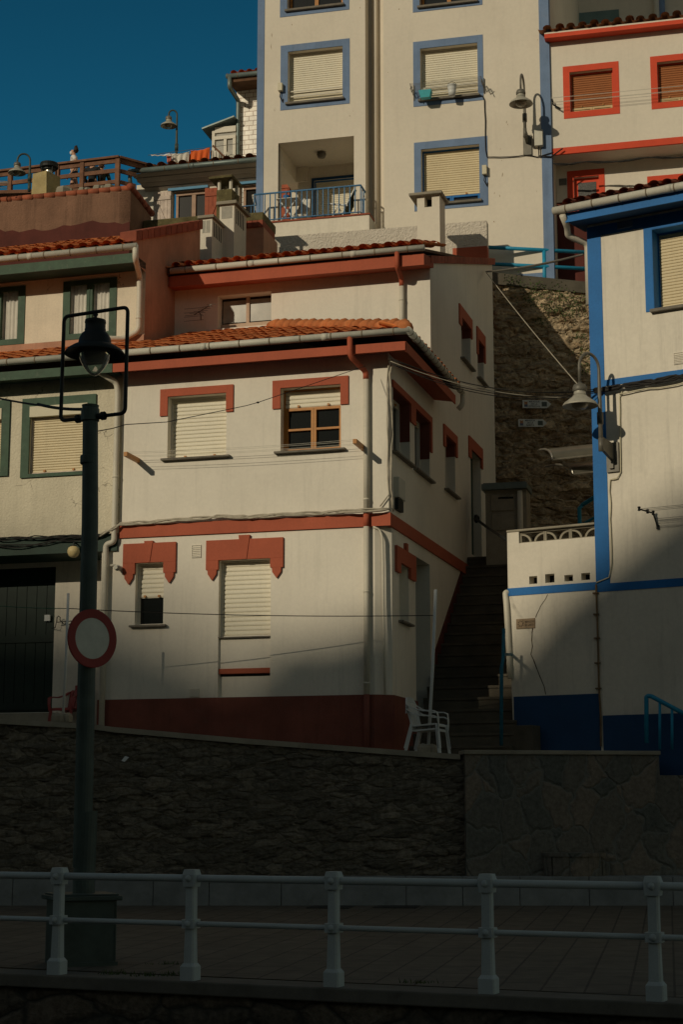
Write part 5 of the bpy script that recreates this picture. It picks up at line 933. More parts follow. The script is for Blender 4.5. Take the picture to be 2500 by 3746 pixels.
PLT = [((480, 222), .26, 90, 'round fern at the top left of the lit retaining wall'), ((640, 275), .34, 150, 'leafy clump high on the retaining wall under the teal railing'), ((590, 345), .26, 90, 'leafy clump at the sloping shadow edge on the retaining wall'), ((770, 310), .34, 140, 'leafy clump in the middle of the lit retaining wall'), ((900, 360), .36, 160, 'largest leafy clump beside the blue corner on the retaining wall'), ((700, 380), .2, 70, 'small plant in the stones below the high leafy clump'), ((775, 405), .22, 80, 'small plant low in the middle of the lit retaining wall'), ((660, 480), .18, 60, 'tiny plant half in shade on the slanting shadow edge'), ((900, 570), .16, 45, 'tiny plant on the pale stones near the wall lamp'), ((940, 680), .3, 110, 'plant hanging beside the blue corner just above the wall lamp'), ((955, 780), .25, 80, 'dark plant behind the wall lamp neck beside the blue corner'), ((850, 430), .2, 60, 'sparse plant on the retaining wall above the thin cable shadow')]
for (x, y), r_, n, lab in PLT:
    c_ = RW.P(r6(x, y), .12); b = MB()
    for i in range(int(n * .8)):
        p = c_ + Vector((random.gauss(0, r_ * .5), -abs(random.gauss(0, .09)), random.gauss(-.03, r_ * .42))); a = random.uniform(0, 6.28); t = Vector((math.cos(a) * .8, random.uniform(-.6, .1), math.sin(a) * .6 - .25)).normalized(); s_ = t.cross(Vector((random.random(), random.random(), random.random()))).normalized(); l = random.uniform(.03, .075)
        b.quad(p, p + t * l * .5 + s_ * l * .28, p + t * l, p + t * l * .5 - s_ * l * .28)
    single(b, 'wall_plant', m_leaf, lab, 'plant', 'plants rooted in the retaining wall', loc=c_)
# direction signs
def dirsign(a, c, l1, lab):
    d = thing('direction_sign', lab, 'sign', RW.P(r6((a[0] + c[0]) / 2, c[1]), .2), 'arrow signs on the retaining wall'); u0, u1, z0, z1 = RW.rect(a, c, .2) if False else (*RW.rect(r6(*a), r6(*c), .2),); h = z1 - z0; tip = h * .55
    b = MB(); b.prism(RW, [(u0, z0), (u1 - tip, z0), (u1, (z0 + z1) / 2), (u1 - tip, z1), (u0, z1)], .17, .2); b.build('board', mat('sign_board_white', (.62, .64, .62), .6, .08, 6, 0), d)
    dk = mat('sign_print_dark', (.035, .04, .05), .6, .1)
    lt = [(u0 + (u1 - tip - u0) * .48, z1 - h * (.2 + .3 * i)) for i in range(3)]
    for s, (u, z) in zip(l1, lt): text(d, RW, s, u, z, .202, h * .3, dk)
    b = MB(); cu = u0 + h * .42; b.prism(RW, [(cu - h * .22, z0 + h * .14), (cu + h * .22, z0 + h * .14), (cu + h * .22, z0 + h * .45), (cu - h * .22, z0 + h * .45)], .2, .2025); b.build('crest_base', mat('crest_blue', (.1, .13, .2), .6, .2, 30), d)
    b = MB(); b.prism(RW, [(cu - h * .2, z0 + h * .45), (cu + h * .2, z0 + h * .45), (cu + h * .2, z0 + h * .72), (cu + h * .24, z0 + h * .86), (cu, z0 + h * .78), (cu - h * .24, z0 + h * .86), (cu - h * .2, z0 + h * .72)], .2, .2025); b.build('crest_crown', mat('crest_red', (.42, .2, .1), .6, .3, 30), d)
    b = MB(); cu = u1 - tip - h * .33; b.prism(RW, [(cu - h * .33, z0 + h * .2), (cu + h * .33, z0 + h * .2), (cu + h * .33, z1 - h * .2), (cu - h * .33, z1 - h * .2)], .2, .2025); b.build('picture', mat('sign_photo', (.08, .1, .09), .5, .5, 12), d)
dirsign((546, 982), (730, 1033), ('MIRADOR', 'DE LA', 'ESTRECHA'), 'upper white arrow sign lettered mirador de la estrecha'); dirsign((519, 1103), (703, 1152), ('MIRADOR', 'DE LA', 'GARITA'), 'lower white arrow sign lettered mirador de la garita')
# utility wall with meter doors
UF = Fr(at(r9(420, 385), 36.6), 14); r_ = UF.rect(r6(308, 1560), r9(578, 390)); uw_ = thing('utility_wall', 'white utility wall with meter doors at the top of the stairs', 'wall', UF.W((r_[0] + r_[1]) / 2, r_[2], 0))
b = MB(); b.box(UF, r_[0], r_[1], r_[2] - .6, r_[3], -.6, 0); b.build('wall', m_concrete, uw_); b = MB(); b.box(UF, r_[0] - .06, r_[1] + .03, r_[3], r_[3] + .12, -.7, .15); b.box(UF, r_[0] - .03, r_[1], r_[3] + .12, r_[3] + .15, -.7, .1); b.build('roof', m_zinc, uw_)
for a_, c_, nm in ((r9(347, 22), r9(498, 117), 'meter_door'), (r9(350, 145), r9(498, 240), 'gas_door')):
    q = UF.rect(a_, c_); b = MB(); b.box(UF, q[0], q[1], q[2], q[3], 0, .03); dd = b.build(nm, m_concrete, uw_, bevel=.006)
    if nm == 'meter_door':
        for k in (.3, .62): b = MB(); uu_ = q[0] + (q[1] - q[0]) * k; b.box(UF, uu_, uu_ + .17, q[2] + .26, q[3] - .05, .03, .034); b.build('meter_glass', m_glassd, dd)
b = MB(); q = UF.px(r9(535, 200)); b.tube([UF.W(q[0], q[1] - 1.2, .07), UF.W(q[0], r_[3] - .05, .07)], .06, 10); b.build('downpipe', m_pipe, uw_, smooth=True)
b = MB(); b.tube([S.P(r9(248, 170), .2), UF.P(r9(320, 225), .6), BL.P(r9(440, 302), -.1)], .03, 8); b.lathe(S.P(r9(250, 170), .15), [(0, -.06), (.09, -.03), (.1, .02), (.05, .07), (0, .08)], 10, S.n); single(b, 'stair_handrail', m_black, 'dark round handrail across the top of the alley stairs', 'handrail')
b = MB(); b.tube([at(r9(912, 220), 36), at(r9(908, 105), 36), at(r9(930, 80), 36), at(r9(1010, 30), 35.5)], .045, 8); b.tube([at(r9(910, 215), 36), at(r9(1010, 160), 35.5)], .03, 8); single(b, 'stair_handrail', m_teal, 'teal handrail behind the pierced parapet climbing right', 'handrail')
# two small polycarbonate canopies
m_poly = mat('smoked_canopy', (.12, .115, .09), .3, .15, 3, 0, spec=.5)
for (x0, y0, x1, y1), yd, dep, lab in (((736, 1362), 0, 0, 0), 0, 0, 0) and () or ((((737, 1362, 1015, 1332)), 33.6, .75, 'upper curved smoked canopy sticking out behind the blue corner'), (((868, 1455, 1015, 1438)), 33.9, 1.0, 'lower curved smoked canopy sticking out behind the blue corner')):
    p0 = at(r6(x0, y0), yd); p1_ = at(r6(x1, y1), yd + .25); e_ = p1_ - p0; ln_ = e_.length; e_.normalize(); bk = Vector((-e_.y, e_.x, 0)).normalized(); bk = bk if bk.y > 0 else -bk
    t = thing('door_canopy', lab, 'canopy', p0, 'canopies over the hidden doors'); b = MB(); vs = []
    for k in range(9): a = R(90 * k / 8); o = bk * (dep * (1 - math.cos(a))) + Vector((0, 0, .34 * math.sin(a))); vs += [p0 + o, p1_ + e_ * .3 + o]
    b.add(vs, [(2 * k, 2 * k + 1, 2 * k + 3, 2 * k + 2) for k in range(8)]); b.build('sheet', m_poly, t, smooth=True)
    b = MB(); b.tube([p0, p1_ + e_ * .3], .022, 8); b.tube([vs[2 * k] for k in range(9)], .022, 8); b.build('frame', m_alu, t)
# ------------------------------------------------------------------ the tall block with faded blue trims
tb = thing('tower_block', 'tall pale apartment block with faded blue window surrounds and a loggia', 'apartment building', T.W(1, 14.5, 0))
uT0 = T.px(r2(85, 400))[0]; uT1 = T.px(r2(858, 900))[0]; uT2 = T.px(r2(992, 1300))[0]; uT3 = T.px(r3(728, 900))[0]; REC = .5; TOP = 36.; TBz = 13.8
lo = T.rect(r2(232, 1027), r2(776, 1598)); LZ = T.px(r2(520, 1612))[1]; lo = (lo[0], lo[1], LZ, lo[3]); LD = 1.9
def TR(a, c): return T.rect(a, c)
tw1 = TR(r2(302, 372), r2(694, 700)); tw0 = TR(r2(298, -330), r2(695, 28)); tw2 = TR(r2(1250, 350), r3(262, 600)); tw3 = TR(r2(1257, 1072), r3(275, 1272)); tw0b = TR(r2(1243, -330), r3(250, 2))
b = MB(); b.wall(T, uT0, uT1, TBz, TOP, [tw1, tw0, (lo[0], lo[1], lo[2], lo[3], 0)], .2)
b.wall(T, uT2, uT3, TBz, TOP, [tw2, tw3, tw0b], .22)
b.quad(T.W(uT1, TBz), T.W(uT1, TBz, -REC), T.W(uT1, TOP, -REC), T.W(uT1, TOP)); b.quad(T.W(uT1, TBz, -REC), T.W(uT2, TBz, -REC), T.W(uT2, TOP, -REC), T.W(uT1, TOP, -REC)); b.quad(T.W(uT2, TBz, -REC), T.W(uT2, TBz, 0), T.W(uT2, TOP, 0), T.W(uT2, TOP, -REC))
b.quad(T.W(uT0, lo[3], 0), T.W(uT0, TOP, 0), T.W(uT0, TOP, -12), T.W(uT0, lo[3], -12)); b.quad(T.W(uT3, TBz, -12), T.W(uT3, TOP, -12), T.W(uT3, TOP, 0), T.W(uT3, TBz, 0))
# loggia: ceiling, floor, right wall, back wall; open on the left behind the corner pier
zsb_ = T.px(r2(300, 1262), -1.3)[1]; b.box(T, uT0 + .02, lo[0], zsb_, lo[3] - .002, -LD, -.35); b.quad(T.W(lo[0], lo[3], -.2), T.W(lo[1], lo[3], -.2), T.W(lo[1], lo[3], -LD), T.W(lo[0], lo[3], -LD)); b.quad(T.W(uT0, lo[3], 0), T.W(lo[0], lo[3], 0), T.W(lo[0], lo[3], -LD - 3), T.W(uT0, lo[3], -LD - 3)); b.quad(T.W(uT0, LZ, -.2), T.W(lo[1], LZ, -.2), T.W(lo[1], LZ, -LD), T.W(uT0, LZ, -LD)); b.quad(T.W(lo[1], LZ, 0), T.W(lo[1], LZ, -LD), T.W(lo[1], lo[3], -LD), T.W(lo[1], lo[3], 0))
b.box(T, uT0, lo[0], LZ, lo[3], -.35, -.01)
dl = T.rect(r2(490, 1297), r2(775, 1568), -LD); dl = (dl[0], lo[1] - .02, LZ + .15, dl[3]); bl_ = T.px(p4(622, 300), -LD)[0]
b.wall(T, bl_, lo[1], LZ, lo[3], [dl], .1, off=-LD); b.quad(T.W(bl_, LZ, -LD), T.W(bl_, lo[3], -LD), T.W(bl_, lo[3], -LD - 3), T.W(bl_, LZ, -LD - 3)); b.box(T, lo[0], bl_ + .3, zsb_, lo[3] - .004, -LD - .05, -LD + .1)
b.box(T, uT0 + .03, uT3 - .02, TOP - .2, TOP - .02, -12, -.02); b.build('wall', m_tower, tb)
b = MB(); us1 = T.px(r2(132, 400))[0]; us2 = T.px(r3(656, 400))[0]; b.box(T, uT0 - .01, us1, TBz, TOP, -.3, .014); b.build('corner_trim', m_sky, tb)
b = MB(); b.box(T, us2, uT3 + .01, TBz, TOP, -.3, .014); b.box(T, T.px(r6(360, 178))[0], us2 - .002, TBz, T.px(r6(640, 172))[1], -.05, .012); b.build('corner_trim', m_sky, tb)
def tring(win, a, c, r):
    o = T.rect(a, c); b = MB(); ring(b, T, (o[0], o[1], o[2], o[3]), r, .012); b.build('surround', m_sky, win)
for r_, a, c, sh, sm, fm, sash in ((tw1, r2(250, 330), r2(745, 742), 1, m_shut, m_pipe, None), (tw0, r2(248, -400), r2(742, 68), .6, m_shut, m_wood, m_ochre), (tw2, r2(1200, 303), r3(298, 637), 1, m_shut, m_pipe, None), (tw3, r2(1207, 1025), r3(328, 1308), .84, m_shut2, m_blue, m_blue), (tw0b, r2(1195, -400), r3(290, 30), .6, m_shut, m_wood, m_ochre)):
    wn = window(tb, T, r_, .2, sh, sm, .062, fm, sill=m_stonesill, sill_ext=.05, sillo=.1, silldz=.06, sash=sash, pin=True); tring(wn, a, c, r_)
    if r_ in (tw1, tw2):
        for k in (.14, .24): b = MB(); b.box(T, r_[0], r_[1], r_[2] + (r_[3] - r_[2]) * k, r_[2] + (r_[3] - r_[2]) * k + .03, -.13, -.1); b.build('guard_bar', m_pipe, wn)
wn = window(tb, Fr(T.W(0, 0, -LD), 14), dl, .06, 1.0, m_shut, .055, m_blue, pin=False)
b = MB(); TL_ = Fr(T.W(0, 0, -LD), 14); b.box(TL_, dl[0] - .07, dl[0], dl[2], dl[3] + .07, 0, .03); b.box(TL_, dl[0], dl[1], dl[3], dl[3] + .07, 0, .03); b.build('surround', m_blued, wn)
ru = T.px(r2(930, 700), -REC + .08)[0]; downpipe(tb, [T.W(ru, TBz + .3, -REC + .09), T.W(ru, TOP, -REC + .09)], .07, m_tower)
# balcony slab and railing
bo = .55; bz0 = T.px(r2(520, 1690), bo)[1]; ub0 = T.px(r2(165, 1735), bo)[0]; ub1 = T.px(r2(885, 1600), bo)[0]
b = MB(); b.box(T, ub0, ub1, LZ - .75, LZ - .04, -1, bo); b.build('balcony_slab', m_white2, tb)
b = MB(); b.box(T, ub0, ub1 + .02, LZ - .04, LZ, -.02, bo + .03); b.build('balcony_edge', m_terra if False else m_coping, tb)
br_ = thing('balcony_railing', 'blue iron balcony railing around the loggia of the tall block', 'railing', T.W((ub0 + ub1) / 2, LZ, bo)); ro = bo - .05; zr1 = T.px(p4(1370, 122), ro)[1]; zr0 = LZ + .07; ux0 = T.px(p4(100, 275), ro)[0]; ux1 = T.px(p4(1372, 122), ro)[0]
for z, r_ in ((zr1, .026), (zr0, .018)):
    b = MB(); b.tube(rounded([T.W(ux0, z, -.05)] * 0 + [T.W(ux0, z, ro), T.W(ux1, z, ro), T.W(ux1, z, .0)], .03), r_, 8); b.build('top_rail' if z == zr1 else 'lower_rail', m_bluerail, br_, smooth=True)
nb = 21
for i in range(nb): u = ux0 + (ux1 - ux0) * i / (nb - 1); b = MB(); b.box(T, u - .013, u + .013, zr0, zr1, ro - .013, ro + .013); b.build('baluster', m_bluerail, br_)
for i in range(2): b = MB(); o = ro - .2 * (i + 1); b.box(T, ux1 - .013, ux1 + .013, zr0, zr1, o - .013, o + .013); b.build('baluster', m_bluerail, br_)
b = MB(); zw = zr1 - .22; b.tube([T.W(ux0 - .75, zw, .3), T.W(ux0, zw, .3), T.W(ux0, zw, .3), T.W(ux0, zr1, ro)], .018, 6)
for k in range(3): u = ux0 - .65 + .25 * k; b.tube([T.W(u, zw, .3), T.W(u, zw - .8, .3)], .012, 6)
b.build('side_rail', m_bluerail, br_)
b = MB(); random.seed(21)
for x, y, l, w_ in ((445, 770, 18, 5), (452, 788, 12, 4), (420, 1100, 30, 6), (398, 1240, 18, 5), (368, 1225, 14, 4), (362, 1408, 12, 8), (345, 592, 10, 6), (405, 945, 12, 3), (412, 1020, 8, 3), (635, 1215, 10, 3), (253, 190, 8, 3), (640, 250, 9, 4), (630, 740, 8, 3)):
    u, z = T.px(r3(x, y)); k = 43 / 6250 / 1.7422; a_ = random.uniform(-.25, .35); n_ = 6; L_p = [(u + a_ * (i / n_) * l * k - w_ * k * .5 * math.sin(math.pi * (i + .3) / (n_ + .6)) * random.uniform(.5, 1), z - l * k * i / n_) for i in range(n_ + 1)]; R_p = [(u + a_ * (i / n_) * l * k + w_ * k * .5 * math.sin(math.pi * (i + .3) / (n_ + .6)) * random.uniform(.5, 1), z - l * k * i / n_) for i in range(n_ + 1)]
    for i in range(n_): b.quad(T.W(*L_p[i], .003), T.W(*L_p[i + 1], .003), T.W(*R_p[i + 1], .003), T.W(*R_p[i], .003))
for x, y, l, w_ in ((180, 310, 60, 3), (185, 235, 40, 4), (330, 170, 16, 5), (820, 50, 14, 4), (745, 825, 14, 5), (770, 790, 14, 2), (1100, 60, 14, 7), (1020, 515, 8, 5), (645, 150, 6, 2), (205, 780, 24, 2)):
    u, z = T.px(r2(x, y)); k = 43 / 6250 / 1.96; b.quad(T.W(u, z, .003), T.W(u - w_ * k * .6, z - l * k * .5, .003), T.W(u + .1 * l * k, z - l * k, .003), T.W(u + w_ * k * .5, z - l * k * .4, .003))
b.build('wall_stains', mat('rust_stain', (.3, .2, .1), .95, .3, 9, 0), tb)
# things on the balcony
def up4(x, y, o): return T.P(p4(x, y), o)
ft = thing('folding_table', 'white folding slatted table standing at the left of the balcony', 'table', T.W(T.px(p4(540, 660), 0)[0], LZ, -.1)); b = MB(); a = T.px(p4(395, 345), 0)[0]; c = T.px(p4(655, 335), 0)[0]; zt_ = LZ + .74
b.box(T, a, c, zt_ - .03, zt_, -.35, .25); b.build('tabletop', m_pipe, ft)
for o in (.2, -.3):
    for s_ in (0, 1): b = MB(); b.bar(T.W(a + .06 if s_ else c - .06, zt_ - .03, o), T.W(c - .02 if s_ else a + .02, LZ, o + .02 * s_), .03, .03, T.n); b.build('leg', m_wplastic, ft)
pt = T.W(T.px(p4(483, 338), -.05)[0], zt_, -.05); b = MB(); b.lathe(pt, [(0, 0), (.075, 0), (.085, .1), (.085, .17), (.08, .17), (.07, .02)], 16); single(b, 'blue_pot', m_blue, 'bright blue pot standing on the white folding table', 'pot', smooth=True)
fc = thing('folding_chair', 'white folding canvas chair leaning beside the balcony table', 'chair', T.W(T.px(p4(650, 640), -.4)[0], LZ, -.5)); u = T.px(p4(650, 640), -.4)[0]
b = MB(); b.hexa([T.W(u - .1, LZ + .45, -.3), T.W(u + .28, LZ + .52, -.3), T.W(u + .3, LZ + .86, -.3), T.W(u + .05, LZ + .85, -.3), T.W(u - .1, LZ + .45, -.33), T.W(u + .28, LZ + .52, -.33), T.W(u + .3, LZ + .86, -.33), T.W(u + .05, LZ + .85, -.33)]); b.build('canvas_back', m_curtain, fc)
b = MB(); b.hexa([T.W(u - .25, LZ + .4, -.3), T.W(u + .2, LZ + .4, -.3), T.W(u + .2, LZ + .43, -.3), T.W(u - .25, LZ + .43, -.3), T.W(u - .25, LZ + .4, -.65), T.W(u + .2, LZ + .4, -.65), T.W(u + .2, LZ + .43, -.65), T.W(u - .25, LZ + .43, -.65)]); b.build('seat', m_curtain, fc)
for o in (-.3, -.65):
    for a0, a1 in (((u - .28, LZ), (u + .14, LZ + .88)), ((u + .3, LZ), (u - .25, LZ + .45))): b = MB(); b.bar(T.W(a0[0], a0[1], o), T.W(a1[0], a1[1], o), .028, .028, T.n); b.build('leg', m_wplastic, fc)
rc_ = thing('reclining_chair', 'white framed green and brown reclining chair at the right of the balcony', 'recliner', T.W(T.px(p4(1080, 600), 0)[0], LZ, 0)); pt_ = lambda x, y, o=0: T.P(p4(x, y), o)
def slab(pts, o0, o1, th, m, nm):
    b = MB()
    for (x0, y0), (x1, y1) in zip(pts, pts[1:]): a = pt_(x0, y0, o1); c = pt_(x1, y1, o1); e = pt_(x0, y0, o1) + (o0 - o1) * T.n; f = c + (o0 - o1) * T.n; dn = Vector((0, 0, -th)) - T.u * 0; b.hexa([a + dn, c + dn, c, a, e + dn, f + dn, f, e])
    return b.build(nm, m, rc_)
m_rcl = mat('faded_green_canvas', (.1, .11, .07), .9, .25, 6, .2); slab([(1300, 165), (1225, 290), (1150, 455)], -.5, .05, .05, m_rcl, 'backrest'); slab([(1150, 460), (1050, 465), (945, 470)], -.5, .05, .1, mat('brown_canvas', (.12, .075, .045), .9, .2, 6), 'seat'); slab([(945, 470), (905, 530), (878, 590)], -.5, .05, .06, m_rcl, 'leg_rest')
for o in (.06, -.5):
    b = MB(); b.tube([pt_(985, 352, o), pt_(1010, 345, o), pt_(1215, 365, o)], .025, 6); b.build('armrest', m_wplastic, rc_)
    for q in (((1060, 450), (985, 610)), ((1150, 455), (1215, 590)), ((1100, 370), (1150, 460)), ((1095, 380), (1060, 450)), ((1300, 160), (1150, 460)), ((945, 525), (1245, 548))): b = MB(); b.bar(pt_(*q[0], o), pt_(*q[1], o), .025, .025, T.n); b.build('frame_bar', m_wplastic, rc_)
cl_ = T.px(r2(542, 1090), -.9); b = MB(); b.lathe(T.W(cl_[0], lo[3] - .03, -.9), [(.13, 0), (.13, -.05), (.1, -.12), (0, -.14)], 14); single(b, 'ceiling_lamp', m_metal, 'round bulkhead lamp on the ceiling of the loggia', 'lamp', smooth=True)
# small boxes and cables on the block
for (a, c), lab in (((r2(231, 598), r2(262, 650)), 'small cream junction box beside the upper left window of the block'), ((r3(288, 1055), r3(318, 1110)), 'small cream junction box beside the lower right window of the block')):
    q = T.rect(a, c, .1); t = thing('junction_box', lab, 'junction box', T.W(q[0], q[2], 0)); b = MB(); b.box(T, q[0], q[1], q[2], q[3], 0, .14); b.build('case', m_box, t, bevel=.01); b = MB(); um = (q[0] + q[1]) / 2; b.tube([T.W(um, q[2], .06), T.W(um - .02, q[2] - .15, .07), T.W(um + .05, q[2] - .3, .03), T.W(um + .06, q[2] - .2, .03)], .012, 6); b.build('lead', m_bcable, t)
bundle('wall_cable', [T.P(r3(x, y), .03) for x, y in ((0, 632), (200, 622), (290, 612), (303, 640), (308, 800), (310, 960), (318, 1000), (400, 1002), (560, 990), (640, 998), (745, 970))], .013, m_bcable, 'black cable looping round the right hand window surrounds of the block', n=1, jit=.012, seed=4)
bundle('wall_cable', [RH.P(r3(x, y), .9 - .75 * 0 - .85) for x, y in ((745, 1050), (860, 1045), (1100, 1030), (1350, 1012), (1568, 998), (1700, 990))], .016, m_bcable, 'black cables sagging under the overhang of the red trimmed house', n=3, jit=.03, seed=7)
rk_ = thing('drying_rack', 'white folding drying rack outside the right window of the tall block', 'drying rack', T.P(r2(1230, 700)))
def rk2(x, y, o=.4): return T.P(r2(x, y), o)
ua = T.px(r2(1205, 640), .05)[0]; ub = T.px(r3(300, 560), .05)[0]; zz = T.px(r2(1215, 640), .05)[1]
for u in (ua, ub):
    b = MB()
    for k in range(5): b.bar(T.W(u, zz + .08 * (k % 2) - .12, .03 + .1 * k), T.W(u, zz + .08 * ((k + 1) % 2) - .12, .13 + .1 * k), .015, .015); b.bar(T.W(u, zz + .08 * ((k + 1) % 2) - .2, .03 + .1 * k), T.W(u, zz + .08 * (k % 2) - .2, .13 + .1 * k), .015, .015)
    b.bar(T.W(u, zz - .3, .03), T.W(u, zz + .12, .03), .02); b.build('scissor_arm', m_metal, rk_)
for k in range(7): b = MB(); o = .06 + .075 * k; b.tube([T.W(ua, zz - .05, o), T.W(ub, zz - .05, o)], .005, 5); b.build('wire', m_metal, rk_)
bc = T.P(r2(1290, 705), .32); bk = thing('peg_basket', 'turquoise plastic peg basket hanging at the left of the drying rack', 'basket', bc); b = MB(); q = .14
for s_, e in ((0, 1),): b.hexa([bc - T.u * .12 - T.n * .08, bc + T.u * .12 - T.n * .08, bc + T.u * .17 - T.n * .11 + Vector((0, 0, .2)), bc - T.u * .17 - T.n * .11 + Vector((0, 0, .2)), bc - T.u * .12 + T.n * .08, bc + T.u * .12 + T.n * .08, bc + T.u * .17 + T.n * .11 + Vector((0, 0, .2)), bc - T.u * .17 + T.n * .11 + Vector((0, 0, .2))])
b.build('tub', mat('turquoise_plastic', (.03, .36, .42), .4, .1, 20, 0), bk); b = MB()
for k in range(9): p = bc + T.u * random.uniform(-.12, .12) + Vector((0, 0, .19)); b.bar(p, p + Vector((random.uniform(-.03, .03), 0, .09)), .02, .012)
b.build('pegs', m_gutter, bk)
bc = T.P(r2(1480, 688), .3); bk = thing('hanging_bucket', 'white ribbed bucket hanging from the middle of the drying rack', 'bucket', bc); b = MB(); b.lathe(bc, [(0, 0), (.085, 0), (.095, .08), (.1, .09), (.1, .1), (.105, .17), (.112, .18), (.112, .2), (.118, .27), (.13, .275), (.13, .295), (.12, .295), (.08, .03)], 20); b.build('tub', m_wplastic, bk, smooth=True); b = MB(); b.tube(arcpts(bc + Vector((0, 0, .28)), T.u, Vector((0, 0, 1)), .12, 0, 180, 8), .006, 5); b.build('handle', m_metal, bk)
# lamp and control box on the block
po = T.px(r3(562, 870), .4); bs = T.W(po[0], po[1], .4); topz = T.px(r3(545, 500), .5)[1] - .3; lt = swan('wall_lamp', 'swan neck lamp with a pale conical shade high on the tall block', bs, (T.n * 1. - T.u * .03).normalized(), topz - bs.z, .27, .6, plate=True, cat='wall lamp', drop=.2)
q = T.rect(r3(550, 868), r3(606, 988)); b = MB(); b.box(T, q[0], q[1], q[2], q[3], 0, .05); um = (q[0] + q[1]) / 2; b.hexa([T.W(um - .03, q[2] + .3, .05), T.W(um + .03, q[2] + .3, .05), T.W(um + .03, q[3], .05), T.W(um - .03, q[3], .05), T.W(po[0] - .03, po[1], .38), T.W(po[0] + .03, po[1], .38), T.W(po[0] + .03, po[1] + .2, .38), T.W(po[0] - .03, po[1] + .2, .38)]); b.build('bracket', m_metal, lt)
q = T.rect(r3(625, 842), r3(680, 938)); t = thing('control_box', 'grey metal control box beside the lamp on the tall block', 'junction box', T.W(q[0], q[2], 0)); b = MB(); b.box(T, q[0], q[1], q[2], q[3], 0, .16); b.build('case', m_gutter, t, bevel=.01); b = MB(); b.tube([T.W(q[0] + .1, q[2], .08), T.W(q[0] + .1, q[2] - .25, .07), T.W(q[1] + .2, q[2] - .3, .05), T.W(q[1] + .5, q[2] - .1, .05)], .018, 6); b.build('lead', m_bcable, t)
# ------------------------------------------------------------------ spatter parapet, chimneys
sw = SW.rect(r2(120, 1737), r3(318, 1655)); zsT = SW.px(r3(315, 1405))[1]; u1 = SW.px(r3(318, 1500))[0]; u0 = SW.px(r2(130, 1740))[0] - .4
sp_ = thing('spatter_parapet', 'rough spatter rendered parapet wall below the tall block', 'wall', SW.W((u0 + u1) / 2, 13.5, 0)); b = MB(); b.box(SW, u0, u1, 12.5, zsT, -.3, 0); b.build('wall', m_spat, sp_)
b = MB(); b.box(SW, SW.px(r3(100, 1580))[0], u1 + .003, 12.5, SW.px(r3(318, 1567))[1], -.29, .01); b.build('red_base', m_red, sp_)
# chimneys (a: white face towards the street, turned like the houses)
def chimney(name, label, base_px, Y, boxes, m=m_white2):
    fr = Fr(at(base_px, Y), S16); t = thing(name, label, 'chimney', at(base_px, Y) - Vector((0, 0, 1.0))); return fr, t
fr, t = chimney('chimney', 'low white chimney with a grilled vent head left of the taller one', r1(1215, 1480), 37.3, 0)
a = fr.px(r1(1147, 1330))[0]; c = fr.px(r1(1216, 1330))[0]; D_ = .75; zt_ = fr.px(r1(1200, 1252))[1]; zb_ = fr.px(r1(1216, 1520))[1] - .8
b = MB(); b.box(fr, a, c, zb_, zt_, -D_, 0); b.build('shaft', m_white2, t)
for q, w_ in (((a + .05, c - .03), 0),): b = MB(); b.box(fr, a + .06, c - .05, zt_ - .34, zt_ - .05, -.001, .004); b.build('vent_opening', m_metal, t)
b = MB(); SS = Fr(fr.W(c, 0, 0), S16 - 90)
for k in range(5): b.box(SS, .12 + k * .11, .17 + k * .11, zt_ - .4, zt_ - .06, -.001, .004)
b.build('side_slots', m_dark, t)
b = MB(); b.box(fr, a + .05, a + .065, zt_ - .34, zt_ - .05, .004, .01); b.box(fr, (a + c) / 2 - .008, (a + c) / 2 + .008, zt_ - .34, zt_ - .05, .004, .01); b.build('grille', m_pipe, t)
b = MB(); b.box(fr, a - .05, c + .06, zt_, zt_ + .07, -D_ - .1, .06); b.build('cap', m_concrete, t, bevel=.01)
fr, t = chimney('chimney', 'tall white chimney crowned by a mossy block and slab', r1(1345, 1470), 37.9, 0)
a = fr.px(r1(1258, 1330))[0]; c = fr.px(r1(1342, 1330))[0]; D_ = .85; zt_ = fr.px(r1(1340, 1172))[1]; zb_ = fr.px(r1(1345, 1500))[1] - .8
b = MB(); b.box(fr, a, c, zb_, zt_, -D_, 0); b.build('shaft', m_white2, t)
b = MB(); b.box(fr, a + .05, c - .05, zt_ - .33, zt_ - .04, -.001, .004); b.build('vent_opening', m_metal, t)
b = MB(); SS = Fr(fr.W(c, 0, 0), S16 - 90)
for k in range(5): b.box(SS, .14 + k * .12, .19 + k * .12, zt_ - .42, zt_ - .06, -.001, .004)
b.build('side_slots', m_dark, t)
b = MB(); b.box(fr, a - .06, c + .08, zt_, zt_ + .08, -D_ - .1, .08); b.build('cap', m_concrete, t, bevel=.01)
fr, t = chimney('chimney', 'mossy square chimney with a slab on four short posts', r1(1290, 1160), 40.3, 0)
a = fr.px(r1(1242, 1120))[0]; c = fr.px(r1(1330, 1120))[0]; zt_ = fr.px(r1(1330, 1082))[1]; zb_ = zt_ - 3.0; D_ = .55
b = MB(); b.box(fr, a, c, zb_, zt_, -D_, 0); b.build('shaft', m_moss, t)
for x in (a + .05, c - .05):
    for o in (-.06, -D_ + .06): b = MB(); b.tube([fr.W(x, zt_, o), fr.W(x, zt_ + .26, o)], .045, 8); b.build('post', m_pipe, t)
b = MB(); b.hexa([fr.W(a - .17, zt_ + .26, .12), fr.W(c + .05, zt_ + .26, .12), fr.W(c + .05, zt_ + .33, .12), fr.W(a - .17, zt_ + .33, .12), fr.W(a - .17, zt_ + .26, -D_ - .1), fr.W(c + .05, zt_ + .26, -D_ - .1), fr.W(c + .05, zt_ + .33, -D_ - .1), fr.W(a - .17, zt_ + .33, -D_ - .1)]); b.build('cap', m_moss, t, bevel=.015)
fr, t = chimney('chimney', 'broad white chimney with a flat concrete slab in front of the lower right window', r2(1390, 1740), 39.6, 0)
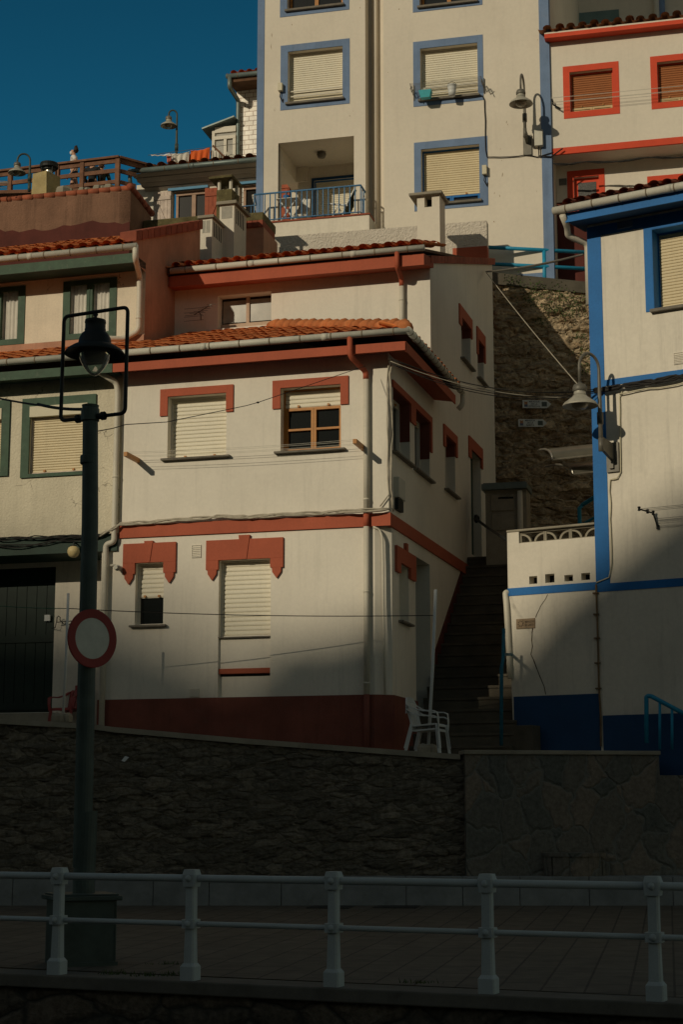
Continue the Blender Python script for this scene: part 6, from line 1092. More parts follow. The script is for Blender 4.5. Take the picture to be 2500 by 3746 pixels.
a = fr.px(r2(1230, 1600))[0]; c = fr.px(r2(1392, 1600))[0]; zt_ = fr.px(r2(1390, 1395))[1]; zo = fr.px(r2(1300, 1485))[1]; zb_ = fr.px(r2(1392, 1760))[1] - 1; D_ = .6; h0 = fr.px(r2(1282, 1480))[0]; h1 = fr.px(r2(1335, 1480))[0]
b = MB(); b.box(fr, a, c, zb_, zo, -D_, 0); b.box(fr, a, h0, zo, zt_, -D_, 0); b.box(fr, h1, c, zo, zt_, -D_, 0); b.build('shaft', m_tower, t)
b = MB(); b.box(fr, h0, h1, zo, zt_, -D_ + .02, -.3); b.build('flue_opening', m_dark, t)
b = MB(); b.box(fr, a - .18, c + .08, zt_, zt_ + .07, -D_ - .12, .12); b.build('cap', m_concrete, t, bevel=.012)
# gable wall with mossy top between the chimneys and the balcony
GF = Fr(at(r1(1540, 1400), 39.0), 14); gu0 = GF.px(r1(1300, 1300))[0]; gu1 = GF.px(r1(1512, 1300))[0]; gzt = GF.px(r1(1510, 1212))[1]; gz2 = GF.px(r1(1510, 1262))[1]; gz3 = GF.px(r1(1510, 1302))[1]
gt = thing('gable_wall', 'salmon gable wall with a clay coping and mossy top left of the balcony', 'wall', GF.W((gu0 + gu1) / 2, 13, 0)); b = MB(); b.box(GF, gu0, gu1, 11.5, gz3, -1.2, 0); b.build('wall', m_salmon, gt)
b = MB(); n = 7
for i in range(n): b.box(GF, gu0 + (gu1 - gu0) * i / n, gu0 + (gu1 - gu0) * (i + .95) / n, gz3, gz2, -1.0, .04)
b.build('coping', m_coping, gt, bevel=.01); b = MB(); b.box(GF, gu0, gu1 - .01, gz2, gzt, -1.1, -.01); b.build('mossy_top', m_moss, gt, bevel=.03)
MF = Fr(at(r1(1000, 1290), 41.6), 14); q = MF.rect(r1(860, 1258), r1(1150, 1420)); b = MB(); b.box(MF, q[0] - .2, q[1] + .3, 12.5, MF.px(r1(1000, 1248))[1], -.3, 0); single(b, 'mossy_wall', m_moss, 'low mossy concrete wall under the weathered shutters', 'wall', bevel=.03)
# ------------------------------------------------------------------ the brown pink wall on the left
pk = thing('brown_pink_wall', 'rough brown pink wall with clay coping and shadow painted along its foot at the upper left', 'wall', PK.P(r1(400, 1300)))
pu1 = 0.0; pzt = PK.px(r1(745, 1078))[1]; pu0 = pu1 - 12; zmr = PK.px(r1(500, 1285))[1]
b = MB(); b.wall(PK, pu0, pu1, 12.5, pzt); PS = Fr(PK.W(0, 0, 0), 14 - 90); e1 = PS.px(r1(868, 1228)); b.prism(PS, [(0, 12.5), (0, pzt)] and [(0, 12.5), (e1[0] * .95, 12.5), (e1[0], e1[1] - .1), (0, pzt - .05)], -.3, 0); b.build('wall', m_pinkw, pk)
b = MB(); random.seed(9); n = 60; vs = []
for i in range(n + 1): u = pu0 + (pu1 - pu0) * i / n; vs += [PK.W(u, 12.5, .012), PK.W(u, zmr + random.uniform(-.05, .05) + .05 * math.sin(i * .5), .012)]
b.add(vs, [(2 * i, 2 * i + 2, 2 * i + 3, 2 * i + 1) for i in range(n)]); b.build('maroon_shade', m_maroon, pk)  # ragged maroon strip stands in for a tiled roof's cast shadow
b = MB(); n = 40
for i in range(n): u = pu0 + (pu1 - pu0) * i / n; w_ = (pu1 - pu0) / n; b.tube([PK.W(u, pzt + .02, -.05), PK.W(u + w_ * 1.12, pzt + .0, -.05)], [.075, .095], 8)
b.build('coping', mat('bright_clay_coping', (.34, .1, .05), .85, .2, 5, .4, 40, island=.2), pk, smooth=True)
b = MB(); n = 6
for i in range(n): a = PS.W(-.1 + (e1[0] + .1) * i / n, pzt + .02 + (e1[1] - pzt) * i / n, 0); c = PS.W(-.1 + (e1[0] + .1) * (i + 1.1) / n, pzt + .02 + (e1[1] - pzt) * (i + 1.1) / n, 0); b.tube([a, c], [.08, .09], 8)
b.build('sloping_coping', m_coping, pk, smooth=True)
# ------------------------------------------------------------------ little white house with plank shutters
lh = thing('hill_cottage', 'small white house with grey gutter and weathered plank shutters', 'house', Wf.P(r1(1100, 1250)))
wu0 = Wf.px(r1(782, 1120))[0]; wu1 = Wf.px(p4(640, 300))[0] + 1.0; wzt = Wf.px(r1(1480, 1000))[1] + .25
cw1 = Wf.rect(r1(985, 1098), r1(1178, 1300)); cw2 = Wf.rect(r1(1372, 1062), r1(1560, 1300)); cw2 = (cw2[0], cw2[0] + 1.6, cw1[2], cw2[3])
OW = .65; wzg = Wf.px(r1(1470, 916), OW + .06)[1]; wug = Wf.px(r1(737, 990), OW + .06)[0]
b = MB(); b.wall(Wf, wu0, wu1, 14, wzg - .15, [cw1, cw2], .25); b.quad(Wf.W(wu0, 14, 0), Wf.W(wu0, wzg - .15, 0), Wf.W(wu0, wzg + .3, -1.7), Wf.W(wu0, 14, -1.7)); b.build('wall', m_white2, lh)
b = MB(); z_ = wzg
for k, (o0, zz) in enumerate(((OW, -.06), (OW - .14, -.15), (OW - .34, -.23), (OW - .5, -.32))): b.hexa([Wf.W(wug + .1 + .06 * k, z_ + zz - .07, o0 - .12), Wf.W(wu1, z_ + zz - .07, o0 - .12), Wf.W(wu1, z_ + zz, o0), Wf.W(wug + .1 + .06 * k, z_ + zz, o0), Wf.W(wug + .3, z_ + zz - .07, -.2), Wf.W(wu1, z_ + zz - .07, -.2), Wf.W(wu1, z_ + zz, -.2), Wf.W(wug + .3, z_ + zz, -.2)])
b.build('moulded_eave', mat('grey_eave_paint', (.42, .38, .32), .85, .1, 3, .1), lh)
gutter(lh, Wf.W(wug, wzg, OW + .07), Wf.W(wu1, wzg, OW + .07), .075, m_zinc, .8); b = MB(); q = Wf.W(wug + .05, wzg, OW + .07); b.tube(rounded([q, q - Vector((0, 0, .3)), q - Vector((0, 0, .5)) - Wf.n * .3, q - Vector((0, 0, 1.6)) - Wf.n * .5], .1), .06, 8); b.build('downpipe', m_zinc, lh, smooth=True)
sw_ = .25; b = MB(); b.quad(Wf.W(wug + .1, wzg + .05, OW), Wf.W(wu1, wzg + .05, OW), Wf.W(wu1, wzg + .05 + sw_ * 2.4, OW - 2.4), Wf.W(wug + .1, wzg + .05 + sw_ * 2.4, OW - 2.4)); b.build('roof_boarding', m_deck, lh)
b = MB(); b.tiles(Wf.W(wug + .12, wzg + .06, OW + .03), Wf.u, (-Wf.n + Vector((0, 0, sw_))).normalized(), wu1 - wug - .2, 2.3, .33, .4, rough=.02); b.build('roof', m_oldtile, lh, smooth=True)
for cw_, cur in ((cw1, 0), (cw2, 1)):
    u0, u1_, z0, z1 = cw_; b = MB(); b.box(Wf, u0 + .1, u0 + .17, z0, z1 - .12, -.2, -.12); b.box(Wf, u1_ - .07, u1_, z0, z1 - .12, -.2, -.12); b.box(Wf, u0 + .1, u1_, z1 - .12, z1, -.2, -.1); um = (u0 + u1_) / 2 + .12
    b.box(Wf, um - .06, um + .06, z0, z1 - .12, -.2, -.11); b.quad(Wf.W(u0, z0, -.4), Wf.W(u1_, z0, -.4), Wf.W(u1_, z1, -.4), Wf.W(u0, z1, -.4)); wn = b.build('window', mat('pale_brown_wood', (.42, .28, .2), .7, .15, 6, .1), lh)
    b = MB(); b.box(Wf, u0 + .17, u1_ - .07, z0, z1 - .12, -.19, -.17); b.build('pane', m_glassd if not cur else m_dark, wn)
    b = MB(); b.box(Wf, u0 - .1, u1_ + .08, z1, z1 + .12, -.05, .07); b.build('blue_lintel', m_lblue, wn)
    if cur:
        b = MB(); nn = 14; vs = []
        for i in range(nn + 1): k = i / nn; vs += [Wf.W(u0 + .55 + .5 * k * .6, z0 + .1, -.1 + .02 * math.sin(i * 1.6)), Wf.W(u0 + .35 + .6 * k, z1 - .2 - .1 * (1 - k), -.1 + .02 * math.sin(i * 1.6))]
        b.add(vs, [(2 * i, 2 * i + 2, 2 * i + 3, 2 * i + 1) for i in range(nn)]); b.build('checked_curtain', brick('checked_cloth', (.6, .57, .52), (.4, .38, .34), (.3, .28, .25), .12, .09, (R(90), 0, R(-14)), .02, .8), wn, smooth=True)
def plank_shutter(fr, u0, u1, z0, z1, m, n, root, diag, nm='shutter'):
    b = MB()
    for i in range(n): a = u0 + (u1 - u0) * i / n; b.box(fr, a + .004, a + (u1 - u0) / n - .004, z0 + random.uniform(0, .02), z1 - random.uniform(0, .03), .02, .05)
    for z in (z1 - .28, z0 + .1): b.box(fr, u0 + .02, u1 - .01, z, z + .12, .05, .075)
    d0, d1 = (u0 + .08, u1 - .08) if diag else (u1 - .08, u0 + .08); b.bar(fr.W(d0, z1 - .3, .062), fr.W(d1, z0 + .2, .062), .09, .022, fr.n); return b.build(nm, m, root)
q = Wf.rect(r1(884, 1104), r1(980, 1330)); plank_shutter(Wf, q[0], q[1], cw1[2] - .2, q[3], m_plank, 5, lh, 1); q = Wf.rect(r1(1178, 1080), r1(1268, 1300)); plank_shutter(Wf, q[0], q[1], cw1[2] - .2, q[3], m_redplank, 4, lh, 0)
q = Wf.rect(p4(432, 62), p4(526, 540)); plank_shutter(Wf, q[0] - .2, q[1], q[2], q[3], m_redplank, 3, lh, 0)
# ------------------------------------------------------------------ white tiled house far behind, with its glazed porch
TH = Fr(at(r1(1380, 700), 55.0), 14); th_ = thing('tiled_house', 'narrow house end clad in glossy white tiles behind the tall block', 'house', TH.P(r1(1420, 890))); tu0 = TH.px(r1(1356, 700))[0]; tu1 = tu0 + 4; tzt = TH.px(r1(1470, 520))[1]
b = MB(); b.box(TH, tu0, tu1, 14, tzt + .3, -5, 0); b.build('tiled_wall', m_whitetile, th_); oz = .9; zg_ = TH.px(r1(1470, 420), oz)[1]; ug_ = TH.px(r1(1298, 450), oz)[0]
b = MB(); b.hexa([TH.W(ug_ + .05, zg_ - .2, oz - .06), TH.W(tu1, zg_ - .2, oz - .06), TH.W(tu1, zg_ - .02, oz - .06), TH.W(ug_ + .05, zg_ - .02, oz - .06), TH.W(ug_ + .05, tzt + .3, -5), TH.W(tu1, tzt + .3, -5), TH.W(tu1, tzt + .8, -5), TH.W(ug_ + .05, tzt + .8, -5)]); b.build('wooden_eave', mat('dark_eave_wood', (.12, .06, .03), .8, .3, 4, .2), th_)
gutter(th_, TH.W(ug_, zg_, oz), TH.W(tu1, zg_, oz), .08, m_zinc, .9); b = MB(); b.tiles(TH.W(ug_ + .1, zg_ + .06, oz - .03), TH.u, (-TH.n + Vector((0, 0, .3))).normalized(), 4, 1.5, .28, .4); b.build('roof', m_tile, th_, smooth=True)
dp = TH.px(r1(1368, 600), .1)[0]; downpipe(th_, [TH.W(ug_ + .12, zg_, oz), TH.W(ug_ + .12, zg_ - .4, oz), TH.W(dp, tzt - .35, .12), TH.W(dp, tzt - .6, .12), TH.W(dp, 14, .12)], .075, m_zinc)
gp = thing('glazed_porch', 'white framed glazed porch with a lean to roof beside the tiled house', 'porch', TH.P(r1(1280, 900), .4)); PF_ = Fr(TH.W(0, 0, .25), 14); g0 = PF_.px(r1(1216, 760))[0]; g1_ = PF_.px(r1(1352, 720))[0]; gz0 = PF_.px(r1(1280, 900))[1] - .6; gz1_ = PF_.px(r1(1216, 752))[1]; gza = PF_.px(r1(1216, 785))[1]; gzb_ = PF_.px(r1(1216, 748))[1]
b = MB(); f_ = .1; b.box(PF_, g0, g0 + f_, gz0, gz1_, -.1, 0); b.box(PF_, g0 + .42, g0 + .42 + f_, gz0, gza - .12, -.1, 0); b.box(PF_, g0 + f_, g1_, gza - .12, gza, -.1, .01); b.box(PF_, g1_ - f_, g1_, gz0, gza - .12, -.1, 0); b.box(PF_, g0 + f_, g1_, gz1_ - .08, gz1_ + .12, -.1, 0); b.build('frame', m_white, gp)
b = MB(); b.quad(PF_.W(g0, gz0, -.06), PF_.W(g1_, gz0, -.06), PF_.W(g1_, gz1_, -.06), PF_.W(g0, gz1_, -.06)); b.build('glass', m_frost, gp); b = MB(); b.hexa([PF_.W(g0 - .3, gz1_ + .02, .2), PF_.W(g1_, gz1_ + .35, .2), PF_.W(g1_, gz1_ + .4, .2), PF_.W(g0 - .3, gz1_ + .07, .2), PF_.W(g0 - .3, gz1_ + .02, -1), PF_.W(g1_, gz1_ + .35, -1), PF_.W(g1_, gz1_ + .4, -1), PF_.W(g0 - .3, gz1_ + .07, -1)]); b.build('lean_to_roof', m_zinc, gp)
# ------------------------------------------------------------------ wooden deck, lamps, chimney cowl, people
KY = 47.0
kc = at(r1(677, 900), KY); K1 = Fr((kc.x, kc.y, 0), 17); K2 = Fr((kc.x, kc.y, 0), -38)
dk = thing('deck_railing', 'weathered brown plank railing of the roof deck against the sky', 'railing', Vector((kc.x, kc.y, kc.z - 1)))
kz = [K1.px(r1(677, y))[1] for y in (897, 908, 922, 966, 988, 1030, 1050)]; kl = K1.px(r1(-60, 980))[0]; kr = 4.2
def board(fr, a, c, z0, z1, o0, o1, nm='plank'): b = MB(); b.box(fr, a, c, z0, z1, o0, o1); b.build(nm, m_wood, dk)
board(K1, kl, .05, kz[1], kz[0], -.12, .1, 'cap_rail'); board(K2, .02, kr, kz[1], kz[0], -.12, .1, 'cap_rail')
for i in (2, 4, 6):
    z0, z1 = kz[i], kz[i - 1] - (.01 if i == 2 else 0); z0 = z0 - (.06 if i == 2 else 0)
    board(K1, kl, -.08, z0, z1, -.03, .03); board(K2, .1, kr if i == 2 else .6, z0, z1, -.03, .03)
for x in (60, 330, 472): u = K1.px(r1(x, 980))[0]; board(K1, u - .06, u + .06, kz[6] - .9, kz[1], -.06, .06, 'post')
board(K1, -.07, .06, kz[6] - .9, kz[1], -.06, .05, 'post'); u = 2.2; board(K2, u - .06, u + .06, kz[6] - .4, kz[1], -.06, .06, 'post')
gf = at(p1(330, 1170), 48.3); b = MB(); b.hexa([Vector(p) for p in ((gf.x - 6, 47.6, gf.z - .1), (kc.x - .1, 47.1, gf.z - .1), (kc.x - .1, 47.1, gf.z), (gf.x - 6, 47.6, gf.z), (gf.x - 6, 51, gf.z - .1), (kc.x - .1, 51, gf.z - .1), (kc.x - .1, 51, gf.z), (gf.x - 6, 51, gf.z))]); single(b, 'deck_floor', m_wood, 'wooden floor of the roof deck under the people', 'deck')
b = MB(); random.seed(4)
for x, y, s_ in ((365, 1078, .17), (395, 1080, .1), (470, 1074, .09), (560, 1066, .12), (590, 1066, .1), (625, 1062, .13), (500, 1074, .08), (345, 1084, .1)): c = at(r1(x, y + 12), 44.6); b.lathe(c, [(s_ * 1.2, -.3), (s_ * 1.3, 0), (s_ * 1.1, s_ * .35), (s_ * .5, s_ * .6), (0, s_ * .62)], 6, a0=x)
single(b, 'loose_stones', m_concrete, 'row of loose stones lying behind the clay coping', 'stones')
m_skin = mat('skin', (.52, .29, .19), .55, .06, 8, 0); m_hair = mat('dark_brown_hair', (.03, .018, .012), .7, .3, 40, .3); m_hair2 = mat('curly_brown_hair', (.11, .05, .025), .8, .4, 40, .6, 30)
m_tee = mat('white_tee_shirt', (.74, .72, .7), .9, .05, 8, .1); m_short = mat('navy_shorts', (.035, .045, .06), .9, .15, 10, .1); m_blk = mat('black_clothes', (.02, .02, .02), .9, .2, 8, .1); m_jkt = mat('dark_green_jacket', (.04, .05, .03), .9, .2, 8, .1); m_mask = mat('white_face_mask', (.72, .72, .68), .8, .04, 8, 0)
def skin(nm, P, E, m, par):
    org = ORG[par.name]; me = bpy.data.meshes.new(nm); me.from_pydata([Vector(p[:3]) - org for p in P], E, []); me.materials.append(m); o = bpy.data.objects.new(nm, me); C.objects.link(o); o.parent = par; ORG[o.name] = org
    o.modifiers.new('skin', 'SKIN').use_smooth_shade = True; sv = me.skin_vertices[0].data
    for i, p in enumerate(P): r_ = p[3]; sv[i].radius = r_ if isinstance(r_, tuple) else (r_, r_)
    sv[0].use_root = True; o.modifiers.new('sub', 'SUBSURF').levels = 1; o.modifiers['sub'].render_levels = 2; return o
def person(label, foot, yaw, seated, hair, bun, top, legs_m, shoe, mask, bare, scale=1.0, lean=0., group=None):
    t = thing('person', label, 'person', foot, group); Mx = Matrix.Translation(foot) @ Matrix.Rotation(R(yaw), 4, 'Z') @ Matrix.Scale(scale, 4); X = lambda f, s, z: Mx @ Vector((s, f, z))   # local: f forward, s to the right
    dz = -.44 if seated else 0
    def V(f, s, z, r_): p = X(f + (lean * (z - .9) if z > .9 else 0), s, z + dz if z > .75 or not seated else z); return (p.x, p.y, p.z, r_ if not isinstance(r_, tuple) else (r_[0] * scale, r_[1] * scale)) if isinstance(r_, tuple) else (p.x, p.y, p.z, r_ * scale)
    B = [V(0, 0, .93, .125), V(0, 0, 1.08, .112), V(.01, 0, 1.24, .12), V(.0, 0, 1.36, .1), V(.015, 0, 1.45, .05), V(.03, 0, 1.50, .052), V(.045, 0, 1.56, .082), V(.03, 0, 1.63, .085), V(.115, 0, 1.555, .018)]
    E = [(0, 1), (1, 2), (2, 3), (3, 4), (4, 5), (5, 6), (6, 7), (6, 8)]
    arms = {}
    for s in (-1, 1):
        n = len(B); sw = .05 * s if not seated else 0
        el = (-.06 + sw, s * .23, 1.12); wr = (.08 + sw * 2, s * .23, .93) if not seated else (.26, s * .16, .98)
        if seated: el = (.02, s * .25, 1.12)
        B += [V(0, s * .16, 1.37, .058), V(*el, .042), V(*wr, .03), V(wr[0] + .05, wr[1], wr[2] - .07, .034), V(wr[0] + .08, wr[1], wr[2] - .13, .014), V(wr[0] + .075, wr[1] + .02, wr[2] - .145, .012), V(wr[0] + .06, wr[1] - .03, wr[2] - .12, .012)]; E += [(3, n), (n, n + 1), (n + 1, n + 2), (n + 2, n + 3), (n + 3, n + 4), (n + 3, n + 5), (n + 3, n + 6)]
        m = len(B); st = .16 * s if not seated else 0
        if not seated: L = [(0, s * .095, .86, .085), (st * .6, s * .1, .49, .06), (st - .06, s * .1, .1, .036), (st + .08, s * .105, .035, .034)]
        else: L = [(0.03, s * .1, .9, .085), (.42, s * .12, .93, .062), (.44, s * .12, .1, .038), (.58, s * .12, .035, .034)]
        B += [V(*p) for p in L]; E += [(0, m), (m, m + 1), (m + 1, m + 2), (m + 2, m + 3)]
    skin('body', B, E, m_skin, t)
    P = [V(0, 0, .9, .133), V(0, 0, 1.08, .128), V(.01, 0, 1.24, .135), V(0, 0, 1.37, .105), V(.01, 0, 1.42, .066)]; Es = [(0, 1), (1, 2), (2, 3), (3, 4)]
    for s in (-1, 1):
        n = len(P); sw = .05 * s if not seated else 0; P += [V(0, s * .165, 1.37, .072)]; Es += [(3, n)]
        if bare: P += [V(-.04 + sw * .5, s * .205, 1.22, .062)]; Es += [(n, n + 1)]
        else:
            el = (.02, s * .25, 1.12) if seated else (-.06 + sw, s * .23, 1.12); wr = (.26, s * .16, .98) if seated else (.08 + sw * 2, s * .23, .93); P += [V(*el, .056), V(*wr, .042)]; Es += [(n, n + 1), (n + 1, n + 2)]
    skin('shirt' if bare else 'jacket', P, Es, top, t)
    P = [V(0, 0, .98, .132), V(0, 0, .88, .135)]; Es = [(0, 1)]
    for s in (-1, 1):
        n = len(P); st = .16 * s if not seated else 0
        if seated: P += [V(.05, s * .1, .9, .1), V(.42, s * .12, .93, .075), V(.44, s * .12, .12, .055)]; Es += [(1, n), (n, n + 1), (n + 1, n + 2)]
        else: P += [V(.02 * s, s * .1, .8, .1), V(st * .35, s * .105, .64, .09)]; Es += [(1, n), (n, n + 1)]
    skin('shorts' if bare else 'trousers', P, Es, legs_m, t)
    P = [V(.0, 0, 1.66, .08), V(-.035, 0, 1.60, .082), V(-.045, 0, 1.52, .055 if bun else .075)]; Es = [(0, 1), (1, 2)]
    if bun: P += [V(-.045, 0, 1.735, .03), V(-.05, 0, 1.775, .038)]; Es += [(0, 3), (3, 4)]
    else: P += [V(-.04, .06, 1.56, .06), V(-.04, -.06, 1.56, .06)]; Es += [(1, 3), (1, 4)]
    skin('hair', P, Es, hair, t)
    for s in (-1, 1):
        b = MB(); p = X(.118 + lean * .65, s * .032, 1.595 + dz); b.lathe(p, [(0, -.008), (.009, 0), (0, .008)], 8); b.build('eye', m_hair, t)
        b = MB(); p = X(.03 + lean * .65, s * .085, 1.57 + dz); b.lathe(p, [(0, -.03), (.014, -.01), (.018, .012), (0, .03)], 8); b.build('ear', m_skin, t)
    if mask: b = MB(); p = X(.095 + lean * .62, 0, 1.535 + dz); b.lathe(p, [(0, -.06), (.035, -.05), (.055, -.01), (.052, .03), (0, .04)], 12); b.build('face_mask', m_mask, t, smooth=True)
    for s in (-1, 1):
        st = .16 * s if not seated else 0; f0 = (st - .09, st + .16) if not seated else (.4, .66); b = MB(); p0, p1_ = X(f0[0], s * .105, .035), X(f0[1], s * .105, .03); b.tube([p0, p0.lerp(p1_, .5), p1_], [.042 * scale, .046 * scale, .03 * scale], 8); b.build('shoe', shoe, t, smooth=True)
    return t
person('person in white tee shirt, navy shorts and face mask walking along the deck', gf, 90, False, m_hair, True, m_tee, m_short, m_wplastic, True, True)
s2 = at(p1(660, 1220), 48.2); person('person in black clothes sitting with their back to the railing', Vector((s2.x, s2.y, gf.z)), -12, True, m_hair, False, m_blk, m_blk, m_blk, False, False, 1.06)
s3 = at(p1(825, 1220), 48.6); person('person with curly brown hair in a dark green jacket sitting on the deck bench', Vector((s3.x, s3.y, gf.z + .1)), 10, True, m_hair2, False, m_jkt, m_blk, m_blk, False, False, 1.0)
bq = thing('deck_bench', 'plain wooden bench under the two seated people', 'bench', Vector(((s2.x + s3.x) / 2, s2.y, gf.z))); BF = Fr(((s2.x + s3.x) / 2, s2.y + .2, 0), 0); b = MB(); b.box(BF, -1, 1, gf.z + .36, gf.z + .4, -.35, .25); b.build('seat', m_wood, bq)
for s in (-.9, .9): b = MB(); b.box(BF, s - .04, s + .04, gf.z, gf.z + .36, -.3, .2); b.build('leg', m_wood, bq)
# chimney with metal cowl
CF = Fr(at(r1(265, 1090), 45.0), 30); ch = thing('cowled_chimney', 'ochre stained chimney with a wide dark metal cowl at the left', 'chimney', CF.W(0, CF.px(r1(265, 1090))[1] - .5, 0)); a = CF.px(r1(176, 1030))[0]; zt_ = CF.px(r1(265, 978))[1]; zb_ = CF.px(r1(265, 1100))[1] - .8; b = MB()
b.hexa([CF.W(a, zb_, 0), CF.W(0.02, zb_, 0), CF.W(-.02, zt_, 0), CF.W(a + .06, zt_, 0), CF.W(a, zb_, -.6), CF.W(.02, zb_, -.6), CF.W(-.02, zt_, -.6), CF.W(a + .06, zt_, -.6)]); b.build('shaft', mat('ochre_stained_render', (.42, .33, .16), .9, .2, 3, .4, 30, spot=.4, spotcol=(.5, .46, .36)), ch)
cc = CF.W(a / 2 + .1, zt_, -.3); k = 45 / 6250 / 1.568; b = MB(); b.lathe(cc, [(.12, 0), (.12, 44 * k)], 16); b.build('flue', m_alu, ch, smooth=True); b = MB(); R0 = 56 * k; b.lathe(cc, [(0, 30 * k), (R0 * .7, 30 * k), (R0 * .7, 42 * k), (R0, 44 * k), (R0 * 1.02, 56 * k), (R0 * .96, 58 * k), (R0 * 1.0, 66 * k), (R0 * .95, 74 * k), (R0 * .6, 80 * k), (0, 82 * k)], 24)
for i in range(4): an_ = i * 1.57 + .6; p = cc + Vector((math.cos(an_) * R0 * .85, math.sin(an_) * R0 * .85, 0)); b.tube([p, p + Vector((0, 0, 46 * k))], .018, 6)
b.build('cowl', m_black, ch)
# street lamps on the hill
e = at(r1(166, 1095), 46.5); swan('street_lamp', 'swan neck street lamp leaning over the ochre chimney at far left', e, Vector((-1, -.12, 0)).normalized(), (1095 - 905) / 1.568 * 46.5 / 6250, 38 / 1.568 * 46.5 / 6250, 106 / 1.568 * 46.5 / 6250)
e = at(r1(1010, 960), 52.); swan('street_lamp', 'swan neck street lamp standing among the laundry against the sky', e, Vector((-1, -.15, 0)).normalized(), (960 - 625) / 1.568 * 52 / 6250, 25 / 1.568 * 52 / 6250, 98 / 1.568 * 52 / 6250)
# laundry
def cloth(nm, lab, pts, Y, m, fold=.04):   # pts: top-left, top-right, bottom-right, bottom-left in picture points
    q = [at(p, Y) for p in pts]; b = MB(); nu, nv = 16, 8; vs = []
    for j in range(nv + 1):
        for i in range(nu + 1): s, t_ = i / nu, j / nv; p = (q[0].lerp(q[1], s)).lerp(q[3].lerp(q[2], s), t_); p = p + Vector((0, fold * math.sin(i * 1.3 + j * .2) * (.3 + t_), -.04 * math.sin(s * math.pi) * (1 - t_))); vs.append(p)
    b.add(vs, [(j * (nu + 1) + i, j * (nu + 1) + i + 1, (j + 1) * (nu + 1) + i + 1, (j + 1) * (nu + 1) + i) for j in range(nv) for i in range(nu)]); o = single(b, nm, m, lab, 'laundry', 'laundry on the line', smooth=True); s_ = o.modifiers.new('thick', 'SOLIDIFY'); s_.thickness = .012; return o
m_or = mat('orange_cloth', (.68, .13, .03), .9, .08, 4, .1); m_pk = mat('pink_cloth', (.6, .18, .13), .9, .08, 4, .1)
cloth('hung_cloth', 'white cloth bundled over the left end of the line', [p5(75, 312), p5(335, 292), p5(350, 330), p5(90, 328)], 50.2, m_tee, .02)
cloth('hung_cloth', 'small pink cloth between the white cloths', [p5(285, 320), p5(350, 300), p5(355, 420), p5(300, 420)], 50.3, m_pk)
cloth('hung_cloth', 'broad pale sheet hanging behind the street lamp', [p5(345, 298), p5(595, 268), p5(580, 430), p5(360, 420)], 50.4, m_curtain)
cloth('hung_cloth', 'narrow orange red cloth left of the big orange towel', [p5(582, 300), p5(612, 290), p5(612, 420), p5(580, 420)], 50.5, m_or)
cloth('hung_cloth', 'big bright orange towel on the line', [p5(610, 258), p5(868, 215), p5(858, 400), p5(612, 420)], 50.4, m_or)
cloth('hung_cloth', 'pale grey cloth right of the orange towel', [p5(872, 252), p5(1005, 240), p5(1010, 380), p5(880, 390)], 50.5, m_curtain)
cloth('hung_cloth', 'greyish white cloth at the right end of the line', [p5(1000, 285), p5(1095, 300), p5(1090, 370), p5(1000, 370)], 50.6, m_curtain)
b = MB(); b.tube([at(p5(40, 320), 50.2), at(p5(870, 213), 50.4), at(p5(1250, 165), 50.6)], .008, 5); single(b, 'laundry_line', m_metal, 'thin cord carrying the laundry on the hill', 'cord')
b = MB(); b.tube([at(p5(905, 190), 50), at(p5(1070, 352), 50)], .03, 6); single(b, 'wooden_prop', m_wood, 'dark slanting wooden prop in front of the pale laundry', 'prop')
b = MB(); c = [at(p5(x, y), 50.8) for x, y in ((1090, 270), (1300, 360), (1300, 420), (1060, 420))]; b.hexa([c[3], c[2], c[1], c[0]] + [q + Vector((0, .1, 0)) for q in (c[3], c[2], c[1], c[0])]); single(b, 'roof_panel', m_gutter, 'pale sloping roof panel at the right of the laundry', 'panel')
# ------------------------------------------------------------------ red trimmed house and the house above it
rh = thing('red_trimmed_house', 'pale house with bright red window frames and brown shutters at the upper right', 'house', RH.P(r3(1200, 1200))); ru0 = uT3 + .012; ru1 = ru0 + 12; rzb = RH.px(r3(800, 982))[1]; rzb1 = RH.px(r3(800, 942))[1]
rzf0 = RH.px(r3(705, 242), .3)[1]; rzf1 = RH.px(r3(705, 216), .3)[1]
rw1 = RH.rect(r3(845, 462), r3(1127, 688)); rw2 = RH.rect(r3(1403, 398), r3(1700, 635)); rw2 = (rw2[0], rw2[0] + rw1[1] - rw1[0], rw2[2], rw2[3]); rw2 = (rw2[0], rw2[1], rw2[3] - (rw1[3] - rw1[2]), rw2[3])
b = MB(); b.wall(RH, ru0, ru1, rzb, rzf1 + .1, [rw1, rw2], .18); b.quad(RH.W(ru0, rzb, -.8), RH.W(ru0, rzb, 0), RH.W(ru1, rzb, 0), RH.W(ru1, rzb, -.8)); RL = Fr(RH.W(0, 0, -.8), 14)
rd = RL.rect(r3(872, 1132), r3(1048, 1700)); zd_ = RL.px(r3(960, 1420))[1]; rd = (rd[0], rd[1], zd_, rd[3]); rd2 = RL.rect(r3(1385, 1165), r3(1560, 1600)); b.wall(RL, ru0, ru1, 14, rzb + .01, [rd, rd2], .15); b.build('wall', m_tower, rh)
b = MB(); b.box(RH, ru0, ru1, rzb - .005, rzb1, -.05, .012); b.build('red_band', m_brightred, rh); b = MB(); b.box(RH, ru0 - .1, ru1, rzf0, rzf1, -.1, .3); b.build('red_eave', m_brightred, rh)
for r_, a, c in ((rw1, r3(818, 438), r3(1150, 698)), (rw2, None, None)):
    wn = window(rh, RH, r_, .16, .86, m_shutb, .06, m_brightred, sash=mat('cream_sash', (.6, .45, .24), .6, .1), pane=m_glassd, pin=True); b = MB(); ring(b, RH, (r_[0] - .17, r_[1] + .16, r_[2] - .17, r_[3] + .17), r_, .012); b.build('surround', m_brightred, wn)
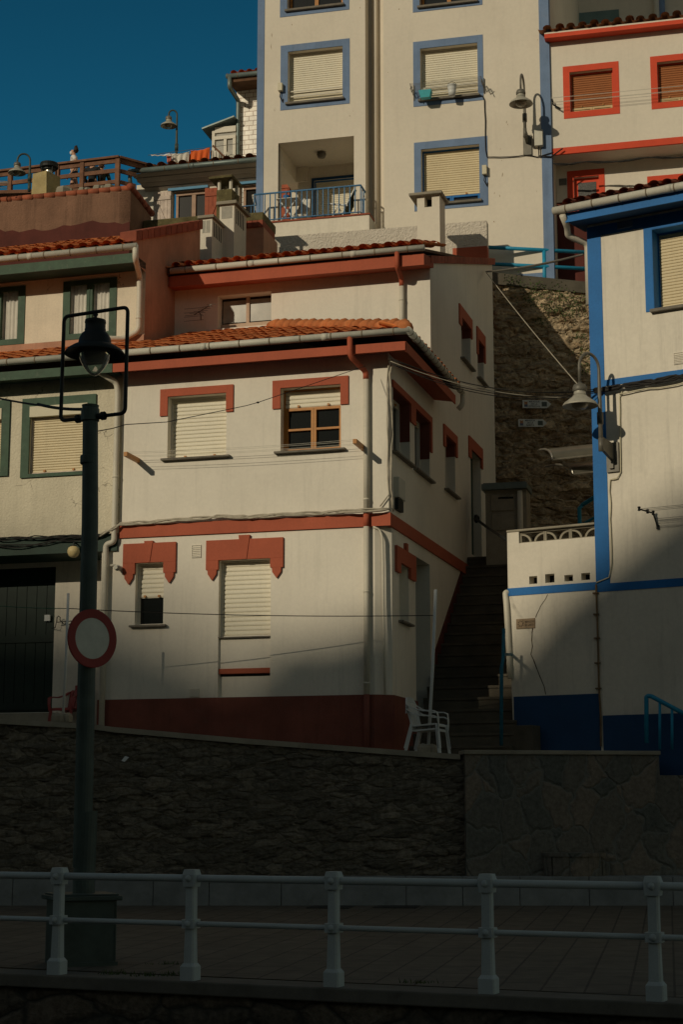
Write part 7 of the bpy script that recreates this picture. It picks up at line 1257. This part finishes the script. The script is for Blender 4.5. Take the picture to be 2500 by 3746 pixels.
b = MB(); b.box(RL, rd[0], rd[1], rd[2], rd[3], -.4, -.12); dd = b.build('door', m_brightred, rh); b = MB(); b.box(RL, ru0, rd[0] - .171, zd_, RL.px(r3(800, 1290))[1], -.02, .01); b.box(RL, ru0, rd[1] + .3, 14, zd_ - .002, -.02, .012); b.build('maroon_shade', m_maroon, rh); b = MB(); b.box(RL, rd[0] + .1, rd[1] - .08, rd[3] - 1.15, rd[3] - .12, -.12, -.11); b.build('door_glass', mat('textured_dark_glass', (.05, .05, .045), .3, .5, 30, .8, 60), dd)  # maroon panels put shade into the colour below and beside the door
for r_ in (rd, rd2): b = MB(); b.box(RL, r_[0] - .17, r_[0], max(14, r_[2]), r_[3], -.02, .015); b.box(RL, r_[1], r_[1] + .15, max(14, r_[2]), r_[3], -.02, .015); b.box(RL, r_[0] - .17, r_[1] + .15, r_[3], r_[3] + .18, -.02, .015); b.build('door_surround', m_brightred, rh)
b = MB(); b.box(RL, rd2[0], rd2[1], rd2[2], rd2[3], -.4, -.12); b.build('door', m_brightred, rh)
b = MB(); b.hexa([RH.W(ru0 - .1, rzf1, .28), RH.W(ru1, rzf1, .28), RH.W(ru1, rzf1 + .05, .28), RH.W(ru0 - .1, rzf1 + .05, .28), RH.W(ru0 - .1, rzf1 + .7, -4), RH.W(ru1, rzf1 + .7, -4), RH.W(ru1, rzf1 + .75, -4), RH.W(ru0 - .1, rzf1 + .75, -4)]); b.build('roof_boarding', m_tower, rh)
b = MB(); b.tiles(RH.W(ru0 - .15, rzf1 + .07, .34), RH.u, (-RH.n + Vector((0, 0, .16))).normalized(), ru1 - ru0, 2.2, .3, .4, rough=.02); b.build('roof', m_oldtile, rh, smooth=True)
b = MB(); u, z = RL.px(r3(803, 1160)); b.box(RL, u - .1, u + .1, z - .09, z + .09, 0, .02); b.build('number_plate', m_metal, rh)
wl2 = thing('washing_line', 'washing line on rusty brackets between the two red framed windows', 'washing line', RH.P(r3(745, 700))); e1_ = RH.px(r3(735, 640), .3); q = [RH.P(r3(735, 632), .45), RH.P(r3(742, 668), .1), RH.P(r3(785, 690), .02)]; b = MB(); b.tube(q, .02, 6); b.tube([RH.P(r3(742, 668), .1), RH.P(r3(738, 640), .1)], .02, 6); b.build('bracket', m_black, wl2)
for k in range(5): b = MB(); o = .1 + .09 * k; s = RH.px(r3(735, 650), .1); zz = s[1] - .05 * (k % 3); b.tube(sag(RH.W(s[0], zz, o), RH.W(ru1 - 1, zz, o), 8, .03), .0035, 5); b.build('wire', m_gutter, wl2)
UH = Fr(at(r3(830, 100), 50.), 12); uh = thing('upper_house', 'pale house above the old tiled roof at the top right corner', 'house', UH.P(r3(1100, 120))); b = MB(); b.box(UH, 0, 14, 15, 30, -6, 0); b.build('wall', m_tower, uh); q = UH.rect(r3(838, 115), r3(1168, 300)); b = MB(); b.box(UH, q[0], q[1], q[3] - .25, q[3] + .12, 0, .03); b.build('window_lintel', mat('grey_teal_paint', (.16, .24, .24), .8, .1, 2), uh)
for x, m in ((1402, m_tower), (1434, m_sky)): b = MB(); u = UH.px(r3(x, 30), .1)[0]; b.tube([UH.W(u, 19, .1), UH.W(u, 28, .1)], .1, 10); b.build('downpipe', m, uh, smooth=True)
XH = Fr(at(r3(700, 100), 47.5), 14); b = MB(); zz = XH.px(r3(700, 160))[1]; b.box(XH, -.4, XH.px(r3(828, 60))[0], 15, 30, -1, 0); single(b, 'dark_slate_wall', mat('dark_slate_cladding', (.1, .065, .04), .9, .25, 5, .6, 12), 'dark slate clad wall edge between the block and the upper house', 'wall')
# teal railing along the lane above the retaining wall and the dry stone wall behind
lr_ = thing('lane_railing', 'teal tube railing along the lane above the retaining wall', 'railing', RW.P(r6(680, 200), -.3)); oo = -.35
L0 = RW.px(r6(230, 5), oo); L1 = RW.px(r6(935, 38), oo)
for (x0, y0), (x1, y1), nm in (((230, 3), (960, 40), 'top_rail'), ((230, 108), (990, 146), 'lower_rail')): b = MB(); b.tube([RW.P(r6(x0, y0), oo), RW.P(r6(x1, y1), oo)], .05, 10); b.build(nm, m_teal, lr_, smooth=True)
for x in (683, 658): b = MB(); q = RW.P(r6(x, 30 if x > 670 else 40), oo - (0 if x > 670 else .5)); b.tube([q, q - Vector((0, 0, 1.1))], .05 if x > 670 else .035, 10); b.build('post', m_teal, lr_, smooth=True)
for (x0, y0), (x1, y1), m in (((690, 100), (920, -10), 0), ((695, 195), (830, 120), 0), ((690, 10), (860, -60), 1)): b = MB(); q0 = RW.P(r6(x0, y0), oo - .1); q1 = at(r6(x1, y1), 44.5 if not m else 44); b.tube([q0, q1], .045, 8); b.build('sloping_rail', m_teal, lr_, smooth=True)
ds = RW.rect(r6(830, 45), r6(960, 240), -1.0); 
b = relief(RW, ds[0], ds[1] + 3, ds[3], ds[2] - .5, 60, 40, .05, (2.6, 9.), 8., off=-1.1, back=.6); single(b, 'dry_stone_wall', m_dry, 'small dry stone wall beside the blue roof at the lane', 'wall')
b = MB(); q = RW.rect(r6(755, 130), r6(835, 240), -1.15); b.box(RW, q[0] - .1, q[1], q[2] - .3, q[3], -1.8, -1.15); single(b, 'lane_step', m_white2, 'pale step block left of the small dry stone wall', 'step')
